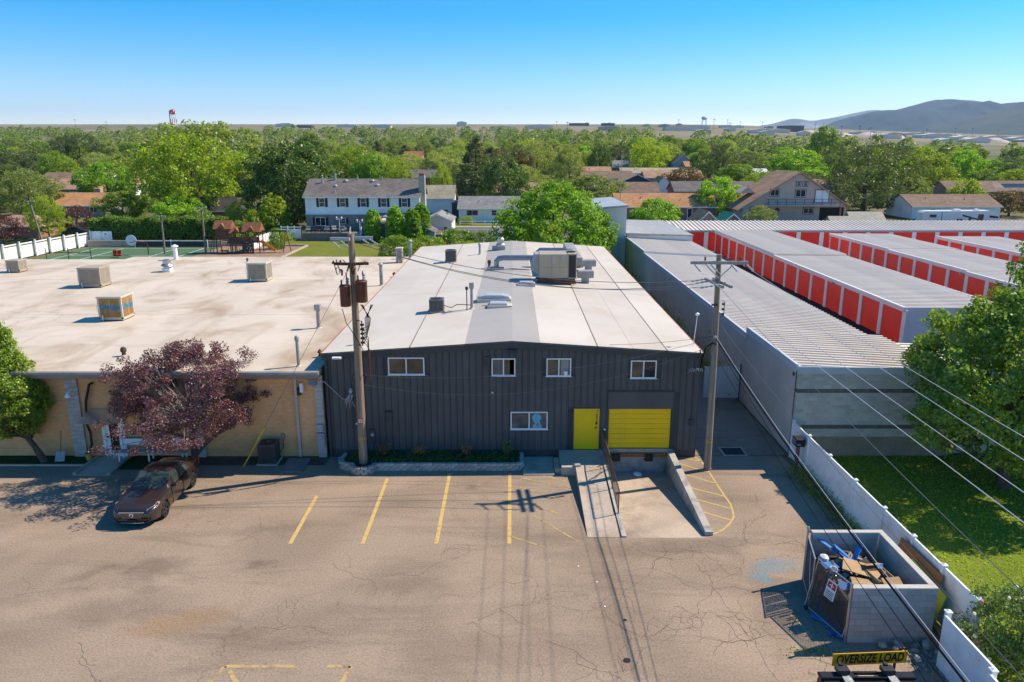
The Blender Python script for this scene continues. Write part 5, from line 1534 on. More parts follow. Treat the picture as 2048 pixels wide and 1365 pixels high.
for x in (-.7, .7):
    for y in (-1.05, 1.05): b.box(x - .06, x + .06, y - .06, y + .06, 0, .115)
b.build('foot', m_dark, BN)
# filling under the visible pieces
MB().box(-.78, .78, -1.13, 1.13, .6, 1.0).build('filling', M("mixed_rubbish", (.16, .12, .09), .9, 0, .5, 5), BN)


def piece(name, label, cat, mat, c, size, rot, group):
    o = MB().obox((0, 0, 0), size, (0, 0, 0)).build(name, mat, None, c, rot)
    return tag(o, label, cat, group)


r4 = random.Random(11)
blue_spots = [(10.75, 21.9, 1.42, 1.5, .14, .03, .1, -.25, 2.2), (10.95, 21.6, 1.45, 1.2, .13, .03, .2, -.2, 2.0), (11.3, 21.75, 1.45, .7, .2, .03, -.5, -.6, .8), (11.5, 21.2, 1.35, .75, .2, .04, .0, -.1, -.35), (11.45, 20.75, 1.32, .6, .1, .03, 0, .15, -.9), (10.4, 21.5, 1.2, .7, .3, .04, .2, .1, .3), (10.35, 20.4, 1.15, .5, .3, .05, .6, .2, .3), (10.38, 20.1, .95, .45, .25, .05, .8, .0, .4)]
names = ['long blue painted board lying across the rubbish heap at the back', 'blue painted board crossing the long one on the rubbish heap', 'blue painted board standing up out of the rubbish heap', 'short blue board pieces lying right of the cardboard sheet', 'small blue offcut at the right edge of the cardboard sheet', 'blue board under the white bag behind the gate', 'blue panel piece hanging over the bin edge behind the gate sign', 'blue offcut caught low behind the gate sign']
for (x, y, z, a, bb, c, rx, ry, rzz), nm in zip(blue_spots, names):
    piece('painted_board', nm, 'board', m_blue, (x, y, z), (a, bb, c), (rx, ry, rzz), 'blue painted boards thrown away at the bin enclosure')
names = ['blue board lying on the ground inside the leaning gate, the long one', 'blue board lying on the ground crossing the long one', 'blue board offcut on the ground nearest the gate caster', 'short blue offcut on the ground between the boards', 'small blue offcut lying against the leaning gate bottom']
for (x, y, a, rzz), nm in zip(((9.72, 20.2, .8, -.75), (9.80, 20.35, .7, -1.2), (9.92, 19.62, .6, .35), (9.86, 19.95, .35, .5), (9.98, 19.42, .35, -.4)), names):
    piece('painted_board', nm, 'board', m_blue, (x, y, .05 + .02 * r4.random()), (a, .12, .05), (0, .05, rzz), 'blue painted boards thrown away at the bin enclosure')
piece('cardboard_sheet', 'large flattened cardboard sheet on top of the rubbish heap', 'cardboard', m_cardboard, (11.1, 20.95, 1.42), (1.1, .7, .015), (.05, .1, -.45), None)
CB = thing('cardboard_box', 'open brown cardboard box half buried at the right of the rubbish heap', 'box', (11.55, 20.55, .95), .15)
for x0, x1, y0, y1 in ((-.3, .3, -.35, -.33), (-.3, .3, .33, .35), (-.3, -.28, -.33, .33), (.28, .3, -.33, .33)): MB().box(x0, x1, y0, y1, 0, .5).build('panel', m_cardboard, CB)
for y, rx in ((-.5, .5), (.5, -.4)): MB().obox((0, 0, 0), (.6, .3, .012)).build('flap', m_cardboard, CB, (0, y, .56), (rx, 0, 0))
CB = thing('cardboard_box', 'closed brown cardboard box under the flattened sheet', 'box', (10.95, 20.3, .95), -.2)
MB().cbox(-.4, .4, -.3, .3, 0, .36, .01).build('carton', m_cardboard, CB); MB().box(-.4, .4, -.03, .03, .361, .364).build('tape', M("packing_tape", (.5, .38, .2), .4), CB)
wl = M("raw_lumber", (.42, .29, .15), .8, 0, .2, 4)
for k, (x, y, z, L, rx, ry, rzz) in enumerate(((11.65, 20.85, 1.1, 1.3, .2, .9, 1.4), (11.45, 21.3, 1.3, 1.0, .1, .5, 1.0), (10.85, 22.05, 1.4, .6, .3, .2, 2.5), (10.75, 20.9, 1.35, .7, .1, .3, 1.2))):
    piece('lumber', ['raw wooden stick standing steeply behind the open cardboard box', 'raw wooden stick lying between blue boards and the open box', 'short pale wooden offcut by the long blue board', 'raw wooden stick poking out left of the cardboard sheet'][k], 'stick', wl, (x, y, z), (L, .06, .04), (rx, ry, rzz), 'raw wooden sticks in the rubbish heap')
o = MB().lathe([(.05, 0), (.17, .05), (.2, .14), (.15, .25), (.05, .31), (0, .31)], (0, 0, 0), 14).build('rubbish_bag', m_white, None, (10.33, 21.95, 1.02), (.1, .1, 0)); tag(o, 'full white rubbish bag behind the slatted gate leaf', 'bag')
o = MB().lathe([(.0, 0), (.1, .02), (.125, .24), (.11, .24), (.085, .04)], (0, 0, 0), 12).build('bucket', M("white_bucket", (.55, .58, .6), .5), None, (10.25, 21.15, 1.12), (.4, .2, 0)); tag(o, 'small pale bucket tipped on the rubbish heap behind the gates', 'bucket')
o = MB().add([(-.5, -.35, 0), (.5, -.35, .1), (.5, .35, .05), (-.5, .35, .12)], [(0, 1, 2, 3)]).build('tarpaulin', M("maroon_plastic", (.14, .06, .07), .6, 0, .3, 5), None, (12.0, 21.0, .35)); tag(o, 'crumpled maroon plastic sheet lying in the right corner of the enclosure', 'sheet')

b = MB(); r7 = random.Random(3)
for k in range(70):
    b.cur = r7.choice((0, 0, 1, 2, 3)); L7 = r7.uniform(.12, .5)
    b.obox((r7.uniform(10.3, 11.75), r7.uniform(19.9, 22.0), 1.02 + r7.random() * .22), (L7, r7.uniform(.05, .3), r7.uniform(.01, .06)), (r7.gauss(0, .35), r7.gauss(0, .35), r7.random() * 6))
for k in range(25):
    b.cur = r7.choice((0, 1, 3)); b.obox((r7.uniform(11.95, 12.3), r7.uniform(19.6, 22.1), .04 + r7.random() * .2), (r7.uniform(.1, .4), .15, .03), (r7.gauss(0, .3), r7.gauss(0, .3), r7.random() * 6))
tag(b.build('rubbish_heap', [m_cardboard, M("dark_scraps", (.05, .045, .04), .9), wl, M("grey_scraps", (.3, .3, .31), .8, 0, .3, 5)]), 'jumble of small scraps filling the gaps of the rubbish heap', 'rubbish', None, 'stuff')

# rocks beside the enclosure
RG = 'pale rocks heaped beside the bin enclosure'
rocks = []
for k in range(6):
    r5 = random.Random(20 + k)
    bm = bmesh.new(); bmesh.ops.create_icosphere(bm, subdivisions=1, radius=.5)
    for v in bm.verts: v.co *= r5.uniform(.7, 1.15)
    me = bpy.data.meshes.new('rock'); bm.to_mesh(me); bm.free(); me.materials.append(m_rock); rocks.append(me)
big = [(10.98, 19.0, .34), (11.3, 18.85, .26), (11.45, 18.98, .36), (11.32, 18.55, .24), (12.25, 18.95, .4), (12.0, 19.0, .26), (11.85, 18.75, .24), (12.4, 18.6, .3), (11.7, 18.35, .3)]
for k, (x, y, s) in enumerate(big):
    o = link('rock', rocks[k % 6], None, (x, y, s * .3), (rnd.random(), rnd.random(), rnd.random() * 6), (s, s * .8, s * .7))
    tag(o, ['blocky pale rock nearest the enclosure front corner', 'flat pale rock in front of the corner rock', 'wide pale rock against the enclosure front wall', 'triangular pale rock lowest in the heap near the banner', 'large grey rock at the right end of the enclosure wall', 'pale rock right of the wide rock by the wall', 'small pale rock in the middle of the heap', 'pale rock at the outer right of the heap by the fence gap', 'pale rock just above the banner right end'][k], 'rock', RG)
b = MB(); r6 = random.Random(4)
for k in range(230):
    x = r6.gauss(12.15, .38); y = r6.gauss(18.45, .42)
    if y > 19.05 or x > 13.2: continue
    s = r6.uniform(.04, .13)
    vs = [(x + s * r6.uniform(.4, 1) * dx, y + s * r6.uniform(.4, 1) * dy, s * .2 + s * r6.uniform(.3, .8) * dz) for dx, dy, dz in ((1, 0, 0), (0, 1, 0), (-1, 0, 0), (0, -1, 0), (0, 0, 1), (0, 0, -.5))]
    b.add(vs, [(0, 1, 4), (1, 2, 4), (2, 3, 4), (3, 0, 4), (1, 0, 5), (2, 1, 5), (3, 2, 5), (0, 3, 5)])
tag(b.build('rubble', m_rock), 'scatter of small pale stones between the enclosure and the white fence', 'rubble', None, 'stuff')

# ------------------------------------------------------------------ white vinyl fence on the right
bml = {}


def vinyl_fence(label, x, ys, h, x2=None):
    t = thing('vinyl_fence', label, 'fence')
    for i, y in enumerate(ys):
        xx = x + ((x2 - x) * (i / (len(ys) - 1)) if x2 is not None else 0)
        MB().box(xx - .065, xx + .065, y - .065, y + .065, 0, h + .03).build('post', m_vinyl, t)
        b = MB(); b.box(xx - .085, xx + .085, y - .085, y + .085, h + .03, h + .07); b.add([(xx - .07, y - .07, h + .07), (xx + .07, y - .07, h + .07), (xx + .07, y + .07, h + .07), (xx - .07, y + .07, h + .07), (xx, y, h + .12)], [(0, 1, 4), (1, 2, 4), (2, 3, 4), (3, 0, 4)])
        b.build('post_cap', m_vinyl, t)
    for i in range(len(ys) - 1):
        ya, yb = sorted((ys[i], ys[i + 1])); xa = x + ((x2 - x) * ((i + .5) / (len(ys) - 1)) if x2 is not None else 0)
        ya += .068; yb -= .068
        b = MB(); b.box(xa - .03, xa + .03, ya, yb, h - .1, h); b.box(xa - .03, xa + .03, ya, yb, .05, .19); b.build('rail', m_vinyl, t)
        nb = max(4, int((yb - ya) / .29))
        w = (yb - ya) / nb
        for k in range(nb):
            MB().box(xa - .017, xa + .017, ya + k * w + .002, ya + (k + 1) * w - .002, .19, h - .1).build('board', m_vinyl, t)
    return t


vinyl_fence('long white vinyl privacy fence from the block wall to the bin enclosure', 13.36, [33.0, 31.1, 28.9, 26.5, 24.2, 22.2, 20.4, 18.6], 1.83)
vinyl_fence('short set-back white vinyl fence panel at the bottom right below the rose bush', 12.25, [18.2, 15.8, 13.4], 1.7, 11.75)
# panels leaning behind the enclosure
o = MB().obox((0, 0, 0), (.03, 2.4, 1.25)).build('plywood_panel', wood_mat("weathered_ply", (.25, .13, .06), (.36, .2, .1), .5), None, (13.1, 21.4, .98), (0, .22, .03)); tag(o, 'brown weathered plywood panel leaning against the white fence', 'panel')
s = NT("green_swirl_panel"); wv = s.n("ShaderNodeTexWave", wave_type='RINGS', rings_direction='SPHERICAL'); wv.inputs['Scale'].default_value = .9; wv.inputs['Distortion'].default_value = 3.0; wv.inputs['Detail'].default_value = 1
s.l(s.map((1, 1, 1), (0, 0, 0)), wv.inputs['Vector'])
m_green = s.done(s.ramp(wv.outputs['Fac'], [(0.0, (.22, .36, .04)), (.6, (.24, .38, .05)), (.72, (.5, .32, .03)), (.8, (.52, .2, .03)), (.9, (.24, .38, .05))]), .6)
o = MB().obox((0, 0, 0), (.03, 2.0, 1.05)).build('leaning_board', m_green, None, (12.92, 20.6, .86), (.06, .25, .02)); tag(o, 'bright green painted panel with orange swirl leaning behind the bin enclosure', 'panel')
o = MB().obox((0, 0, 0), (.16, 1.5, .05)).build('timber_plank', wl, None, (12.98, 19.4, .08), (0, .2, -.15)); tag(o, 'brown plank lying on the ground between enclosure and white fence', 'plank')
o = MB().obox((0, 0, 0), (.12, 1.2, .05)).build('timber_plank', wl, None, (13.12, 18.95, .06), (0, .1, -.2)); tag(o, 'second brown plank lying along the foot of the white fence', 'plank')
# lamp on a wooden post
PLT = thing('post_lamp', 'dark box lantern on a short wooden post in front of the white fence', 'lamp', (13.02, 31.4, 0))
MB().box(-.07, .07, -.07, .07, 0, 1.3).build('post', wood_mat("post_wood", (.16, .10, .06), (.25, .17, .11)), PLT)
b = MB(); b.cbox(-.2, .2, -.26, .26, 1.3, 1.66, .02); b.build('lantern', m_dark, PLT)
b = MB(); b.box(-.215, -.201, -.2, .2, 1.4, 1.46); b.box(-.215, -.201, -.2, .2, 1.53, 1.59); b.box(-.16, .0, -.275, -.261, 1.38, 1.44); b.build('louvre', m_porcelain, PLT)

# ------------------------------------------------------------------ work truck rear with the banner
TK = thing('flatbed_truck', 'rear of a dark work truck with steel bed arms carrying the amber banner', 'truck', (9.15, 15.2, 0), R(0))
m_tk = M("dark_truck_paint", (.022, .02, .022), .4, .2, .2)
pts = [(-1.22, 1.22), (-1.14, 1.26), (1.14, 1.26), (1.22, 1.22)]
b = MB(); b.cbox(-1.2, 1.2, .9, 1.22, .75, 1.12, .04); b.build('tailboard', m_tk, TK)
b = MB(); b.cbox(-1.22, -.32, 1.0, 1.25, 1.12, 1.2, .02); b.cbox(.32, 1.22, 1.0, 1.25, 1.12, 1.2, .02); b.box(-.32, .32, 1.19, 1.25, 1.12, 1.2); b.box(-.32, .32, 1.0, 1.06, 1.12, 1.2); b.build('bed_rail', m_tk, TK)
MB().box(-.2, .2, 1.08, 1.16, 1.121, 1.14).build('handle_recess', m_conc, TK)
MB().box(-1.2, 1.2, -2.6, .9, .7, .82).build('bed_floor', m_tk, TK)
for x in (-.55, .62):
    b = MB(); b.add([(x - .12, .9, 1.2), (x + .1, .9, 1.2), (x + .02, 1.3, 1.24), (x - .14, 1.3, 1.24), (x - .12, -1.2, 1.22), (x + .22, -1.2, 1.22)], [(0, 1, 2, 3), (4, 5, 1, 0)])
    b.obox((x, .0, 1.16), (.2, 2.4, .08)); b.build('bed_arm', M("galvanised_plate", (.34, .35, .35), .5, .4, .3, 6), TK)
    b = MB(); b.obox((x - .06, 1.2, 1.28), (.3, .25, .12)); b.obox((x - .06, 1.33, 1.28), (.08, .12, .2)); b.build('hinge', m_dark, TK)
b = MB()
for k in range(30): b.obox((rnd.uniform(-.35, .35), rnd.uniform(-.4, .7), .86 + rnd.random() * .1), (.2, .1, .05), (rnd.random(), rnd.random(), rnd.random() * 3))
b.build('bed_litter', M("leaf_litter", (.20, .13, .03), .9, 0, .5, 8), TK)
b = MB(); b.box(-1.21, -1.0, 1.221, 1.24, .8, 1.0); b.box(1.0, 1.21, 1.221, 1.24, .8, 1.0); b.build('tail_light', m_signred, TK)
for x in (-.95, .95):
    wh = MB().lathe([(.2, -.14), (.42, -.14), (.45, -.1), (.45, .1), (.42, .14), (.2, .14)], (0, 0, 0), 20).build('tyre', M("truck_tyre", (.02, .02, .02), .9), TK, (x, -.6, .45), (0, R(90), 0))
    MB().lathe([(.2, -.1), (.2, .145), (.06, .16), (0, .16)], (0, 0, 0), 14).build('rim', m_metal, wh)
MB().cbox(-1.0, 1.0, -4.6, -2.65, .7, 2.0, .15).build('cab', m_tk, TK)
BNR = thing('oversize_load_banner', 'amber banner with black lettering OVERSIZE LOAD above the truck tailboard', 'banner', (9.52, 16.95, 1.02), R(3.5))
MB().cbox(-1.02, 1.02, -.012, .012, 0, .36, .004).build('board', m_sign_y, BNR)
text_mesh('OVERSIZE LOAD', .36, m_ink, 'lettering', BNR, (0, -.016, .175), (R(90), 0, 0), .002, .12, 'CENTER', .70, .010)
b = MB(); b.box(-.74, -.68, .013, .05, -.3, .36); b.box(.70, .76, .013, .05, -.3, .36); b.build('mount', m_dark, BNR)

# ------------------------------------------------------------------ storage units
SA = thing('storage_building', 'long grey block storage building with a ribbed metal roof beside the driveway', 'storage building')
SX0, SX1 = 13.42, 21.0
secs = [(33.35, 41.0, 4.48, 4.05), (41.02, 75.0, 4.12, 3.70), (75.02, 87.0, 4.32, 3.9)]
b = MB()
for y0, y1, zw, ze in secs:
    b.box(SX0, SX0 + .2, y0, y1, 0, zw - .02)
b.build('side_wall', m_cmu_wall, SA)
b = MB(); b.box(SX1 - .2, SX1, 33.36, 87.0, 0, 3.5); b.build('rear_wall', m_pink, SA)
# front wall of individual blocks, darker recessed courses, poured base
bmo = MB().cbox(0.002, .396, 0, .2, .001, .196, .004).mesh('block', m_cmu_old)
m_cmu_dk = M("dark_split_block", (.17, .15, .13), .95, 0, .3, 3, .5, 25, .5, per=.15)
bmd = MB().cbox(0.002, .396, .015, .2, .001, .196, .004).mesh('block', m_cmu_dk)
for r in range(17):
    z = 1.0 + r * .2
    if z > 4.2: break
    dk = r in (2, 11)
    for k in range(19):
        x = SX0 + .0 + k * .4 - (.2 if r % 2 else 0)
        if x + .4 > SX1 + .05: continue
        if x < SX0 - .01: link('block', bmd if dk else bmo, SA, (SX0, 33.15, z), (0, 0, 0), (.5, 1, 1))
        else: link('block', bmd if dk else bmo, SA, (x, 33.15, z))
b = MB(); b.box(SX0 + .0, SX1, 33.352, 33.45, 0, 4.3); b.build('front_backing', m_cmu_old, SA)
for k in range(7):
    x = SX0 + k * 1.085
    MB().cbox(x + .004, x + 1.08, 33.15, 33.35, 0, .995, .006).build('poured_panel', M("poured_base%d" % k, (.27 + .01 * (k % 3), .235, .18), .95, 0, .15, 1.0, .3, 30), SA)
# roofs: ribbed panels
pm = {}
for (y0, y1, zw, ze) in secs:
    n = int(round((y1 - y0) / .48)); w = (y1 - y0) / n
    L = SX1 - SX0 + .1
    pr = [(0, 0.0), (w * .52, 0.0), (w * .56, .095), (w * .84, .095), (w * .94, 0.0), (w, 0.0)]
    b = MB()
    k = len(pr); tilt = ze - zw
    b.add([(.06, y, z) for y, z in pr] + [(L, y, z + tilt) for y, z in pr], [(j, j + k, j + k + 1, j + 1) for j in range(k - 1)])
    b.add([(L, y, z + tilt) for y, z in pr] + [(L, pr[0][0], tilt - .03), (L, pr[-1][0], tilt - .03)], [(0, 1, 2, 3, 4, 5, 7, 6)])
    me = b.mesh('roof_panel', m_store_roof)
    for i in range(n): link('roof_panel', me, SA, (SX0, y0 + i * w, zw - .10))
    b = MB(); b.box(SX0 - .06, SX0 + .04, y0 - .02, y1, zw - .28, zw + .06); b.build('parapet_cap', m_parapet, SA)
    b = MB(); b.prism([(SX0, zw - .2), (SX1 + .08, ze - .2), (SX1 + .08, ze - .06), (SX0, zw - .06)], y0 - .03, y0 - .005); b.build('end_flashing', m_parapet, SA)
b = MB(); b.prism([(SX0 - .06, 4.16), (SX1 + .1, 4.10), (SX1 + .1, 4.42), (SX0 - .06, 4.50)], 33.08, 33.14); b.build('front_fascia', m_parapet, SA)
# south-east corner piece of roof seen beyond the eave
b = MB(); b.prism([(SX1 + .1, 3.55), (27.5, 3.35), (27.5, 3.42), (SX1 + .1, 3.62)], 33.4, 41.0); b.build('lean_to_roof', m_store_roof, SA)
for k in range(13):
    MB().prism([(SX1 + .1, 3.62), (27.5, 3.42), (27.5, 3.47), (SX1 + .1, 3.67)], 33.6 + k * .58, 33.75 + k * .58).build('roof_rib', m_store_roof, SA)
b = MB(); b.box(SX1 + .1, 27.4, 33.5, 33.6, 0, 3.4); b.box(27.3, 27.4, 33.6, 40.9, 0, 3.35); b.build('lean_to_wall', m_cmu_old, SA)
b = MB(); b.box(SX0 - .05, SX0 - .002, 33.6, 33.75, 3.9, 4.05); b.build('wall_bracket', m_dark, SA)

# far raised section next to the white metal building
SF = thing('storage_annex', 'pale raised end block of the grey storage building with its own low roof', 'building')
MB().box(SX0 + .1, SX1 + .2, 87.1, 105.0, 0, 4.5).build('wall', m_white_metal, SF)
MB().prism([(SX0, 4.5), (SX1 + .3, 4.5), (SX1 + .3, 4.62), (SX0, 4.85)], 87.0, 105.2).build('roof', m_metal_dull, SF)
WM = thing('metal_hall', 'tall white metal-clad hall with grey roof behind the big leafy tree', 'building', (0, 0, 0))
MB().prism([(8.75, 0), (13.35, 0), (13.35, 7.95), (8.75, 7.6)], 87.05, 102.0).build('wall', m_white_metal, WM)
for k in range(15):
    MB().box(8.85 + k * .3, 8.89 + k * .3, 87.02, 87.048, 0, 7.55).build('wall_rib', m_white_metal, WM)
MB().prism([(8.6, 7.6), (13.5, 7.97), (13.5, 8.1), (8.6, 7.73)], 86.8, 102.2).build('roof', M("pale_steel_roof", (.42, .45, .47), .5, .2, .06, .4), WM)
MB().box(9.2, 12.7, 86.95, 87.018, 0, 3.6).build('roller_door', M("grey_white_door", (.48, .5, .51), .5, 0, .05, .6), WM)
MB().prism([(8.55, 7.52), (13.55, 7.89), (13.55, 7.97), (8.55, 7.6)], 86.75, 86.82).build('eave_flashing', m_metal_dull, WM)
b = MB(); b.box(11.3, 11.6, 86.9, 87.02, 6.55, 6.75); b.build('wall_lamp', m_dark, WM)


def unit_row(label, x0, x1, y0, y1, steps, pitch, h=2.95, group='rows of red-doored storage units'):
    """a row running along y with doors on its left (west) face"""
    t = thing('storage_row', label, 'storage row', (x0, y0, 0), 0, group)
    L = y1 - y0; W = x1 - x0
    zs = []
    n = int(round(L / pitch)); p = L / n

    def hz(i):
        return h + sum(dz for at_, dz in steps if i * p >= at_)
    b = MB()
    for i in range(n): b.box(.12, W, i * p, (i + 1) * p, 0, hz(i) - .22)
    b.build('block', m_pink, t)
    dm = MB()
    nb = 9
    for k in range(nb): dm.cbox(-(p / 2 - .26), (p / 2 - .26), 0, (2.35 / nb) - .012, 0, .02, .006) if False else None
    for i in range(n):
        H = hz(i)
        MB().box(-.02, .16, i * p - .26, i * p + .26, 0, H - .24).build('pilaster', m_pink, t)
        b = MB()
        zt = H - .42
        b.box(.06, .1, i * p + .26, (i + 1) * p - .26, .02, zt)
        d = b.build('roll_door', m_red, t)
        b = MB()
        k = 0
        while .12 + k * .28 < zt:
            b.box(.048, .062, i * p + .26, (i + 1) * p - .26, .12 + k * .28, .14 + k * .28); k += 1
        b.build('door_ridge', m_red, d)
        b = MB(); b.box(-.01, .14, i * p + .26, (i + 1) * p - .26, zt, H - .24); b.build('lintel', m_pink, t)
    MB().box(-.02, .16, L - .2, L + .0, 0, hz(n - 1) - .24).build('pilaster', m_pink, t)
    # roof: panels with ribs running across
    rp = {}
    w = .55; yy = 0
    k2 = int(L / w); w = L / k2
    pr = [(0, 0.0), (w * .52, 0.0), (w * .56, .09), (w * .84, .09), (w * .94, 0.0), (w, 0.0)]
    b = MB(); kk = len(pr)
    b.add([(-.12, y, z) for y, z in pr] + [(W + .1, y, z - .05) for y, z in pr], [(j, j + kk, j + kk + 1, j + 1) for j in range(kk - 1)])
    me = b.mesh('roof_panel', m_store_roof)
    for i in range(k2): link('roof_panel', me, t, (0, i * w, hz(int((i + .5) * w / p)) - .12))
    segs = [0.0] + [s_ for s_, _ in steps] + [L]
    for a, c in zip(segs[:-1], segs[1:]):
        H = hz(int((a + .1) / p + .5) if a else 0)
        b = MB(); b.box(-.16, -.04, a, c, H - .30, H - .03); b.box(W + .04, W + .14, a, c, H - .30, H - .1); b.build('fascia', m_pink, t)
        b = MB(); b.box(-.18, -.02, a, c, H - .028, H + .01); b.build('fascia_cap', m_white, t)
    b = MB(); b.box(-.16, W + .14, -.08, 0, h - .34, h - .03); b.build('end_fascia', m_pink, t)
    return t


unit_row('long storage row with red doors directly across the dark lane from the grey block building', 29.3, 37.2, 54.0, 107.0, [(24.8, .18)], 3.53)
unit_row('second storage row with red doors behind the longest one', 43.9, 52.0, 58.0, 102.5, [(12.7, .12), (28.0, .1)], 3.18)
unit_row('third storage row at the right edge, its white end wall facing the lane', 57.8, 66.0, 70.0, 101.0, [], 3.1)
# cross row at the back, doors facing the camera
BRW = thing('storage_row', 'back cross row of red-doored storage units with a slanted ribbed roof', 'storage row', (21.6, 108.4, 0), 0, 'rows of red-doored storage units')
p = 3.37; n = 30
MB().box(0, n * p, .12, 7.0, 0, 2.75).build('block', m_pink, BRW)
for i in range(n):
    MB().box(i * p - .3, i * p + .3, -.02, .16, 0, 2.72).build('pilaster', m_white, BRW)
    d = MB().box(i * p + .3, (i + 1) * p - .3, .06, .1, .02, 2.62).build('roll_door', m_red, BRW)
    b = MB()
    for k in range(8): b.box(i * p + .3, (i + 1) * p - .3, .048, .062, .2 + k * .3, .22 + k * .3)
    b.build('door_ridge', m_red, d)
b = MB(); b.box(-.2, n * p + .2, -.25, -.12, 2.68, 2.92); b.build('gutter', m_porcelain, BRW)
w = .62; pr = [(0, 0), (w * .45, 0), (w * .52, .12), (w * .8, .12), (w * .9, 0), (w, 0)]
b = MB(); kk = len(pr)
b.add([(x, -.2, z) for x, z in pr] + [(x, 7.1, z + .75) for x, z in pr], [(j + 1, j + kk + 1, j + kk, j) for j in range(kk - 1)])
me = b.mesh('roof_panel', m_store_roof)
for i in range(int(n * p / w)): link('roof_panel', me, BRW, (i * w, 0, 2.86))
for x, y in ((30.08, 66.5), (44.66, 71.5)):
    o = MB().lathe([(0, -.14), (.14, -.06), (.14, .05), (0, .13)], (0, 0, 0), 10).build('wall_lamp', m_cream, None, (x - .9, y, 2.6)); tag(o, 'round pale wall lamp on the face of the %s storage row' % ('longest' if x < 40 else 'second'), 'lamp')


# ------------------------------------------------------------------ trees
def fast_mesh(name, V, nq, mat, per=4):
    me = bpy.data.meshes.new(name)
    me.vertices.add(len(V)); me.vertices.foreach_set('co', V.astype(np.float32).ravel())
    me.loops.add(nq * per); me.loops.foreach_set('vertex_index', np.arange(nq * per, dtype=np.int32))
    me.polygons.add(nq)
    me.polygons.foreach_set('loop_start', np.arange(0, nq * per, per, dtype=np.int32))
    me.materials.append(mat)
    me.update(calc_edges=True)
    return me


def leaves(cent, out, size, rs, flat=0.35, elong=0.6):
    n = len(cent)
    nrm = rs.normal(size=(n, 3)) + out * 0.9 + np.array([0, 0, flat])
    nrm /= np.linalg.norm(nrm, axis=1)[:, None] + 1e-9
    t = np.cross(nrm, rs.normal(size=(n, 3))); t /= np.linalg.norm(t, axis=1)[:, None] + 1e-9
    b = np.cross(nrm, t)
    s = (size * (0.6 + 0.8 * rs.random(n)))[:, None]
    V = np.empty((n, 4, 3))
    V[:, 0] = cent - t * s * .5; V[:, 1] = cent - b * s * elong * .5 + t * s * .05
    V[:, 2] = cent + t * s * .5; V[:, 3] = cent + b * s * elong * .5 + t * s * .05
    return V.reshape(-1, 3)


def crown_pts(seed, w, h, h0, prof, nc, npl, rc, inner=.45, lump=.25, droop=0.0):
    rs = np.random.RandomState(seed)
    pu = np.array([p[0] for p in prof]); pr = np.array([p[1] for p in prof])
    uu = np.linspace(0, 1, 200); ww = np.interp(uu, pu, pr) + .08; cdf = np.cumsum(ww); cdf /= cdf[-1]
    u = np.interp(rs.random(nc), cdf, uu)
    a = rs.random(nc) * 2 * math.pi
    ph = rs.random(4) * 6.28
    irr = 1 + lump * (.5 * np.sin(2 * a + ph[0] + 3 * u) + .5 * np.sin(3 * a + ph[1] - 5 * u) + .35 * np.sin(7 * a + ph[2] + 9 * u))
    rad = np.interp(u, pu, pr) * irr * w / 2 * (inner + (1 - inner) * np.sqrt(rs.random(nc)))
    cen = np.stack([rad * np.cos(a), rad * np.sin(a), (h0 + (1 - h0) * u) * h - droop * rad], 1)
    cen[:, 2] += rs.normal(size=nc) * h * .015
    k = nc * npl
    d = rs.normal(size=(nc, npl, 3)); d /= np.linalg.norm(d, axis=2)[..., None] + 1e-9
    rr = rc * (0.35 + 0.65 * rs.random((nc, npl, 1)) ** .6) * (0.7 + .6 * rs.random((nc, 1, 1)))
    P = cen[:, None, :] + d * rr * np.array([1, 1, .75])
    c0 = np.array([0, 0, (h0 + (1 - h0) * .4) * h])
    out = P - c0; out /= np.linalg.norm(out, axis=2)[..., None] + 1e-9
    return cen, P.reshape(-1, 3), (d * .6 + out * .6).reshape(-1, 3), rs


def limbs(b, w, h, h0, cen, rs, r0, nl=9, lean=(0, 0), top=.72, mult=1.0):
    tp = []
    for i in range(6):
        t = i / 5
        tl = min(1, t / .45)
        tp.append((lean[0] * tl + rs.normal() * w * .008, lean[1] * tl + rs.normal() * w * .008, h * top * t))
    tp[0] = (0, 0, -.1)
    b.tube(tp, [r0 * (1.25 if i == 0 else 1) * (1 - .75 * i / 5) for i in range(6)], 9)
    for q in rs.choice(len(cen), min(nl, len(cen)), replace=False):
        c = cen[q]
        zb = min(c[2] * .75, h * top * .95) if c[2] > h0 * h else h0 * h
        zb = max(zb * (.5 + .4 * rs.random()), h0 * h * .7)
        t = zb / (h * top)
        tl = min(1, t / .45)
        p0 = np.array([lean[0] * tl, lean[1] * tl, zb])
        mid = p0 * .5 + c * .5 + np.array([0, 0, -.03 * h])
        r = r0 * .42 * (1 - .6 * t) * mult
        b.tube([p0, mid, c], [r, r * .6, r * .15], 5)


def make_tree_meshes(name, seed, w, h, h0, prof, nc, npl, rc, leaf, mat, bark, r0, nl=10, inner=.45, lump=.25, droop=0., lean=(0, 0), unit=True, flat=.35, elong=.6, top=.72):
    cen, P, out, rs = crown_pts(seed, w, h, h0, prof, nc, npl, rc, inner, lump, droop)
    if lean != (0, 0):
        f = (P[:, 2] / (h * top * .45)).clip(0, 1)
        P[:, 0] += lean[0] * f; P[:, 1] += lean[1] * f
        f = (cen[:, 2] / (h * top * .45)).clip(0, 1); cen[:, 0] += lean[0] * f; cen[:, 1] += lean[1] * f
    P[:, 2] = np.maximum(P[:, 2], .05 * h)
    V = leaves(P, out, leaf, rs, flat, elong)
    b = MB(); limbs(b, w, h, h0, cen, rs, r0, nl, lean, top)
    S = np.array([1 / w, 1 / w, 1 / h]) if unit else np.ones(3)
    cm = fast_mesh('crown', V * S, len(P), mat)
    b.v = [(x * S[0], y * S[1], z * S[2]) for x, y, z in b.v]
    tm = b.mesh('trunk', bark)
    return tm, cm


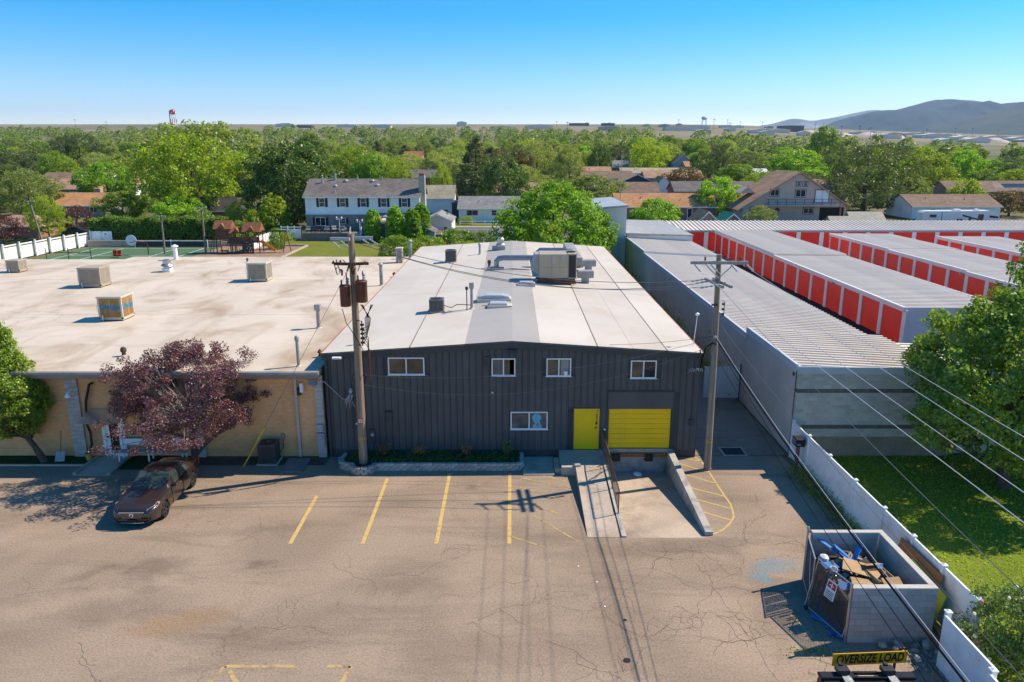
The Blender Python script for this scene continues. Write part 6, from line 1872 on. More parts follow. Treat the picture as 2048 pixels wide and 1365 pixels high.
ROUND = [(0, .45), (.15, .8), (.35, 1.0), (.6, .95), (.8, .72), (.93, .42), (1, .12)]
SPREAD = [(0, .5), (.2, .85), (.45, 1.0), (.7, .9), (.88, .6), (1, .2)]
CONE = [(0, 1.0), (.15, .95), (.4, .72), (.65, .45), (.85, .2), (1, .03)]
OVAL = [(0, .6), (.2, .95), (.5, 1.0), (.75, .8), (.9, .5), (1, .1)]
BUSH = [(0, .85), (.3, 1.0), (.6, .9), (.85, .6), (1, .2)]

lf_mid = leaf_mat("leaf_mid_green", (0.062, 0.105, 0.018))
lf_bright = leaf_mat("leaf_fresh_green", (0.075, 0.145, 0.014))
lf_yellow = leaf_mat("leaf_yellow_green", (0.092, 0.135, 0.011))
lf_olive = leaf_mat("leaf_olive", (0.078, 0.112, 0.034), hue2=(0.088, 0.104, 0.04))
lf_grey = leaf_mat("leaf_grey_green", (0.098, 0.128, 0.055))
lf_dark = leaf_mat("leaf_dark_green", (0.036, 0.066, 0.016), trans=.3)
lf_conifer = leaf_mat("conifer_needles", (0.040, 0.058, 0.028), trans=.15, hue2=(0.062, 0.066, 0.038))
lf_pine = leaf_mat("pine_needles", (0.036, 0.056, 0.024), trans=.15, hue2=(0.050, 0.060, 0.028))
lf_spruce = leaf_mat("blue_spruce_needles", (0.062, 0.088, 0.055), trans=.15)
lf_brown = leaf_mat("brown_foliage", (0.055, 0.042, 0.026), hue2=(0.045, 0.040, 0.024))
lf_plum = leaf_mat("plum_leaves", (0.042, 0.017, 0.033), var=.55, trans=.25, hue2=(0.072, 0.044, 0.066))
lf_plum2 = leaf_mat("dark_plum_leaves", (0.03, 0.013, 0.022), var=.4, trans=.3)
lf_dry = leaf_mat("dry_shrub_leaves", (0.13, 0.075, 0.045), trans=.2)

KIND = {}


def kind(key, label, var, **kw):
    KIND[key] = (label, [make_tree_meshes(key, 100 + 7 * i + hash_(key), **kw) for i in range(var)])


def hash_(s): return sum(ord(c) * (i + 1) for i, c in enumerate(s)) % 900


kind('broad', 'mid green broad-crowned tree', 2, w=12, h=10, h0=.14, prof=ROUND, nc=210, npl=62, rc=1.0, leaf=.40, mat=lf_mid, bark=m_bark, r0=.3)
kind('fresh', 'fresh bright green round tree', 2, w=11, h=10, h0=.12, prof=OVAL, nc=210, npl=62, rc=.9, leaf=.40, mat=lf_bright, bark=m_bark, r0=.28)
kind('honey', 'yellow-green feathery tree', 2, w=13, h=12, h0=.16, prof=SPREAD, nc=220, npl=60, rc=.95, leaf=.37, mat=lf_yellow, bark=m_bark, r0=.3, lump=.4)
kind('elm', 'olive green tall spreading tree', 2, w=13, h=13, h0=.15, prof=SPREAD, nc=230, npl=60, rc=.95, leaf=.39, mat=lf_olive, bark=m_bark, r0=.35, lump=.4)
kind('willow', 'grey-green soft-leaved tree', 2, w=12, h=12, h0=.1, prof=OVAL, nc=220, npl=62, rc=1.0, leaf=.42, mat=lf_grey, bark=m_bark, r0=.3, flat=-.1, elong=.4)
kind('dark', 'dark green dense tree', 2, w=12, h=12, h0=.08, prof=OVAL, nc=230, npl=62, rc=1.0, leaf=.40, mat=lf_dark, bark=m_bark, r0=.3)
kind('spruce', 'dark pointed conifer', 2, w=8, h=15, h0=.04, prof=CONE, nc=250, npl=54, rc=.7, leaf=.44, mat=lf_conifer, bark=m_bark, r0=.25, inner=.5, droop=.25, elong=.35, top=.9)
kind('blue', 'blue-green spruce', 1, w=8, h=10, h0=.05, prof=CONE, nc=220, npl=30, rc=.7, leaf=.55, mat=lf_spruce, bark=m_bark, r0=.25, inner=.5, droop=.3, elong=.35, top=.9)
kind('pine', 'dull dark pine with broad crown', 2, w=14, h=13, h0=.04, prof=OVAL, nc=260, npl=60, rc=1.0, leaf=.45, mat=lf_pine, bark=m_bark, r0=.35, lump=.5, elong=.35)
kind('brown', 'brown-leaved sparse tree', 1, w=10, h=8, h0=.2, prof=SPREAD, nc=150, npl=28, rc=.9, leaf=.45, mat=lf_brown, bark=m_bark, r0=.25, lump=.4)
kind('plum', 'dark purple-leaved round tree', 1, w=6, h=5, h0=.18, prof=ROUND, nc=130, npl=34, rc=.55, leaf=.22, mat=lf_plum2, bark=m_bark, r0=.16)
kind('cypress', 'clipped bright green columnar cypress', 1, w=2.4, h=5, h0=.0, prof=[(0, .75), (.2, .95), (.5, 1), (.75, .85), (.92, .5), (1, .12)], nc=260, npl=30, rc=.24, leaf=.26, mat=lf_bright, bark=m_bark, r0=.12, inner=.75, lump=.04)
kind('globe', 'dense rounded yellow-green evergreen', 1, w=4.4, h=6.9, h0=.0, prof=[(0, .7), (.2, .95), (.5, 1), (.75, .85), (.92, .5), (1, .15)], nc=200, npl=30, rc=.4, leaf=.34, mat=lf_yellow, bark=m_bark, r0=.15, inner=.7, lump=.1)
kind('shrub', 'leafy green shrub', 2, w=4, h=2.4, h0=.02, prof=BUSH, nc=150, npl=30, rc=.42, leaf=.19, mat=lf_mid, bark=m_bark, r0=.08, inner=.5)
kind('yshrub', 'bright yellow-green shrub', 1, w=4, h=2.6, h0=.02, prof=BUSH, nc=150, npl=30, rc=.42, leaf=.19, mat=lf_yellow, bark=m_bark, r0=.08, inner=.5)


def plant(key, X, Y, h, w, label=None, group=None, z=None, name=None, v=None):
    lab, ms = KIND[key]
    tm, cm = ms[rnd.randrange(len(ms)) if v is None else v]
    zz = T(X, Y) - .05 if z is None else z
    t = thing(name or {'spruce': 'conifer_tree', 'blue': 'spruce_tree', 'pine': 'pine_tree', 'plum': 'plum_tree', 'cypress': 'cypress_tree', 'globe': 'evergreen_tree', 'shrub': 'shrub', 'yshrub': 'shrub', 'willow': 'willow_tree'}.get(key, 'leafy_tree'),
              label or lab, 'shrub' if 'shrub' in key else 'tree', (X, Y, zz), rnd.uniform(0, 6.28), group)
    link('trunk', tm, t, (0, 0, 0), (0, 0, 0), (w, w, h))
    link('crown', cm, t, (0, 0, 0), (0, 0, 0), (w, w, h))
    return t


# ---- near trees, each with its own leaves
def near_tree(name, label, loc, tm, cm, cat='tree', rz=0):
    t = thing(name, label, cat, loc, rz)
    link('trunk', tm, t); link('crown', cm, t)
    return t


# purple plum by the car: open crown with bare inner twigs
prof = [(0, .50), (.12, .95), (.3, 1.0), (.42, .80), (.55, .74), (.75, .70), (.9, .5), (1, .2)]
cen, P, out, rs = crown_pts(5, 7.3, 5.75, .35, prof, 400, 112, .35, .35, .36)
V = leaves(P, out, .092, rs, .3, .6)
b = MB()
tr = [(0, 0, -.1), (.02, 0, .6), (.0, 0, 1.3), (.05, .0, 2.2), (.1, .05, 3.3), (.3, .1, 4.6)]
b.tube(tr, [.19, .16, .15, .12, .08, .03], 10)
b.tube([(0, 0, .5), (.5, .05, 1.1), (1.3, .1, 1.7), (2.0, .1, 2.1)], [.12, .11, .09, .05], 8)
b.tube([(0, 0, 1.1), (-.5, 0, 1.5), (-1.2, -.1, 1.75), (-2.2, -.2, 2.1)], [.1, .09, .07, .04], 8)
tm_ = b.mesh('trunk', m_bark)
b = MB()
for q in rs.choice(len(cen), 120, replace=False):
    c = cen[q]; p0 = np.array([.05, 0, 1.6 + 1.6 * rs.random()])
    mid = p0 * .45 + c * .55 + rs.normal(size=3) * .12
    b.tube([p0, mid, c], [.028, .017, .006], 4, False)
for k in range(70):
    p0 = np.array([.05, -.3, 2.2 + rs.random() * .5]); e = p0 + np.array([rs.normal() * .9, -.5 - rs.random() * .9, .1 + rs.random() * 1.5])
    b.tube([p0, p0 * .5 + e * .5 + rs.normal(size=3) * .15, e], [.022, .014, .005], 4, False)
PT = near_tree('plum_tree', 'purple-leaved plum tree with bare inner twigs growing before the brick wall', (-14.75, 31.95, 0), tm_, fast_mesh('crown', V, len(P), lf_plum))
b.build('twigs', m_bark_lt, PT)

# young green tree at the left edge
lf_young = leaf_mat("young_tree_leaves", (0.125, 0.185, 0.02), var=.35, trans=.45, hue2=(0.05, 0.085, 0.02))
tm_, cm_ = make_tree_meshes('young', 8, 3.1, 6.6, .24, [(0, .45), (.1, .85), (.25, 1.0), (.45, .85), (.6, .55), (.75, .36), (.88, .2), (1, .08)], 270, 100, .32, .105, lf_young, m_bark, .15, 26, .35, .18, 0, (-1.15, .1), False, .4, .7, .6)
near_tree('young_tree', 'bright green young tree with a leaning trunk at the left edge before the brick wall', (-22.0, 32.4, 0), tm_, cm_)

# big maples on the right behind the white fence
lf_maple = leaf_mat("maple_leaves", (0.054, 0.100, 0.018), var=.45, trans=.35, hue2=(0.075, 0.105, 0.02))
tm_, cm_ = make_tree_meshes('maple', 21, 8.8, 8.6, .20, [(0, .55), (.15, .85), (.35, 1.0), (.6, .9), (.8, .62), (.93, .34), (1, .1)], 440, 115, .52, .15, lf_maple, m_bark, .26, 30, .4, .2, 0, (0, 0), False, .3, .75)
near_tree('maple_tree', 'large dark green maple shading the side lawn, the front one', (21.5, 29.8, 0), tm_, cm_, rz=.4)
tm_, cm_ = make_tree_meshes('maple2', 33, 8.5, 11.0, .14, OVAL, 400, 115, .56, .155, lf_maple, m_bark, .28, 26, .45, .3, 0, (0, 0), False, .3, .75)
near_tree('maple_tree', 'taller maple cut by the right edge of the view behind the front maple', (27.4, 36.5 - 1.5, 0), tm_, cm_)
# rose bush bottom right
lf_rose = leaf_mat("rose_leaves", (0.045, 0.080, 0.022), var=.4, trans=.3, hue2=(0.085, 0.11, 0.045))
tm_, cm_ = make_tree_meshes('rose', 55, 3.0, 2.55, .02, BUSH, 260, 90, .24, .072, lf_rose, m_bark, .05, 20, .45, .3, 0, (0, 0), False, .4, .7)
RB = near_tree('rose_bush', 'large rose bush with scattered pale blooms behind the white fence, bottom right', (14.25, 17.9, 0), tm_, cm_, 'bush')
cen, P, out, rs = crown_pts(56, 3.1, 2.6, .1, BUSH, 60, 1, .05, .95, .2)
m_bloom = [M("cream_bloom", (.75, .68, .45), .6, 0, .1, 5), M("pink_bloom", (.62, .2, .22), .6, 0, .1, 5)]
bm_ = [MB().lathe([(.01, -.03), (.05, -.01), (.055, .02), (.03, .045), (0, .05)], (0, 0, 0), 7).mesh('bloom', m) for m in m_bloom]
for k in range(46):
    c = cen[k]
    if c[1] > .7: continue
    link('bloom', bm_[0 if rs.random() < .75 else 1], RB, tuple(c), (rs.random(), rs.random(), 0), (1.1,) * 3)

# big leafy tree behind the warehouse and its paler neighbour
tm_, cm_ = make_tree_meshes('walnut', 61, 13.6, 10.6, .05, [(0, .55), (.15, .9), (.4, 1.0), (.65, .85), (.85, .55), (1, .15)], 640, 62, .72, .28, lf_bright, m_bark, .3, 24, .4, .3, 0, (0, 0), False, .35, .7)
near_tree('leafy_tree', 'big bright green tree right behind the warehouse roof', (5.0, 83.5, 0), tm_, cm_)
tm_, cm_ = make_tree_meshes('wil', 67, 5.4, 6.6, .05, OVAL, 200, 45, .5, .26, leaf_mat("pale_willow_leaves", (0.10, 0.155, 0.04)), m_bark, .15, 14, .45, .25, 0, (0, 0), False, -.1, .35)
near_tree('willow_tree', 'paler soft-leaved small tree in front of the big one behind the roof', (4.1, 78.5, 0), tm_, cm_)

# ---- recognisable trees of the middle distance
SP = [('elm', -78, 190, 21.0, 28, 'tallest olive green tree on the left rising above the skyline'),
      ('honey', -63.5, 150, 17.0, 19, 'large yellow-green tree in front of the tallest olive tree'),
      ('dark', -41, 141, 15.8, 16.5, 'big dense green tree left of the white colonial house'),
      ('willow', -106, 165, 9.6, 13, 'grey-green tree at the left edge behind the brown roof'),
      ('honey', -76, 122, 7.0, 5.4, 'small bright yellow-green tree beside the white court fence'),
      ('plum', -79.5, 116, 4.4, 7, 'purple-leaved tree at the far left edge by the court fence'),
      ('plum', -77.6, 133, 4.6, 6.4, 'purple-leaved tree in front of the orange roofed house'),
      ('broad', -79, 152, 6.0, 10, 'rounded green tree right of the orange roof'),
      ('fresh', -63, 142, 6.0, 9.5, 'rounded green tree behind the long hedge'),
      ('blue', -123.5, 225, 9.4, 11, 'blue-green spruce before the white gabled house on the left'),
      ('pine', -193, 300, 12, 22, 'broad dark pine at the far left'),
      ('pine', -184, 325, 16.5, 26, 'wide brownish pine left of the spruce'),
      ('honey', -50.1, 138, 5.0, 5.6, 'low yellow-green tree right of the dark roofed house'),
      ('globe', -40, 126, 7.1, 4.9, 'rounded clipped evergreen by the white garden gate'),
      ('spruce', -9.6, 200, 18.0, 13.5, 'huge dark spruce behind the pale bungalow'),
      ('willow', 8.2, 255, 15.5, 15, 'tall soft grey-green willow left of the pair'),
      ('willow', 19, 250, 14, 11, 'tall soft grey-green willow right of the pair'),
      ('brown', 2.4, 230, 13.4, 9, 'brownish sparse conifer-like tree left of the willows'),
      ('dark', 33.3, 290, 14, 10, 'dark round tree right of the willows'),
      ('honey', 53.4, 300, 15.5, 15.5, 'glowing yellow-green maple above the tan rooftops'),
      ('fresh', 44.5, 162, 8.4, 9.6, 'bright green round tree standing before the brick rambler'),
      ('fresh', 23.8, 124, 6.4, 8.6, 'green tree right of the white metal hall'),
      ('elm', 18.8, 183, 8.0, 18.5, 'wide olive tree above the orange roof'),
      ('pine', 73.2, 265, 14.5, 16, 'dark cedar group behind the tan roofs'),
      ('pine', 81.5, 174, 17, 22, 'massive dark pine right of the pink gabled house'),
      ('honey', 122, 225, 13.4, 19, 'wide yellow-green tree right of the massive pine'),
      ('fresh', 158, 265, 12.8, 13, 'green round tree above the solar panel roof'),
      ('yshrub', 114.5, 190, 6.8, 8, 'rounded yellow-green shrub tree below the solar roof'),
      ('brown', 109.5, 165, 5.6, 10.5, 'reddish brown tree by the right edge'),
      ('fresh', 103.5, 275, 12.4, 20, 'bright green tree mass left of the massive pine'),
      ('broad', 172, 420, 20, 16, 'tall green tree rising from the canopy below the mountains'),
      ('willow', 46.2, 139, 4.2, 6, 'sparse grey shrub tree by the pink gabled house'),
      ('honey', -50, 240, 13.6, 15, 'yellow-green tree just above the white house ridge'),
      ('fresh', -39.7, 215, 12.4, 11.5, 'green maple above the middle of the white house ridge'),
      ('honey', -31.2, 205, 11.4, 9, 'yellow-green tree behind the chimney end of the white house'),
      ('honey', -19.1, 205, 10, 6, 'small yellow tree between white house and huge spruce'),
      ('elm', -61, 262, 14.5, 15, 'olive tree behind the big dense green tree'),
      ('dark', -79, 300, 17, 17, 'dark tree right of the steeple')]
for key, X, Y, h, w, lab in SP:
    plant(key, X, Y, h, w, lab)
for k, (X, Y, h, w) in enumerate(((-22.2, 119.0, 5.2, 2.5), (-18.6, 119.0, 5.7, 2.75), (-15.9, 119.3, 5.3, 2.6), (-14.7, 121.5, 6.0, 2.7))):
    plant('cypress', X, Y, h, w, 'clipped columnar cypress before the white house, ' + ['first from the left', 'second from the left', 'third, in front of the tallest', 'the tallest at the right end'][k], 'clipped cypresses along the white house')
for k, (X, Y, h, w, key) in enumerate(((-15.6, 101, 2.9, 5.2, 'shrub'), (-11.6, 103, 2.7, 5, 'shrub'), (-8.2, 108, 3.1, 6, 'shrub'), (-4.6, 108, 2.8, 5, 'shrub'), (-6.4, 103, 2.0, 4.5, 'yshrub'), (-13.5, 97, 2.0, 4, 'shrub'))):
    plant(key, X, Y, h, w, 'green shrub behind the roof edge, ' + ['at the left by the lawn', 'second from the lawn', 'tall one before the street', 'right one before the street', 'yellower low one in front', 'low grey one nearest the roof corner'][k], 'shrubs between lawn and street')
for X, Y, h, w, key, lab in ((-53.2, 127.5, 4.5, 5.5, 'shrub', 'leafy shrub bulging above the right end of the long hedge'), (-44.5, 120, 3.2, 5, 'shrub', 'silvery shrub behind the wooden playset'), (-42.5, 124, 4.6, 4, 'yshrub', 'light green shrub behind the play towers'), (-34.9, 110, 3, 2.6, 'shrub', 'round green shrub beside the play slide'), (-65.5, 120, 2.8, 5, 'shrub', 'dusty shrub between purple tree and court fence'), (61, 134, 2.2, 4, 'shrub', 'low shrub under the pink house balcony'), (-9, 147, 1.6, 3, 'yshrub', 'low shrub beside the pale bungalow'), (-17.2, 131, 2.2, 4, 'shrub', 'shrub between the white house annex and the garden shed'), (-36.8, 122, 1.6, 2.4, 'yshrub', 'orange-yellow flowering shrub by the garden fence')):
    plant(key, X, Y, h, w, lab)

# long clipped hedge behind the sport court
rs = np.random.RandomState(3)
n = 15000
hx = rs.uniform(-65, -44.3, n); face = rs.random(n)
hy = np.where(face < .55, 114.2 + rs.normal(size=n) * .12, rs.uniform(114.2, 117, n)); hz = np.where(face < .55, rs.uniform(0.2, 3.9, n), 3.9 + rs.normal(size=n) * .16)
hz += .18 * np.sin(hx * 1.1) * (face > .55) + .12 * np.sin(hx * 2.7); hy += .12 * np.sin(hx * 1.9 + hz * 2)
P = np.stack([hx, hy, hz], 1); out = np.where((face < .55)[:, None], np.array([0, -1, .2]), np.array([0, -.2, 1]))
HG = thing('hedge', 'long tall clipped green hedge behind the sport court', 'hedge')
fo = link('foliage', fast_mesh('foliage', leaves(P, out, .30, rs), n, lf_mid), HG)
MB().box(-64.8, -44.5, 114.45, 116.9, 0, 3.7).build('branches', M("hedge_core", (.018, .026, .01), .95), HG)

# ---- background canopy: individual copies, then one far mass
HOUSES = []   # footprints (x, y, r) filled below; kept clear of trees


# ------------------------------------------------------------------ houses
HLAB = []
m_sh_grey = shingle_mat("grey_shingles", (0.20, 0.175, 0.16)); m_sh_brown = shingle_mat("brown_shingles", (0.27, 0.185, 0.135)); m_sh_tan = shingle_mat("tan_shingles", (0.46, 0.28, 0.175))
m_sh_orange = shingle_mat("orange_shingles", (0.52, 0.27, 0.13)); m_sh_dark = shingle_mat("dark_shingles", (0.065, 0.06, 0.06)); m_sh_beige = shingle_mat("beige_shingles", (0.42, 0.37, 0.26)); m_sh_light = shingle_mat("light_grey_shingles", (0.27, 0.265, 0.26))
m_sh_pinkbr = shingle_mat("pinkish_brown_shingles", (0.40, 0.25, 0.185)); m_sh_red = shingle_mat("terracotta_roof", (0.42, 0.17, 0.09))
m_sd_white = siding_mat("white_lap_siding", (0.88, 0.88, 0.87)); m_sd_cream = siding_mat("cream_lap_siding", (0.78, 0.75, 0.67)); m_sd_blue = siding_mat("blue_lap_siding", (0.25, 0.34, 0.40)); m_sd_pale = siding_mat("pale_bluish_siding", (0.82, 0.86, 0.85))
m_stucco = M("pink_stucco", (0.62, 0.45, 0.375), 0.9, 0, 0.06, 0.5); m_stucco_tan = M("tan_stucco", (0.40, 0.33, 0.25), 0.9, 0, 0.08, 0.5)
m_shutter = M("dark_green_shutter", (0.015, 0.025, 0.03), 0.5)
m_maroon = M("maroon_trim", (0.16, 0.06, 0.05), 0.6)


def add_window(parent, x, z, w, h, y=-.02, frame=None, glass=None, rot=None, shut=False):
    """window on the front (-y) face; x,z centre"""
    b = MB(); f = .07
    for bx in ((x - w / 2, x + w / 2, z - h / 2, z - h / 2 + f), (x - w / 2, x + w / 2, z + h / 2 - f, z + h / 2), (x - w / 2, x - w / 2 + f, z - h / 2 + f, z + h / 2 - f), (x + w / 2 - f, x + w / 2, z - h / 2 + f, z + h / 2 - f)):
        b.box(bx[0], bx[1], y - .06, y + .03, bx[2], bx[3])
    b.box(x - .03, x + .03, y - .05, y + .02, z - h / 2 + f, z + h / 2 - f) if w > h else b.box(x - w / 2 + f, x + w / 2 - f, y - .05, y + .02, z - .03, z + .03)
    win = b.build('window', frame or m_white, parent)
    MB().box(x - w / 2 + f, x + w / 2 - f, y - .02, y - .005, z - h / 2 + f, z + h / 2 - f).build('pane', glass or m_glass, win)
    if shut:
        for s_ in (-1, 1):
            MB().box(x + s_ * (w / 2 + .22) - .2, x + s_ * (w / 2 + .22) + .2, y - .05, y + .01, z - h / 2, z + h / 2).build('shutter', m_shutter, parent)
    return win


def house(label, x0, x1, y0, d, zb, eave, ridge, wall, roof, axis='x', wins=(), chim=None, door=None, garage=None, gable=None, hip=0.0, rz=0.0, name='house', group=None, over=.45, vents=2, wframe=None):
    w = x1 - x0; cx = (x0 + x1) / 2
    t = thing(name, label, 'house' if name == 'house' else name.replace('_', ' '), (cx, y0, zb - .1), rz, group)
    HOUSES.append((cx, y0 + d / 2, max(w, d) * .62)); HLAB.append(label)
    hw = w / 2
    zr2 = ridge
    if axis == 'x':
        MB().prism([(0, 0), (d, 0), (d, eave), (d / 2, ridge - .15 if not hip else eave), (0, eave)], -hw, hw, 'x').build('wall', wall, t)
        o = over; sl = (ridge - eave) / (d / 2)
        if hip:
            hx = hw - hip; th = .12
            v = [(-hw - o, -o, eave - sl * o * .6), (hw + o, -o, eave - sl * o * .6), (hw + o, d + o, eave - sl * o * .6), (-hw - o, d + o, eave - sl * o * .6), (-hx, d / 2, ridge), (hx, d / 2, ridge)]
            v2 = [(x, y, z - th) for x, y, z in v[:4]]
            MB().add(v + v2, [(0, 1, 5, 4), (1, 2, 5), (2, 3, 4, 5), (3, 0, 4), (9, 8, 7, 6), (0, 6, 7, 1), (1, 7, 8, 2), (2, 8, 9, 3), (3, 9, 6, 0)]).build('roof', roof, t)
        else:
            MB().prism([(-o, eave - sl * o), (-o, eave - sl * o + .16), (d / 2, ridge + .06), (d + o, eave - sl * o + .16), (d + o, eave - sl * o), (d / 2, ridge - .12)], -hw - .3, hw + .3, 'x').build('roof', roof, t)
        MB().box(-hw - .3, hw + .3, -o - .06, -o - .002, eave - sl * o - .02, eave - sl * o + .15).build('fascia', m_white, t)
        pt = lambda x, f: (x, d / 2 * f, eave + (ridge - eave) * f)
    else:
        MB().prism([(-hw, 0), (hw, 0), (hw, eave), (0, ridge - .15), (-hw, eave)], 0, d).build('wall', wall, t)
        o = over; sl = (ridge - eave) / hw
        MB().prism([(-hw - o, eave - sl * o), (0, ridge - .12), (hw + o, eave - sl * o), (hw + o, eave - sl * o + .16), (0, ridge + .06), (-hw - o, eave - sl * o + .16)], -.35, d + .35).build('roof', roof, t)
        b = MB(); b.prism([(-hw - o, eave - sl * o - .05), (0, ridge - .17), (hw + o, eave - sl * o - .05), (hw + o, eave - sl * o + .12), (0, ridge + .02), (-hw - o, eave - sl * o + .12)], -.42, -.352); b.build('rake_board', m_white, t)
        pt = lambda x, f: (hw * .5, d * f, eave + (ridge - eave) * .5)
    for wi in wins:
        add_window(t, *wi, frame=wframe)
    if door is not None:
        b = MB(); b.box(door - .55, door + .55, -.05, -.002, .1, 2.25); dd_ = b.build('door', m_white, t); MB().box(door - .4, door + .4, -.07, -.052, .3, 2.1).build('door_panel', m_shutter, dd_)
    if garage is not None:
        b = MB(); b.box(garage - 2.4, garage + 2.4, -.05, -.002, .1, 2.3); g_ = b.build('garage_door', m_white, t)
        for k in range(4): MB().box(garage - 2.3, garage + 2.3, -.07, -.052, .16 + k * .54, .62 + k * .54).build('door_panel', m_white, g_)
    if chim is not None:
        p = pt(chim, .75)
        c_ = MB().box(p[0] - .4, p[0] + .4, p[1] - .35, p[1] + .35, p[2] - .5, ridge + .9).build('chimney', m_brick_red, t)
        MB().box(p[0] - .46, p[0] + .46, p[1] - .41, p[1] + .41, ridge + .9, ridge + 1.02).build('chimney_cap', m_conc, c_)
    for k in range(vents):
        p = pt(-hw * .5 + hw * .8 * k + rnd.uniform(-.5, .5), .4 + .3 * rnd.random())
        MB().tube([(p[0], p[1], p[2] - .1), (p[0], p[1], p[2] + .5)], .09, 6).build('roof_pipe', rnd.choice([m_metal_dull, m_dark]), t)
    return t


# white colonial
H1 = house('white two-storey colonial house with dark shutters and a long grey roof', -34.3, -15.3, 124.5, 9.5, 0.0, 6.95, 9.55, m_sd_white, m_sh_grey, 'x', vents=0)
MB().box(-9.48, 9.48, -.10, -.002, 0.0, 4.05 - .12).build('lower_wall', m_brick_grey, H1)
MB().box(-9.55, 9.55, -.34, -.002, 3.98, 4.12).build('overhang_trim', m_white, H1)
for k in range(5): add_window(H1, -6.7 + k * 3.42, 5.9, 1.0, 1.45, -.02, shut=True, glass=m_glass_grey)
add_window(H1, -7.1, 2.8, 1.7, 1.4, -.12, shut=True); add_window(H1, -3.3, 2.9, .85, .95, -.12, shut=True)
b = MB(); b.box(.1, 1.5, -.16, -.105, 1.0, 3.3); pd = b.build('patio_door', m_white, H1)
for x in (.2, .85): MB().box(x, x + .55, -.18, -.162, 1.1, 3.2).build('pane', m_glass, pd)
MB().prism([(-4.2, 3.05), (-.0, 4.05), (-.0, 4.2), (-4.2, 3.2)], 1.7, 9.6, 'x').build('porch_roof', m_sh_pinkbr, H1)
MB().box(1.7, 9.6, -4.3, -4.202, 2.85, 3.15).build('porch_fascia', m_white, H1)
for x in (1.9, 4.4, 7.0, 9.4): MB().box(x - .09, x + .09, -4.15, -3.97, 0, 3.0).build('porch_post', m_white, H1)
for x, y in ((4.2, -2.0), (8.2, -2.0)): MB().lathe([(.75, 0), (.72, .15), (.45, .33), (0, .4)], (x, y, 3.66), 12).build('skylight', m_porcelain, H1)
MB().obox((4.4, -2.9, 3.48), (1.4, .9, .1), (.23, 0, 0)).build('skylight', m_white, H1)
ch = MB().box(9.3, 10.3, 1.0, 2.2, 0, 10.2).build('chimney', M("pale_chimney", (.42, .38, .29), .9, 0, .1, 2), H1)
MB().box(9.38, 10.2, 1.1, 2.1, 10.2, 10.6).build('chimney_pot', m_sh_red, ch)
for x, f, r in ((-4.9, .55, .3), (-3.4, .85, .35), (1.1, .85, .35), (2.1, .6, .38)):
    MB().lathe([(r, 0), (r * 1.1, .12), (r * .7, .3), (0, .36)], (x, 4.75 * f, 6.95 + 2.6 * f), 12).build('roof_vent', m_porcelain, H1)
for x, f, h_ in ((-7.3, .75, 1.0), (-5.3, .95, 1.1), (-1.5, .95, .8), (-4.7, .2, .5), (2.7, .95, .6)):
    MB().tube([(x, 4.75 * f, 6.9 + 2.6 * f), (x, 4.75 * f, 6.95 + 2.6 * f + h_)], .16 if h_ > .9 else .09, 8).build('roof_pipe', m_porcelain, H1)
HA = house('white annex with a shallow grey roof at the right end of the white house', -15.0, -10.2, 126.0, 8, 0, 2.7, 3.9, m_sd_cream, m_sh_light, 'y', wins=((1.4, 1.2, .7, 1.2),), vents=1, over=.2)
# raised deck
DKK = thing('deck', 'raised garden deck with railing, furniture and white steps behind the white house', 'deck', (-28.6, 120.2, 0))
m_deckw = M("grey_deck_skirt", (.19, .175, .155), .9, 0, .15, 1); m_decktop = M("deck_boards", (.22, .19, .16), .9, 0, .15, 2)
for k in range(5): MB().box(-5.5 + k * 1.6, -5.5 + k * 1.6 + 1.57, -.02, .1, 0, 1.25).build('skirt_panel', m_deckw, DKK)
MB().box(-5.5, 5.2, .1, 4.2, 1.1, 1.25).build('floor', m_decktop, DKK)
MB().box(3.4, 5.2, -.02, .1, 0, 1.25).build('skirt_panel', m_deckw, DKK)
pm_ = MB().box(-.04, .04, -.04, .04, 1.25, 2.2).mesh('rail_post', m_dark)
for k in range(6): link('rail_post', pm_, DKK, (-5.45 + k * 1.58, .05, 0))
bl_ = MB().box(-.015, .015, -.015, .015, 1.3, 2.12).mesh('baluster', m_dark)
for k in range(50): link('baluster', bl_, DKK, (-5.4 + k * .158, .05, 0))
MB().box(-5.5, 2.5, .02, .08, 2.13, 2.2).build('handrail', m_dark, DKK)
for k in range(5): MB().box(2.6, 4.2, -.9 + k * .2, -.7 + k * .2, .1 + k * .23, .2 + k * .23).build('tread', m_sd_cream, DKK)
b = MB()
for x in (2.5, 4.3): b.box(x - .05, x + .05, -1.0, -.9, 0, 1.1); b.box(x - .05, x + .05, .0, .1, 1.2, 2.3); b.tube([(x, -.95, 1.1), (x, .05, 2.25)], .05, 6); b.tube([(x, -.95, .35), (x, .05, 1.5)], .05, 6)
b.build('stair_rail', m_sd_cream, DKK)
m_tableset = M("pale_garden_furniture", (.5, .48, .44), .7, 0, .2, 3)
for k, (x, y, rz_0) in enumerate(((-4.6, 1.2, .3), (-3.0, 1.0, -.2), (-1.6, 1.1, .1), (-.4, 1.6, .6), (.8, 1.0, -.4))):
    ch = thing('garden_chair', ['slatted white garden chair at the left end of the deck', 'dark red cushioned garden chair, second on the deck', 'pale garden chair in the middle of the deck', 'pale garden chair right of the deck middle', 'garden chair beside the deck steps'][k], 'chair', (-28.6 + x, 120.2 + y, 1.25), rz_0, 'garden chairs on the deck')
    mm = m_maroon if k == 1 else m_tableset
    MB().box(-.4, .4, -.35, .35, .4, .48).build('seat', mm, ch); MB().box(-.4, .4, .3, .36, .48, 1.0).build('backrest', mm, ch)
    for sx_ in (-.35, .35):
        for sy_ in (-.3, .3): MB().box(sx_ - .03, sx_ + .03, sy_ - .03, sy_ + .03, 0, .4).build('leg', m_dark, ch)
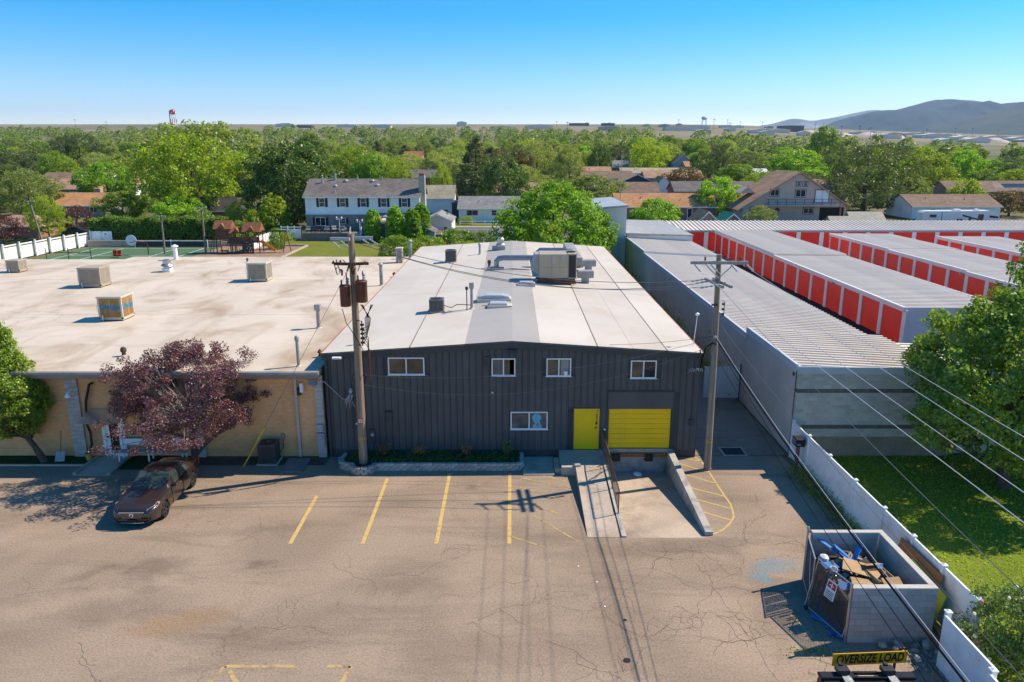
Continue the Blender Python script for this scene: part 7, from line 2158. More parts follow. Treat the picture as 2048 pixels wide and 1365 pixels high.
for x, lab in ((.2, 'white two-arm garden lamp post in the middle of the deck'), (3.9, 'white garden lamp post at the right end of the deck')):
    lp = thing('garden_lamp', lab, 'lamp', (-28.4 + x, 121.8 if x < 1 else 120.0, 0 if x > 1 else 1.25), 0, 'garden lamps by the white house')
    MB().tube([(0, 0, 0), (0, 0, 2.2 if x < 1 else 3.2)], .06, 8).build('post', m_white, lp)
    h_ = 2.2 if x < 1 else 3.2
    MB().tube([(-.4, 0, h_ - .2), (.4, 0, h_ - .2)], .04, 6).build('arm', m_white, lp)
    for s_ in (-.4, .4): MB().lathe([(.06, 0), (.15, .25), (.08, .4), (0, .45)], (s_, 0, h_ - .15), 8).build('lantern', m_white, lp)
o = MB().lathe([(.5, 0), (.75, .3), (.7, .6), (.3, .85), (0, .9)], (0, 0, 0), 10).build('grill_cover', m_porcelain, None, (-27.2 - .6, 122.6, 1.25)); o.scale = (1.2, .7, 1); tag(o, 'grey covered grill standing on the deck before the brick wall', 'grill')
# garden fence and gate left of the house
FG = thing('garden_fence', 'white garden fence angling from the lawn to the white house', 'fence')
for k in range(9):
    a = Vector((-38.4, 106, 0)).lerp(Vector((-37.8, 121.5, 0)), k / 9); e = Vector((-38.4, 106, 0)).lerp(Vector((-37.8, 121.5, 0)), (k + 1) / 9)
    MB().box(a.x - .05, a.x + .05, a.y + .05, e.y - .02, .05, 1.7).build('panel', m_vinyl, FG)
    MB().box(a.x - .08, a.x + .08, a.y - .08, a.y + .05, 0, 1.85).build('post', m_vinyl, FG)
GG = thing('garden_gate', 'white garden gate with lattice top left of the deck', 'gate', (-36.2, 122.0, 0))
for x0 in (-1.55, -.5, .6): MB().box(x0, x0 + .95, -.04, .04, .1, 1.7).build('panel', m_vinyl, GG)
for x0 in (-1.65, -.55, .5, 1.6): MB().box(x0 - .07, x0 + .07, -.07, .07, 0, 2.2).build('post', m_vinyl, GG)
MB().box(-1.6, 1.6, -.05, .05, 1.95, 2.08).build('top_rail', m_vinyl, GG)

# other houses: (label, args)
W2 = ((-3.2, 1.9, 1.6, 1.1), (2.4, 1.9, 1.4, 1.1))
house('pale bluish bungalow with a grey roof behind the street', -10.7, 3.5, 150.5, 9, 0.1, 2.9, 5.0, m_sd_pale, m_sh_light, 'x', wins=((-4.4, 2.0, 2.4, 1.1), (.0, 2.0, 1.1, 1.1), (4.2, 2.0, 1.2, 1.0)), vents=3)
house('beige roofed white garage behind the white annex', -20.2, -13.2, 170, 7, 0.3, 3.6, 6.2, m_sd_white, m_sh_beige, 'x', garage=-.5, vents=0)
house('long brown roofed bungalow between the huge spruce and the willows', -6.5, 11, 205, 9, .6, 2.7, 5.0, m_sd_cream, m_sh_pinkbr, 'x', wins=((-4, 1.7, 1.4, 1.2), (0, 1.7, 2.4, 1.2)), vents=2)
house('brown roofed brick bungalow with a cream garage door', 25.6, 38.0, 195, 9, .5, 3.3, 5.6, m_brick_red, m_sh_brown, 'x', wins=((-2.8, 1.9, 1.5, 1.2),), garage=2.5, vents=1)
house('orange roofed brick rambler right behind the white metal hall', 22.0, 43.0, 158, 9, .2, 2.6, 5.1, m_brick_red, m_sh_orange, 'x', wins=((-7, 1.5, 1.2, 1.1), (-1, 1.5, 2, 1.2)), door=5, vents=3)
house('grey roofed brick rambler right of the white gabled house', 41.0, 61.8, 190, 9, .4, 4.0, 6.1, m_brick_red, m_sh_grey, 'x', wins=((-2, 2.4, 2.2, 1.3), (4, 2.4, 1.5, 1.2)), vents=3)
house('small white gabled house among the brick ramblers', 38.6, 44.5, 207, 9, .6, 3.4, 6.6, m_sd_white, m_sh_orange, 'y', wins=(), vents=0)
house('tan roofed brick rambler in the second row above the grey roof', 43.9, 63.0, 250, 9, 1.5, 4.0, 6.1, m_brick_red, m_sh_tan, 'x', wins=((-4, 2.2, 1.6, 1.2), (4, 2.2, 1.6, 1.2)), vents=2)
house('grey roofed brown house left of the glowing maple', 38.0, 47.5, 300, 9, 3.2, 4.6, 7.0, m_brick_red, m_sh_light, 'x', vents=1)
house('long tan grey roof seen edge on in the third row', 39.3, 60.5, 272, 9, 2.1, 4.2, 5.9, m_stucco_tan, m_sh_beige, 'x', vents=3)
house('olive grey roofed house behind the wide olive tree', 22.5, 39.0, 245, 9, 1.4, 4.1, 6.2, m_brick_red, m_sh_brown, 'x', wins=((-5, 2, 1.5, 1.2),), vents=2)
house('dark purple-brown gable house between the ramblers', 29.6, 41.8, 216, 10, .7, 4.0, 6.9, M("purple_brown_gable", (.10, .07, .07), .9), m_sh_pinkbr, 'y', vents=1)
house('small orange roofed house behind the olive grey roof', 25.0, 34.5, 264, 8, 1.9, 4.8, 6.7, m_brick_orange, m_sh_tan, 'x', vents=1)
house('brown roofed house with a white gable behind the travel trailer', 84.4, 103.0, 158, 11, .2, 2.6, 4.8, m_sd_pale, m_sh_brown, 'x', wins=((-5, 1.6, 1.2, 1.0),), vents=4)
HS = house('dark brown roofed house with solar panels at the right edge', 116, 140, 200, 10, .5, 3.3, 5.7, m_brick_red, m_sh_brown, 'x', wins=((0, 1.8, 2, 1.1),), vents=1)
m_solar = M("solar_panel_glass", (.03, .035, .06), .15, .2, .1, 2, spec=.7)
for k in range(8):
    MB().obox((1.5 + k * 1.25, 2.2, 4.45), (1.2, 2.6, .06), (math.atan2(2.4, 5), 0, 0)).build('solar_panel', m_solar if k > 1 else m_dark, HS)
house('orange roofed brick house behind the purple tree on the left', -102.5, -88.5, 163, 10, .2, 2.5, 4.9, m_brick_grey, m_sh_orange, 'x', wins=((4.5, 1.5, 1.6, 1.3),), vents=1)
house('cream and orange brick house with a white garage door on the left', -131, -118, 210, 9, .7, 3.2, 5.7, m_brick_orange, m_sh_tan, 'x', wins=((-3, 2.0, 1.6, 1.4),), garage=3.6, vents=1)
house('brown roofed house with a white gable end left of the blue spruce', -145, -124, 232, 10, 1.1, 4.0, 6.4, m_sd_cream, m_sh_brown, 'x', wins=((2, 2.4, 1.2, 1.2),), chim=4, vents=1)
house('white gabled wing beside the blue spruce on the left', -123.5, -114, 228, 9, 1.0, 3.4, 5.8, m_sd_white, m_sh_tan, 'y', vents=0)
house('low dark roofed house under the large yellow-green tree', -64.5, -53, 147, 11, .2, 2.6, 4.9, m_brick_red, m_sh_dark, 'x', hip=3, vents=1)
house('low reddish brown roof at the far left edge', -88, -79, 124, 8, .1, 2.0, 3.5, m_brick_red, m_sh_pinkbr, 'x', hip=2.5, vents=0)
house('beige roofed house peeking over the white house ridge', -60.5, -53.3, 237, 8, 1.1, 5.4, 7.2, m_brick_red, m_sh_beige, 'x', chim=2.6, vents=0)
house('grey roofed house behind the white house chimney', -32, -20.5, 226, 8, .9, 5.6, 7.6, m_brick_red, m_sh_grey, 'x', wins=((2, 3.6, 1.3, 1.3), (4.2, 3.6, 1.0, 1.4)), vents=1)
house('terracotta roofed house glimpsed among the trees left of the huge spruce', -47, -39, 330, 9, 4.3, 6.2, 9.4, m_stucco_tan, m_sh_red, 'x', vents=0)
house('small red roof far off among the trees above the white house', -86, -81, 420, 8, 7.9, 6.8, 8.6, m_stucco_tan, m_sh_red, 'x', vents=0)
house('pink brown hipped roof house right of the huge spruce', -7, 3.5, 256, 10, 1.6, 5.8, 9.3, m_brick_grey, m_sh_pinkbr, 'x', hip=3.5, vents=1)
house('blue sided gable house far behind the dark cedars', 68, 76, 320, 9, 3.9, 5.2, 8.5, m_sd_blue, m_sh_grey, 'y', vents=0)
house('small orange roofed house left of the dark cedars', 69, 78, 302, 9, 3.2, 4.8, 6.6, m_stucco_tan, m_sh_orange, 'x', vents=0)
house('low white roofed house behind the pink gable', 79, 88, 260, 8, 1.8, 4.8, 6.2, m_sd_white, M("white_roof", (.6, .62, .63), .6), 'x', vents=0)
house('tan roof wing joined left of the pink gabled house', 59, 75, 176, 9, .3, 4.6, 7.0, m_stucco_tan, m_sh_pinkbr, 'x', chim=-3, vents=2)
house('pale bluish gable behind the pink gabled house', 74, 84, 190, 8, .4, 3.8, 6.6, m_sd_pale, m_sh_tan, 'y', vents=0)

# pink gabled house with balcony
PH = thing('house', 'pink stucco house with a broad gable, balcony and maroon window trim', 'house', (57.0, 150, .1))
HOUSES.append((57, 156, 13)); HLAB.append('pink stucco gabled house')
MB().prism([(-10.8, 0), (9.8, 0), (9.8, 3.4), (0, 9.7), (-10.8, 3.2)], 0, 13).build('wall', m_stucco, PH)
b = MB(); b.prism([(-12, 2.3), (0, 9.75), (10.9, 2.75), (10.9, 3.0), (0, 10.0), (-12, 2.55)], -.5, 13.5); b.build('roof', m_sh_tan, PH)
b = MB(); b.prism([(-12, 2.25), (0, 9.68), (10.9, 2.68), (10.9, 2.93), (0, 9.92), (-12, 2.5)], -.6, -.502); b.build('rake_board', m_stucco_tan, PH)
for x, z, w, h_ in ((-4.7, 5.9, 1.7, 1.3), (.45, 5.8, 2.0, 1.4), (-.1, 7.6, .8, .85), (1.25, 7.6, .8, .85), (2.3, 2.35, 2.0, 1.2), (-8.6, 2.4, 1.4, 1.2)):
    MB().box(x - w / 2 - .15, x + w / 2 + .15, -.03, -.002, z - h_ / 2 - .15, z + h_ / 2 + .15).build('window_surround', m_maroon, PH)
    add_window(PH, x, z, w, h_, -.035)
MB().box(3.3, 6.2, -.04, -.002, 4.0, 6.55).build('door_surround', m_maroon, PH)
d = MB().box(3.45, 6.05, -.08, -.042, 4.05, 6.4).build('patio_door', m_white, PH); MB().box(4.72, 4.78, -.10, -.082, 4.1, 6.3).build('door_mullion', m_porcelain, d)
MB().box(-6.5, 7.8, -1.9, -.004, 3.35, 3.6).build('balcony_floor', m_porcelain, PH)
for k in range(9): MB().box(-6.45 + k * 1.77, -6.37 + k * 1.77, -1.88, -1.8, 3.6, 4.75).build('balcony_post', m_maroon, PH)
b = MB(); b.box(-6.5, 7.8, -1.88, -1.8, 4.7, 4.78); b.box(-6.5, 7.8, -1.86, -1.82, 4.15, 4.2); b.box(-6.5, -6.42, -1.8, -.05, 4.7, 4.78); b.box(7.72, 7.8, -1.8, -.05, 4.7, 4.78); b.build('balcony_rail', m_maroon, PH)
MB().box(4.6, 9.4, -.05, -.003, 0, 3.0).build('carport_shade_panel', m_ink, PH)  # black panel on the solid wall, painting the shade inside the carport
MB().box(8.5, 8.8, -.3, -.06, 0, 3.2).build('carport_post', m_brick_orange, PH)
o = MB().box(-.5, .5, -.25, .25, 0, .75).build('wall_unit', m_cream, PH, (-5.4, -.8, 3.6))
MB().lathe([(.5, 0), (.5, .06), (.4, .08)], (0, 0, 0), 14).build('wheel_ornament', m_maroon, PH, (-3.9, -.02, 2.5), (R(90), 0, 0))
b = MB(); b.prism([(-3.0, 4.4), (-1.4, 5.6), (.2, 4.4)], 0, 4); b.build('dormer', m_stucco, PH, (-7.3, 4.5, 1.2))
LD2 = thing('ladder', 'aluminium ladder hung flat on the pink house wall', 'ladder', (53.5, 149.85, 1.8))
MB().box(-3.2, 3.4, -.03, .03, .0, .06).build('rail', m_metal, LD2); MB().box(-3.2, 3.4, -.03, .03, .42, .48).build('rail', m_metal, LD2)
rg = MB().box(-.025, .025, -.02, .02, .06, .42).mesh('rung', m_metal)
for k in range(18): link('rung', rg, LD2, (-3.0 + k * .36, 0, 0))

# sheds and covers
house('blue-grey garden shed with a brown gabled roof beside the cypresses', -16.3, -12.6, 121, 3.4, 0, 1.5, 2.45, m_sd_blue, m_sh_grey, 'y', name='shed', vents=0, over=.2)
house('low brown lean-to shed attached right of the blue-grey shed', -12.4, -9.8, 122.5, 3, 0, .9, 1.35, m_dark, m_sh_brown, 'x', name='shed', vents=0, over=.15)
house('beige roofed shed behind the back storage row, right one', 55.3, 60.5, 121, 4, 0, 3.0, 4.5, m_brick_orange, M("beige_metal_roof", (.36, .33, .27), .7), 'x', name='shed', vents=0, over=.2)
house('lower beige roofed shed behind the back storage row, left one', 51.6, 55.6, 119.5, 4, 0, 2.4, 3.9, m_stucco_tan, M("beige_metal_roof2", (.36, .33, .27), .7), 'x', name='shed', vents=0, over=.2)
house('brown tarpaulin covered shed behind the back storage row', 29.3, 33.2, 119, 6, 0, 2.9, 4.9, M("tan_tarp", (.33, .26, .2), .8), m_sh_tan, 'y', name='shed', vents=0, over=.1)
house('green tarpaulin shelter beside the brown tarpaulin shed', 33.4, 37.6, 120, 5, 0, 2.6, 4.5, M("tarp_frame", (.2, .2, .2), .8), M("green_tarp", (.01, .19, .10), .6, 0, .2, 2), 'y', name='shelter', vents=0, over=.15)
o = thing('flagpole_mast', 'thin tall antenna mast above the orange roof', 'mast', (22.6, 157, 0)); MB().tube([(0, 0, 0), (0, 0, 13.5)], .07, 6).build('pole', m_metal_dull, o); MB().tube([(-.4, 0, 13), (.4, 0, 13)], .04, 5).build('crossbar', m_metal_dull, o)

# travel trailer
m_gel = M("trailer_white", (.74, .73, .71), .35, 0, .04, 1)
RV = thing('travel_trailer', 'long white fifth-wheel travel trailer with dark swooshes', 'trailer', (77.5, 130, .3), R(-6))
pr = [(-6.3, .6), (-6.3, 3.4), (-5.9, 3.7), (4.6, 3.85), (5.6, 3.6), (6.3, 2.6), (6.2, 1.7), (3.6, 1.7), (3.4, .6)]
MB().prism(pr, -1.25, 1.25).build('body', m_gel, RV)
for x, z, w, h_ in ((-4.6, 2.9, 1.1, .5), (-4.6, 1.7, 1.1, .7), (-.2, 2.1, .9, .7), (1.5, 2.2, .5, .9), (3.2, 2.6, .9, 1.3)):
    MB().box(x - w / 2, x + w / 2, -1.28, -1.252, z - h_ / 2, z + h_ / 2).build('window', m_glass, RV)
b = MB(); b.add([(.2, -1.262, 3.2), (3.0, -1.262, 2.4), (4.8, -1.262, 2.0), (3.0, -1.262, 2.2), (.2, -1.262, 2.9)], [(0, 1, 2, 3, 4)]); b.add([(4.6, -1.262, 3.1), (6.0, -1.262, 2.9), (6.1, -1.262, 2.6), (4.6, -1.262, 2.7)], [(0, 1, 2, 3)]); b.build('swoosh_stripe', m_dark, RV)
MB().box(-3.2, -3.12, -1.262, -1.252, .7, 3.6).build('slide_seam', m_dark, RV)
b = MB(); b.cbox(-1, .2, -.5, .5, 3.75, 4.05, .1); b.cbox(2.5, 3.2, -.4, .4, 3.8, 4.1, .1); b.build('roof_unit', m_gel, RV)
for x in (-1.6, -.6): MB().lathe([(.2, -.12), (.36, -.12), (.36, .12), (.2, .12), (0, .1)], (0, 0, 0), 14).build('wheel', m_dark, RV, (x, -1.1, .36), (R(90), 0, 0))
RV2 = thing('travel_trailer', 'dark blue-grey travel trailer end-on beside the beige roofed garage', 'trailer', (-11.6, 160, .1), R(4))
MB().cbox(-1.25, 1.25, 0, 7, .6, 3.4, .1).build('body', M("dark_trailer", (.05, .06, .075), .5), RV2); MB().box(-.6, .6, .5, 1.6, 3.4, 3.6).build('roof_unit', m_dark, RV2); MB().box(-.5, .6, -.03, -.005, 2.3, 2.7).build('window', m_glass, RV2)
MB().box(-1.0, 1.0, .5, 5, .1, .6).build('chassis', m_dark, RV2)


def simple_car(label, X, Y, rz, col, name='parked_car', cat='car', group='cars parked among the houses'):
    t = thing(name, label, cat, (X, Y, T(X, Y)), rz, group)
    m = M("car_paint_%d" % rnd.randrange(9999), col, .3, .2, .05, spec=.5)
    MB().prism([(-2.2, .3), (-2.25, .75), (-1.3, .95), (1.9, .98), (2.25, .8), (2.2, .3)], -.85, .85).build('body', m, t, rot=(0, 0, 0))
    MB().prism([(-1.1, .95), (-.5, 1.42), (.9, 1.45), (1.6, .97)], -.72, .72).build('cabin', m_glass, t)
    MB().prism([(-.5, 1.43), (.9, 1.46), (.9, 1.5), (-.5, 1.47)], -.70, .70).build('roof', m, t)
    for x in (-1.4, 1.35):
        for y in (-.78, .78): MB().lathe([(.15, -.1), (.32, -.1), (.32, .1), (.15, .1), (0, .08)], (0, 0, 0), 12).build('wheel', m_dark, t, (x, y, .32), (R(90), 0, 0))
    return t


simple_car('white car parked right of the long travel trailer', 90.5, 134, .4, (.65, .66, .68))
simple_car('blue car parked before the beige roofed garage', -14.9, 163, 1.5, (.05, .16, .28))
simple_car('white pickup seen behind the massive pine', 88, 172, .1, (.6, .62, .65))
simple_car('black car parked beside the purple tree by the court fence', -75.5, 128, .2, (.03, .03, .035))
simple_car('silver car parked behind the purple tree by the court fence', -72.5, 131, .3, (.4, .4, .42))
o = thing('wheelie_bin', 'blue wheelie bin beside the white garage door on the left', 'bin', (-117.5, 208, .7)); MB().prism([(-.3, 0), (.3, 0), (.38, 1.0), (-.38, 1.0)], -.35, .35).build('tub', M("bin_blue", (.02, .08, .35), .5), o); MB().cbox(-.42, .42, -.42, .42, 1.0, 1.1, .03).build('lid', M("bin_blue2", (.02, .08, .35), .5), o)
o = thing('rooftop_cooler', 'beige cooler box on the ridge of the orange roof at the left', 'rooftop cooler', (-93.2, 170.0, 4.6)); MB().cbox(-.7, .7, -.6, .6, 0, 1.3, .05).build('cabinet', m_tan_metal, o); MB().box(-.6, .6, -.62, -.602, .1, 1.1).build('louvre_panel', m_tan_dark, o)
o = thing('rooftop_cooler', 'grey cooler box on the grey roofed brick rambler', 'rooftop cooler', (53.2, 194.3, 6.3)); MB().cbox(-.8, .8, -.6, .6, 0, 1.2, .05).build('cabinet', m_metal_dull, o); MB().box(-.6, .6, -.62, -.602, .1, 1.0).build('louvre_panel', m_dark, o)

# ------------------------------------------------------------------ sport court and playset
court = sheet('sport_court', [-64.0, -44.0], [92.0, 111.6], .02, M("court_green", (.075, .15, .075), .9, 0, .12, .3, .2, 20))
for a, c in (((-62, 94), (-62, 110.5)), ((-46, 94), (-46, 110.5)), ((-62, 110.5), (-46, 110.5)), ((-62, 103), (-46, 103)), ((-58, 94), (-58, 110.5)), ((-50, 94), (-50, 110.5))):
    stripe(a, c, .12, m_white, .026, 'court_line', court)
w_ = thing('court_wall', 'low concrete wall below the long hedge', 'wall'); MB().box(-64.5, -44.2, 112.6, 112.9, 0, .95).build('wall', m_conc, w_); MB().box(-36, -44.2, 113, 113.3, 0, .7).build('wall', m_conc, w_)
cf = thing('court_fence', 'white vinyl fence with rail-topped panels beside the sport court', 'fence')
for k in range(10):
    a = Vector((-67.8, 88.5, 0)).lerp(Vector((-64.6, 113.8, 0)), k / 9); e = Vector((-67.8, 88.5, 0)).lerp(Vector((-64.6, 113.8, 0)), (k + 1) / 9)
    MB().box(a.x - .09, a.x + .09, a.y - .09, a.y + .09, 0, 2.3).build('post', m_vinyl, cf)
    if k < 9:
        MB().box(a.x - .02, a.x + .06, a.y + .1, e.y - .1, .1, 1.72).build('panel', m_vinyl, cf)
        MB().box(a.x - .04, a.x + .08, a.y + .1, e.y - .1, 1.9, 2.05).build('rail', m_vinyl, cf)
for k in range(2): MB().box(-64.5 + k * 1.6, -62.95 + k * 1.6, 113.9, 114.0, .1, 2.2).build('panel', m_vinyl, cf)
for X, Y, h, lab in ((-49.2, 104.7, 5.0, 'wooden floodlight pole in the middle of the sport court'), (-43.4, 104.7, 6.2, 'wooden floodlight pole beside the wooden playset'), (-71.5, 113, 6.5, 'leaning wooden light pole at the far left by the yellow-green tree')):
    o = thing('light_pole', lab, 'light pole', (X, Y, 0), 0, 'light poles round the sport court')
    MB().tube([(0, 0, 0), (.02 if X > -60 else -1.0, 0, h)], [.16, .12], 8).build('shaft', m_pole_grey, o)
    dx = .02 if X > -60 else -1.0
    b = MB(); b.tube([(dx - .6, 0, h + .3), (dx, 0, h - .4), (dx + .6, 0, h + .3)], .06, 6)
    for s_ in (-.6, -.3, .3, .6): b.lathe([(.05, 0), (.16, .12), (.16, .22)], (dx + s_, 0, h + .1), 8)
    b.build('floodlight', m_metal_dull, o)
o = thing('basketball_hoop', 'basketball hoop with round white backboard and orange arm on the sport court', 'basketball hoop', (-51.2, 104.0, 0))
MB().tube([(0, 0, 0), (0, 0, 1.5), (-.2, 0, 1.75), (-1.9, 0, 1.9)], .08, 8).build('post', M("orange_steel", (.45, .12, .04), .6), o)
MB().lathe([(.75, 0), (.75, .05), (0, .06)], (0, 0, 0), 18).build('backboard', m_white, o, (-2.2, 0, 2.0), (R(90), 0, 0)); MB().lathe([(.3, 0), (.3, .05)], (-2.0, -.4, 1.7), 12, False).build('rim', m_signred, o)
o = thing('tennis_net', 'white edged sport net across the far end of the court', 'net', (-51.5, 111.9, 0)); MB().box(-5.4, 5.4, -.02, .02, .9, 1.0).build('band', m_white, o)
MB().box(-5.4, 5.4, -.005, .005, .15, .9).build('mesh_net', M("net_mesh", (.06, .065, .06), .9), o)
for x in (-5.5, 0, 5.5): MB().tube([(x, 0, 0), (x, 0, 1.15)], .06, 6).build('post', m_white, o)
o = thing('court_net', 'dark low net and posts at the near left end of the court', 'net', (-60.5, 99, 0)); MB().box(-2, 4, -.02, .02, .9, .98).build('band', m_dark, o)
for x in (-2, 1, 4): MB().tube([(x, 0, 0), (x, 0, 1.6)], .05, 6).build('post', m_dark, o)
m_red_ch = M("red_plastic", (.5, .06, .03), .5)
for x in (-54.3, -53.7):
    o = thing('folding_chair', 'small red folding chair standing behind the brick building roof edge', 'chair', (x, 101, 0), .3, 'red folding chairs on the court'); MB().obox((0, 0, .6), (.5, .06, .9), (.3, 0, 0)).build('backrest', m_red_ch, o); MB().box(-.25, .25, -.5, 0, .38, .44).build('seat', m_red_ch, o)
    for s_ in (-.22, .22): MB().tube([(s_, -.45, 0), (s_, .05, .8)], .025, 5).build('leg', m_red_ch, o)
sand = sheet('play_sand', [-44.0, -31.5], [100.0, 113.0], .025, M("play_sand_bark", (.30, .20, .14), .95, 0, .2, 1.0, .5, 10))
o = thing('sand_kerb', 'pale concrete kerb round the play area', 'kerb')
MB().box(-31.5, -31.2, 97, 113, 0, .2).build('kerb_strip', m_conc, o); MB().box(-36, -31.2, 113.0, 113.3, 0, .25).build('kerb_strip', m_conc, o)
# playset
wd = M("cedar_wood", (.20, .085, .045), .85, 0, .25, 3); wd2 = M("cedar_roof", (.27, .11, .055), .85, 0, .2, 3)
PS = thing('playset', 'large cedar wooden playset with three roofed towers, slide and swing beam', 'playset', (-39.0, 106.0, 0))
for x0, x1, zf, zt, zr3 in ((-3.0, -.9, 2.1, 3.5, 4.6), (-.8, .8, 1.6, 2.9, 3.7), (1.0, 3.2, 1.6, 3.1, 4.3)):
    MB().box(x0, x1, -.9, .9, zf - .1, zf).build('floor', wd, PS)
    for x in (x0, x1 - .12):
        for y in (-.9, .78): MB().box(x, x + .12, y, y + .12, 0, zt).build('post', wd, PS)
    for k in range(8):
        w3 = (x1 - x0 - .24) / 8
        MB().box(x0 + .12 + k * w3 + .01, x0 + .12 + (k + 1) * w3 - .01, -.88, -.84, zf, zf + (.75 if x0 > -1 else 1.35)).build('board', wd, PS)
    xm = (x0 + x1) / 2
    MB().prism([(-1.15, zt - .05), (1.15, zt - .05), (0, zr3)], x0 - .2, x1 + .2, 'x').build('tower_roof', wd2, PS)
    MB().prism([(xm - .45, zt + .1), (xm + .45, zt + .1), (xm, zt + .75)], -1.05, -.3).build('dormer', wd2, PS)
MB().prism([(-1.7, 1.3), (-.92, 1.85), (-.92, 1.95), (-1.7, 1.4)], -1.2, .9, 'x').build('awning', wd2, PS)
for k in range(5): MB().box(-1.1 + k * .4, -1.05 + k * .4, -1.6, -1.55, 0, .9).build('board', wd, PS)
b = MB(); b.add([(.9, -1.5, 0), (2.5, -1.5, 0), (2.4, -.95, 1.8), (1.9, -.92, 2.1), (1.3, -.92, 2.0), (.95, -.95, 1.6)], [(0, 1, 2, 3, 4, 5)]); b.add([(.9, -1.4, 0), (2.5, -1.4, 0), (2.4, -.9, 1.8), (1.9, -.9, 2.1), (1.3, -.9, 2.0), (.95, -.9, 1.6)], [(5, 4, 3, 2, 1, 0)]); b.build('climbing_wall', M("rock_climbing_wall", (.13, .08, .05), .9, 0, .4, 5), PS)
hd = MB().lathe([(.09, 0), (.07, .06), (0, .08)], (0, 0, 0), 6).mesh('climbing_hold', m_conc)
for k in range(16): z = .2 + 1.5 * rnd.random(); link('climbing_hold', hd, PS, (rnd.uniform(1.1, 2.3), -1.52 + z * .31, z), (R(90), 0, 0))
b = MB(); b.add([(3.2, -.4, 1.6), (3.2, .2, 1.6), (5.2, .2, .25), (5.2, -.4, .25), (3.2, -.4, 1.5), (3.2, .2, 1.5), (5.2, .2, .15), (5.2, -.4, .15)], [(0, 1, 2, 3), (7, 6, 5, 4), (0, 3, 7, 4), (1, 5, 6, 2)])
for y in (-.45, .2): b.prism([(3.2, 1.5), (5.2, .15), (5.2, .45), (3.2, 1.85)], y, y + .05)
b.build('slide', M("yellow_slide", (.62, .30, .03), .5), PS)
MB().box(3.2, 6.9, -.08, .08, 3.0, 3.18).build('swing_beam', M("dark_green_beam", (.03, .04, .03), .7), PS)
for s_ in (-.8, .8): MB().tube([(6.8, 0, 3.05), (6.6 + (.5 if s_ > 0 else -.2), s_, 0)], .07, 6).build('swing_leg', wd, PS)
b = MB(); b.tube([(5.9, 0, 3.0), (5.9, 0, .75)], .02, 4); b.tube([(6.5, 0, 3.0), (6.5, 0, .75)], .02, 4); b.build('swing_chain', m_dark, PS); MB().box(5.85, 6.55, -.15, .15, .68, .75).build('swing_seat', wd2, PS)
b = MB()
for s_ in (0, .5):
    b.tube([(-4.1 + s_, -.6, 0), (-3.6 + s_ * .4, -.2, 2.2)], .05, 6)
for k in range(6): b.tube([(-4.0 + k * .08, -.55 + k * .06, .3 + k * .3), (-3.55 + k * .03, -.55 + k * .06, .3 + k * .3)], .03, 5)
b.build('ladder', wd, PS)
pt_ = thing('picnic_table', 'small wooden children picnic table under the middle play tower', 'table', (-40.6, 104.3, 0)); MB().box(-.5, .5, -.3, .3, .5, .56).build('tabletop', wd, pt_)
for s_ in (-.55, .55): MB().box(-.5, .5, s_ - .12, s_ + .12, .3, .35).build('bench_board', wd, pt_)
for x in (-.4, .4): MB().box(x - .04, x + .04, -.5, .5, .25, .3).build('brace', wd, pt_); MB().box(x - .04, x + .04, -.05, .05, 0, .5).build('leg', wd, pt_)
o = thing('chain_fence', 'thin grey wire fence with posts along the street behind the warehouse', 'fence', (0, 121, 0))
for k in range(9): MB().tube([(-12 + k * 2.6, 0, 0), (-12 + k * 2.6, 0, 1.5)], .035, 6).build('post', m_metal, o)
MB().tube([(-12, 0, 1.5), (9, 0, 1.5)], .025, 5).build('top_rail', m_metal, o)
o = thing('picket_fence', 'low white picket fence along the far side of the street', 'fence', (0, 143, 0))
for k in range(8): MB().box(-10 + k * 2.4 - .06, -10 + k * 2.4 + .06, -.06, .06, 0, 1.1).build('post', m_vinyl, o)
for z in (.5, .95): MB().box(-10, 6.8, -.03, .03, z, z + .1).build('rail', m_vinyl, o)

# ------------------------------------------------------------------ weeds, grass tufts, dry shrubs
rs = np.random.RandomState(12)
pts = []
for k in range(420):
    t_ = rs.random(); y = 31.5 - t_ * 8.8; x = 13.25 - abs(rs.normal()) * (.12 + .22 * (1 - t_))
    n = 16; c = np.array([x, y, .12]); pts.append(c + rs.normal(size=(n, 3)) * np.array([.12, .12, .13]) * (1.0 + .9 * rs.random()))
P = np.concatenate(pts); P[:, 2] = np.abs(P[:, 2]) + .02; P[:, 0] = np.minimum(P[:, 0], 13.30)
o = link('weeds', fast_mesh('weeds', leaves(P, np.tile([0, 0, 1.], (len(P), 1)), .10, rs, .3, .3), len(P), lf_olive), None); tag(o, 'straggly weeds growing along the foot of the white fence', 'weeds', None, 'stuff')
pts = []
for k in range(260):
    y = rs.uniform(42, 84); x = 13.2 - abs(rs.normal()) * .3; n = 16
    pts.append(np.array([x, y, .5]) + rs.normal(size=(n, 3)) * np.array([.15, .3, .5]) * (.5 + rs.random()))
P = np.concatenate(pts); P[:, 2] = np.abs(P[:, 2]); P[:, 0] = np.minimum(P[:, 0], 13.36)
o = link('weeds', fast_mesh('alley_weeds', leaves(P, np.tile([0, 0, 1.], (len(P), 1)), .2, rs, .3, .3), len(P), lf_olive), None); tag(o, 'tall dark weeds along the block wall in the back alley', 'weeds', None, 'stuff')
pts = []
for k in range(500):
    x = rs.uniform(-7.7, .35); y = rs.uniform(31.75, 32.9); n = 10
    if (x + 6.87) ** 2 + (y - 31.75) ** 2 < .08: continue
    pts.append(np.array([x, y, .32]) + rs.normal(size=(n, 3)) * np.array([.1, .1, .05]))
P = np.concatenate(pts); P[:, 2] = np.maximum(P[:, 2], .28)
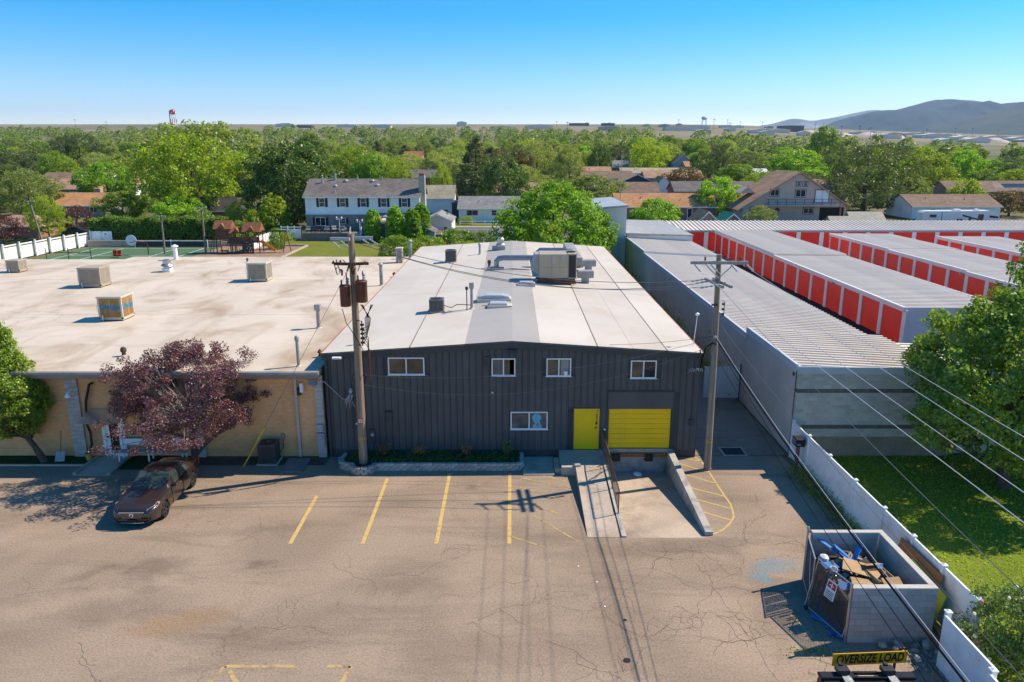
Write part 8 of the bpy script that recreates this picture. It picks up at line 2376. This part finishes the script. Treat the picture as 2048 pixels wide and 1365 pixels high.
o = link('ground_cover', fast_mesh('ground_cover', leaves(P, np.tile([0, 0, 1.], (len(P), 1)), .085, rs, .6, .6), len(P), lf_dark), None); tag(o, 'low green ground cover filling the stone edged planter', 'ground cover', None, 'stuff')
for k, (x, w, h) in enumerate(((-6.0, .75, .78), (-4.35, .7, .68), (-2.15, .55, .68), (-.2, .7, .85))):
    t = thing('dry_shrub', ['half dead brown shrub at the left of the planter by the pole', 'half dead brown shrub, second from the pole in the planter', 'thin upright brown shrub right of the planter middle', 'brown shrub with green tips near the right end of the planter'][k], 'shrub', (x, 32.4, .27), 0, 'dry shrubs in the planter')
    b = MB(); tips = []
    for q in range(26):
        a = rs.random() * 6.28; r_ = w * .5 * rs.random(); e = np.array([r_ * math.cos(a), r_ * math.sin(a) * .7, h * (.5 + .5 * rs.random())])
        b.tube([(0, 0, 0), tuple(e * .5 + rs.normal(size=3) * .03), tuple(e)], [.012, .008, .003], 4, False); tips.append(e)
    b.build('stems', m_bark, t)
    tips = np.array(tips); P = (tips[:, None, :] * (.5 + .5 * rs.random((26, 14, 1))) + rs.normal(size=(26, 14, 3)) * .05).reshape(-1, 3)
    link('leaves', fast_mesh('leaves', leaves(P, np.tile([0, 0, 1.], (len(P), 1)), .07, rs, .3, .5), len(P), lf_mid if k == 3 else lf_dry), t)
# grass blades on the side lawn near the camera
N = 26000
gx = rs.uniform(13.6, 27, N); gy = rs.uniform(15, 33.2, N)
ok = gx < gy * .86 + 1.0
gx = gx[ok]; gy = gy[ok]; P = np.stack([gx, gy, np.full(len(gx), .035)], 1) + rs.normal(size=(len(gx), 3)) * np.array([0, 0, .008])
o = link('grass', fast_mesh('grass', leaves(P, np.tile([0, 0, .2], (len(P), 1)), .085, rs, -.2, .35), len(P), leaf_mat("grass_blades", (.085, .135, .016), trans=.4)), None); tag(o, 'short mown grass on the side lawn behind the white fence', 'grass', None, 'stuff')
# grass wisps at the asphalt edge
P = np.array([[rs.normal() * .5 + 8.9, 18.75 + rs.normal() * .12, .05] for _ in range(160)]); o = link('grass', fast_mesh('grass_wisp', leaves(P, np.tile([0, 0, 1.], (len(P), 1)), .1, rs, 0, .25), len(P), lf_yellow), None); tag(o, 'dry grass wisps in the asphalt crack above the banner', 'grass', None, 'stuff')

# ------------------------------------------------------------------ the canopy behind
rb = random.Random(77)
placed = [(X, Y, w * .42) for key, X, Y, h, w, lab in SP]
keys = ['broad'] * 4 + ['fresh'] * 3 + ['elm'] * 4 + ['willow'] * 4 + ['honey'] * 2 + ['dark'] * 3 + ['spruce'] * 1 + ['pine'] * 2 + ['brown'] * 1
rows = [(186, .75), (212, .8), (240, .85), (270, .9), (302, .95), (338, 1), (378, 1), (422, 1), (470, 1)]
cnt = 0
for Y, dens in rows:
    X = -.76 * Y
    while X < .76 * Y:
        x = X + rb.uniform(-4, 4); y = Y + rb.uniform(-12, 12)
        step = rb.uniform(12, 19) / dens
        X += step
        key = rb.choice(keys)
        h = rb.uniform(8.0, 13.0); w = rb.uniform(9.5, 15)
        if x > 20 and y < 260: h = min(h, 8.5)
        if x / y > .3: h *= .85
        if any((x - a) ** 2 + (y - b_) ** 2 < (r + w * .35) ** 2 for a, b_, r in placed): continue
        if any(abs(x - a) < r + w * .3 and -r - w * .1 < (b_ - y) < r * .8 + 14 and True for a, b_, r in HOUSES if b_ >= y - r): continue
        placed.append((x, y, w * .36)); cnt += 1
        near = 'in the nearer rows of gardens' if y < 262 else ('in the middle canopy' if y < 350 else 'far back in the canopy')
        if y < 300 and HOUSES:
            q = min(range(len(HOUSES)), key=lambda i_: (HOUSES[i_][0] - x) ** 2 + (HOUSES[i_][1] - y) ** 2)
            if (HOUSES[q][0] - x) ** 2 + (HOUSES[q][1] - y) ** 2 < 40 ** 2:
                near = ('behind the ' if y > HOUSES[q][1] else 'before the ') + ' '.join(HLAB[q].split()[:5])
                if near.split()[-1] in ('the', 'a', 'with', 'and', 'of', 'behind', 'among', 'in', 'right', 'left', 'between', 'seen', 'joined'): near = ' '.join(near.split()[:-1])
        if near.startswith('behind') and y > 255: near = 'well ' + near
        if near.endswith('canopy'):
            near += ', ' + ['at the left edge', 'left of the white house', 'above the white house', 'above the warehouse', 'above the tan rooftops', 'above the pink gable', 'at the right edge'][min(6, max(0, int((x / y + .70) / .2)))]
        plant(key, x, y, h, w, KIND[key][0] + ' ' + near, 'suburban trees beyond the rooftops, ' + key + (' near' if y < 262 else ' middle' if y < 350 else ' far'))
# the far wood as one mass
rs = np.random.RandomState(9)
chunks = []; cols = []
for k in range(620):
    Y = 500 + 700 * rs.random() ** 1.2; X = rs.uniform(-.78, .78) * Y
    if X / Y > .18 and Y > 800 - 500 * (X / Y - .18): continue
    h = rs.uniform(8, 14); w = rs.uniform(10, 18)
    n = 240
    u = rs.random(n); a = rs.random(n) * 6.28; r_ = np.interp(u, [0, .2, .5, .8, 1], [.6, .95, 1, .7, .1]) * w / 2 * (.7 + .3 * rs.random(n)) * (1 + .15 * np.sin(3 * a + k))
    chunks.append(np.stack([X + r_ * np.cos(a), Y + r_ * np.sin(a), T(X, Y) + u * h], 1))
P = np.concatenate(chunks); out = np.tile([0, -.2, .6], (len(P), 1))
o = link('distant_woods', fast_mesh('distant_woods', leaves(P, out, 1.7, rs, .4, .7), len(P), leaf_mat("far_canopy_leaves", (0.080, 0.112, 0.034), var=.4, trans=.3, hue2=(0.06, 0.085, 0.03), per=0)), None)
tag(o, 'far mass of green suburban tree tops below the horizon', 'trees', None, 'stuff')

# ------------------------------------------------------------------ far plain: buildings, towers, hills
rb = random.Random(5)
m_fb = [M("far_white_wall", (.62, .60, .56), .7), M("far_dark_wall", (.10, .11, .12), .7), M("far_tan_wall", (.42, .35, .28), .7)]
far = [(-520, 1900, 50, 8, 1), (-430, 2000, 50, 8, 0), (-330, 1950, 45, 8, 0), (-150, 2300, 30, 14, 0), (210, 2400, 60, 11, 1), (300, 2400, 40, 11, 1), (-20, 1500, 45, 9, 0), (60, 1700, 60, 10, 0), (190, 1500, 40, 9, 2), (330, 1500, 60, 10, 0), (420, 1750, 60, 9, 0), (520, 1500, 45, 8, 0), (620, 1700, 50, 18, 1), (640, 1300, 40, 8, 0), (720, 1450, 50, 9, 2), (800, 1350, 40, 9, 0), (700, 1150, 36, 8, 0), (830, 1500, 60, 10, 0), (930, 1400, 40, 8, 0), (900, 1200, 36, 8, 0), (980, 1550, 50, 9, 0), (1030, 1380, 30, 8, 2), (760, 1050, 28, 7, 0), (600, 1050, 30, 7, 0), (1090, 1450, 40, 8, 0), (-620, 2100, 50, 10, 0), (500, 1200, 30, 7, 0), (440, 1350, 40, 8, 0)]
for k in range(34):
    yy_ = rb.uniform(1150, 2300); far.append((yy_ * rb.uniform(.12, .72), yy_, rb.uniform(16, 34), rb.uniform(5, 8), rb.choice((0, 0, 0, 2))))
for k, (X, Y, w, h, ci) in enumerate(far):
    lab = {0: 'small white building far out on the pale plain', 1: 'long dark industrial building on the far horizon', 2: 'small tan building far out on the pale plain'}[ci]
    lab += ['', ', below the mountains', ', right of the small water tower', ', left of the small water tower', ', above the white house'][(1 if X / Y > .5 else 2 if X / Y > .25 else 3 if X / Y > -.02 else 4)]
    t = thing('far_building', lab, 'building', (X, Y, T(X, Y) - .3), 0, 'buildings on the far plain, ' + ['white', 'dark', 'tan'][ci])
    MB().prism([(-w / 2, 0), (w / 2, 0), (w / 2, h * .7), (0, h if ci != 1 else h * .72), (-w / 2, h * .7)], 0, w * .6).build('wall', m_fb[ci], t)
    MB().prism([(-w / 2 - 1, h * .7), (0, (h if ci != 1 else h * .72)), (w / 2 + 1, h * .7), (w / 2 + 1, h * .7 + .8), (0, (h if ci != 1 else h * .72) + .8), (-w / 2 - 1, h * .7 + .8)], -1, w * .6 + 1).build('roof', m_fb[0] if ci != 1 else m_fb[1], t)
# pale spoil heaps
for k in range(14):
    X = rb.uniform(500, 1150); Y = rb.uniform(1150, 1650)
    o = MB().lathe([(16, 0), (11, 4), (5, 7.5), (0, 8.5)], (0, 0, 0), 12).build('gravel_heap', M("pale_gravel%d" % k, (.60, .50, .43), .95), None, (X, Y, T(X, Y) - .5)); o.scale = (rb.uniform(.8, 1.7), 1, rb.uniform(.6, 1.0)); tag(o, 'pale conical gravel heap on the far plain', 'gravel heap', 'gravel heaps on the far plain')
m_mast = M("far_mast", (.16, .17, .19), .8)
for k in range(34):
    X = rb.uniform(100, 1500); Y = rb.uniform(1300, 2300)
    if k > 29: X = rb.uniform(-1400, -500); Y = 2000
    h = rb.uniform(9, 24)
    o = thing('power_mast', 'thin dark power mast standing on the far plain', 'mast', (X, Y, T(X, Y)), 0, 'power masts on the far plain')
    MB().tube([(0, 0, 0), (0, 0, h)], .35, 5).build('pole', m_mast, o)
    MB().box(-3, 3, -.3, .3, h * .88, h * .88 + .7).build('crossarm', m_mast, o)
# striped tower on the left, water tower in the middle, steeple
o = thing('striped_tower', 'red and white checkered water tower above the tallest olive tree', 'tower', (-658, 1500, T(-658, 1500)))
hb = 90 - T(-658, 1500)
for sx_ in (-4, 4):
    for sy_ in (-4, 4):
        for q in range(4):
            z0_, z1_ = q * (hb - 10) / 4, (q + 1) * (hb - 10) / 4
            MB().tube([(sx_, sy_, z0_), (sx_, sy_, z1_)], .7, 6).build('leg', m_white if q % 2 else m_signred, o)
tk = MB().lathe([(1, -10), (5, -8.5), (5.6, -5), (5, -2), (2, 0), (0, .3)], (0, 0, hb), 16).build('tank', M("red_tank", (.5, .06, .05), .6), o)
for k in range(8):
    a = k * math.pi / 4; MB().obox((5.45 * math.cos(a), 5.45 * math.sin(a), hb - 5 + (2 if k % 2 else -1.2)), (.5, 2.1, 2.4), (0, 0, a)).build('white_check', m_white, tk)
for q in range(3): MB().tube([(-4, -4, q * 12 + 4), (4, -4, q * 12 + 14)], .35, 5).build('brace', m_white, o)
MB().tube([(-6.5, 0, 0), (-6.5, 0, hb - 2)], .8, 6).build('riser_pipe', M("blue_pipe", (.06, .12, .25), .6), o)
o = thing('water_tower', 'small pale water tower on the far plain right of centre', 'tower', (548, 2200, T(548, 2200)))
hb = 106 - T(548, 2200)
MB().lathe([(2, -10), (8, -7), (8.6, -4), (6, -1), (0, 0)], (0, 0, hb), 14).build('tank', M("pale_tank", (.45, .55, .6), .6), o)
for sx_ in (-5, 5):
    for sy_ in (-5, 5): MB().tube([(sx_ * 1.1, sy_ * 1.1, 0), (sx_, sy_, hb - 7)], .6, 6).build('leg', M("tower_leg", (.35, .4, .43), .6), o)
o = thing('church_steeple', 'white church steeple with a needle spire among the trees', 'steeple', (-116.5, 320, T(-116, 320)))
MB().box(-.9, .9, -.9, .9, 0, 13.0).build('base_tower', m_white, o)
for x in (-.75, 0, .55): MB().box(x, x + .3, -1.1, -.92, 5, 13.2).build('fin', m_white, o)
MB().lathe([(.4, 13), (.2, 15), (.03, 19.5)], (0, 0, 0), 8).build('spire', m_white, o)


def ridge_mesh(name, D, prof, depth, mat, base_z, seed, label=None):
    """mountain range: crest heights given as (x, z) at distance D"""
    rs2 = np.random.RandomState(seed)
    from mathutils import noise as mn
    nx, ny = 190, 44
    x = np.linspace(prof[0][0], prof[-1][0], nx); zc = np.interp(x, [p[0] for p in prof], [p[1] for p in prof])
    zc = np.convolve(np.pad(zc, 1, mode='edge'), np.ones(3) / 3, 'valid')
    V = []
    ph = rs2.random((8, 2)) * 6.28
    for j in range(ny):
        t_ = j / (ny - 1)
        f = math.sin(min(1, t_ / .6) * math.pi / 2) ** 1.25 if t_ < .6 else math.cos((t_ - .6) / .4 * math.pi / 2)
        y = D + depth * (t_ - .6)
        sp_ = 0 * sum(np.abs(np.sin(x * (2.2 + 1.7 * q) / 1000. * 6.28 * .35 + ph[q, 0] + t_ * (2 + q) * (1 if q % 2 else -1))) * (.5 / (1 + .5 * q)) for q in range(6))
        rg_ = np.array([mn.ridged_multi_fractal(Vector((xx / 1300., y / 1700., seed * 1.7)), .9, 2.1, 6, 1.0, 2.0) for xx in x])
        z = base_z + (zc - base_z) * f + (zc - base_z) * (rg_ - 1.1) * (.50 * f * (1 - f) * 2 + .085 * f)
        V.extend([(x[i], y, z[i]) for i in range(nx)])
    b = MB(); b.v = [tuple(map(float, v)) for v in V]
    for j in range(ny - 1):
        for i in range(nx - 1): b.f.append((j * nx + i, j * nx + i + 1, (j + 1) * nx + i + 1, (j + 1) * nx + i)); b.m.append(0)
    o = b.build(name, mat, smooth=False); tag(o, kind='structure')
    return o


def hill_mat(name, a, b_, c3, s_):
    n_ = NT(name)
    c = n_.mix(n_.ramp(n_.noise(.0035 * s_, 7, .65), [(.4, 0), (.6, 1)]), a, b_)
    c = n_.mix(n_.ramp(n_.noise(.0011 * s_, 6, .6), [(.48, 0), (.62, .8)]), c, c3)
    return n_.done(c, .95, 0, .05)


h_main = hill_mat("hazed_mountain_scrub", (.026, .045, .052), (.014, .027, .034), (.065, .07, .065), 1.0)  # scrub tones tinted blue, distance haze painted into the base colour
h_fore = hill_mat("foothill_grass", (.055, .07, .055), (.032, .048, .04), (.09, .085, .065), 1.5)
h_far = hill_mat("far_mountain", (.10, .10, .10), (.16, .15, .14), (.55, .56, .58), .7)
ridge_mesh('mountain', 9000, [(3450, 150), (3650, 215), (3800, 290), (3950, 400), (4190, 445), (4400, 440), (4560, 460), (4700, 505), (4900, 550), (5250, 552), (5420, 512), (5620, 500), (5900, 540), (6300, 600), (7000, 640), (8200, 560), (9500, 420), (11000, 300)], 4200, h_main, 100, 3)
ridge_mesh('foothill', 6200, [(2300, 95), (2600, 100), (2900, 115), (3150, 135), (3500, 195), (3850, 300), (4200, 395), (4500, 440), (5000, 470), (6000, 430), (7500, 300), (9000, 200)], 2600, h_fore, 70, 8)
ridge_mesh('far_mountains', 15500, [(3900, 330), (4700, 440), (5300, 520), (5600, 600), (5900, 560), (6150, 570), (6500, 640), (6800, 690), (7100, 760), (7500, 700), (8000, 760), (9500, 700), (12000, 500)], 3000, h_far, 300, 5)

# ------------------------------------------------------------------ clear dry air
hz = bpy.data.materials.new("air")
hz.use_nodes = True
t_ = hz.node_tree
for n_ in list(t_.nodes):
    if n_.type != 'OUTPUT_MATERIAL': t_.nodes.remove(n_)
vol = t_.nodes.new("ShaderNodeVolumePrincipled")
vol.inputs['Color'].default_value = (.55, .76, 1.0, 1)
vol.inputs['Density'].default_value = 4.8e-5
vol.inputs['Anisotropy'].default_value = .2
t_.links.new(vol.outputs[0], [n_ for n_ in t_.nodes if n_.type == 'OUTPUT_MATERIAL'][0].inputs['Volume'])
hb_ = MB().box(-16500, 16500, -400, 18500, -3.0, 1000.0).build('haze', hz)
tag(hb_, 'clear dry air that softens the far mountains', 'haze', None, 'stuff')
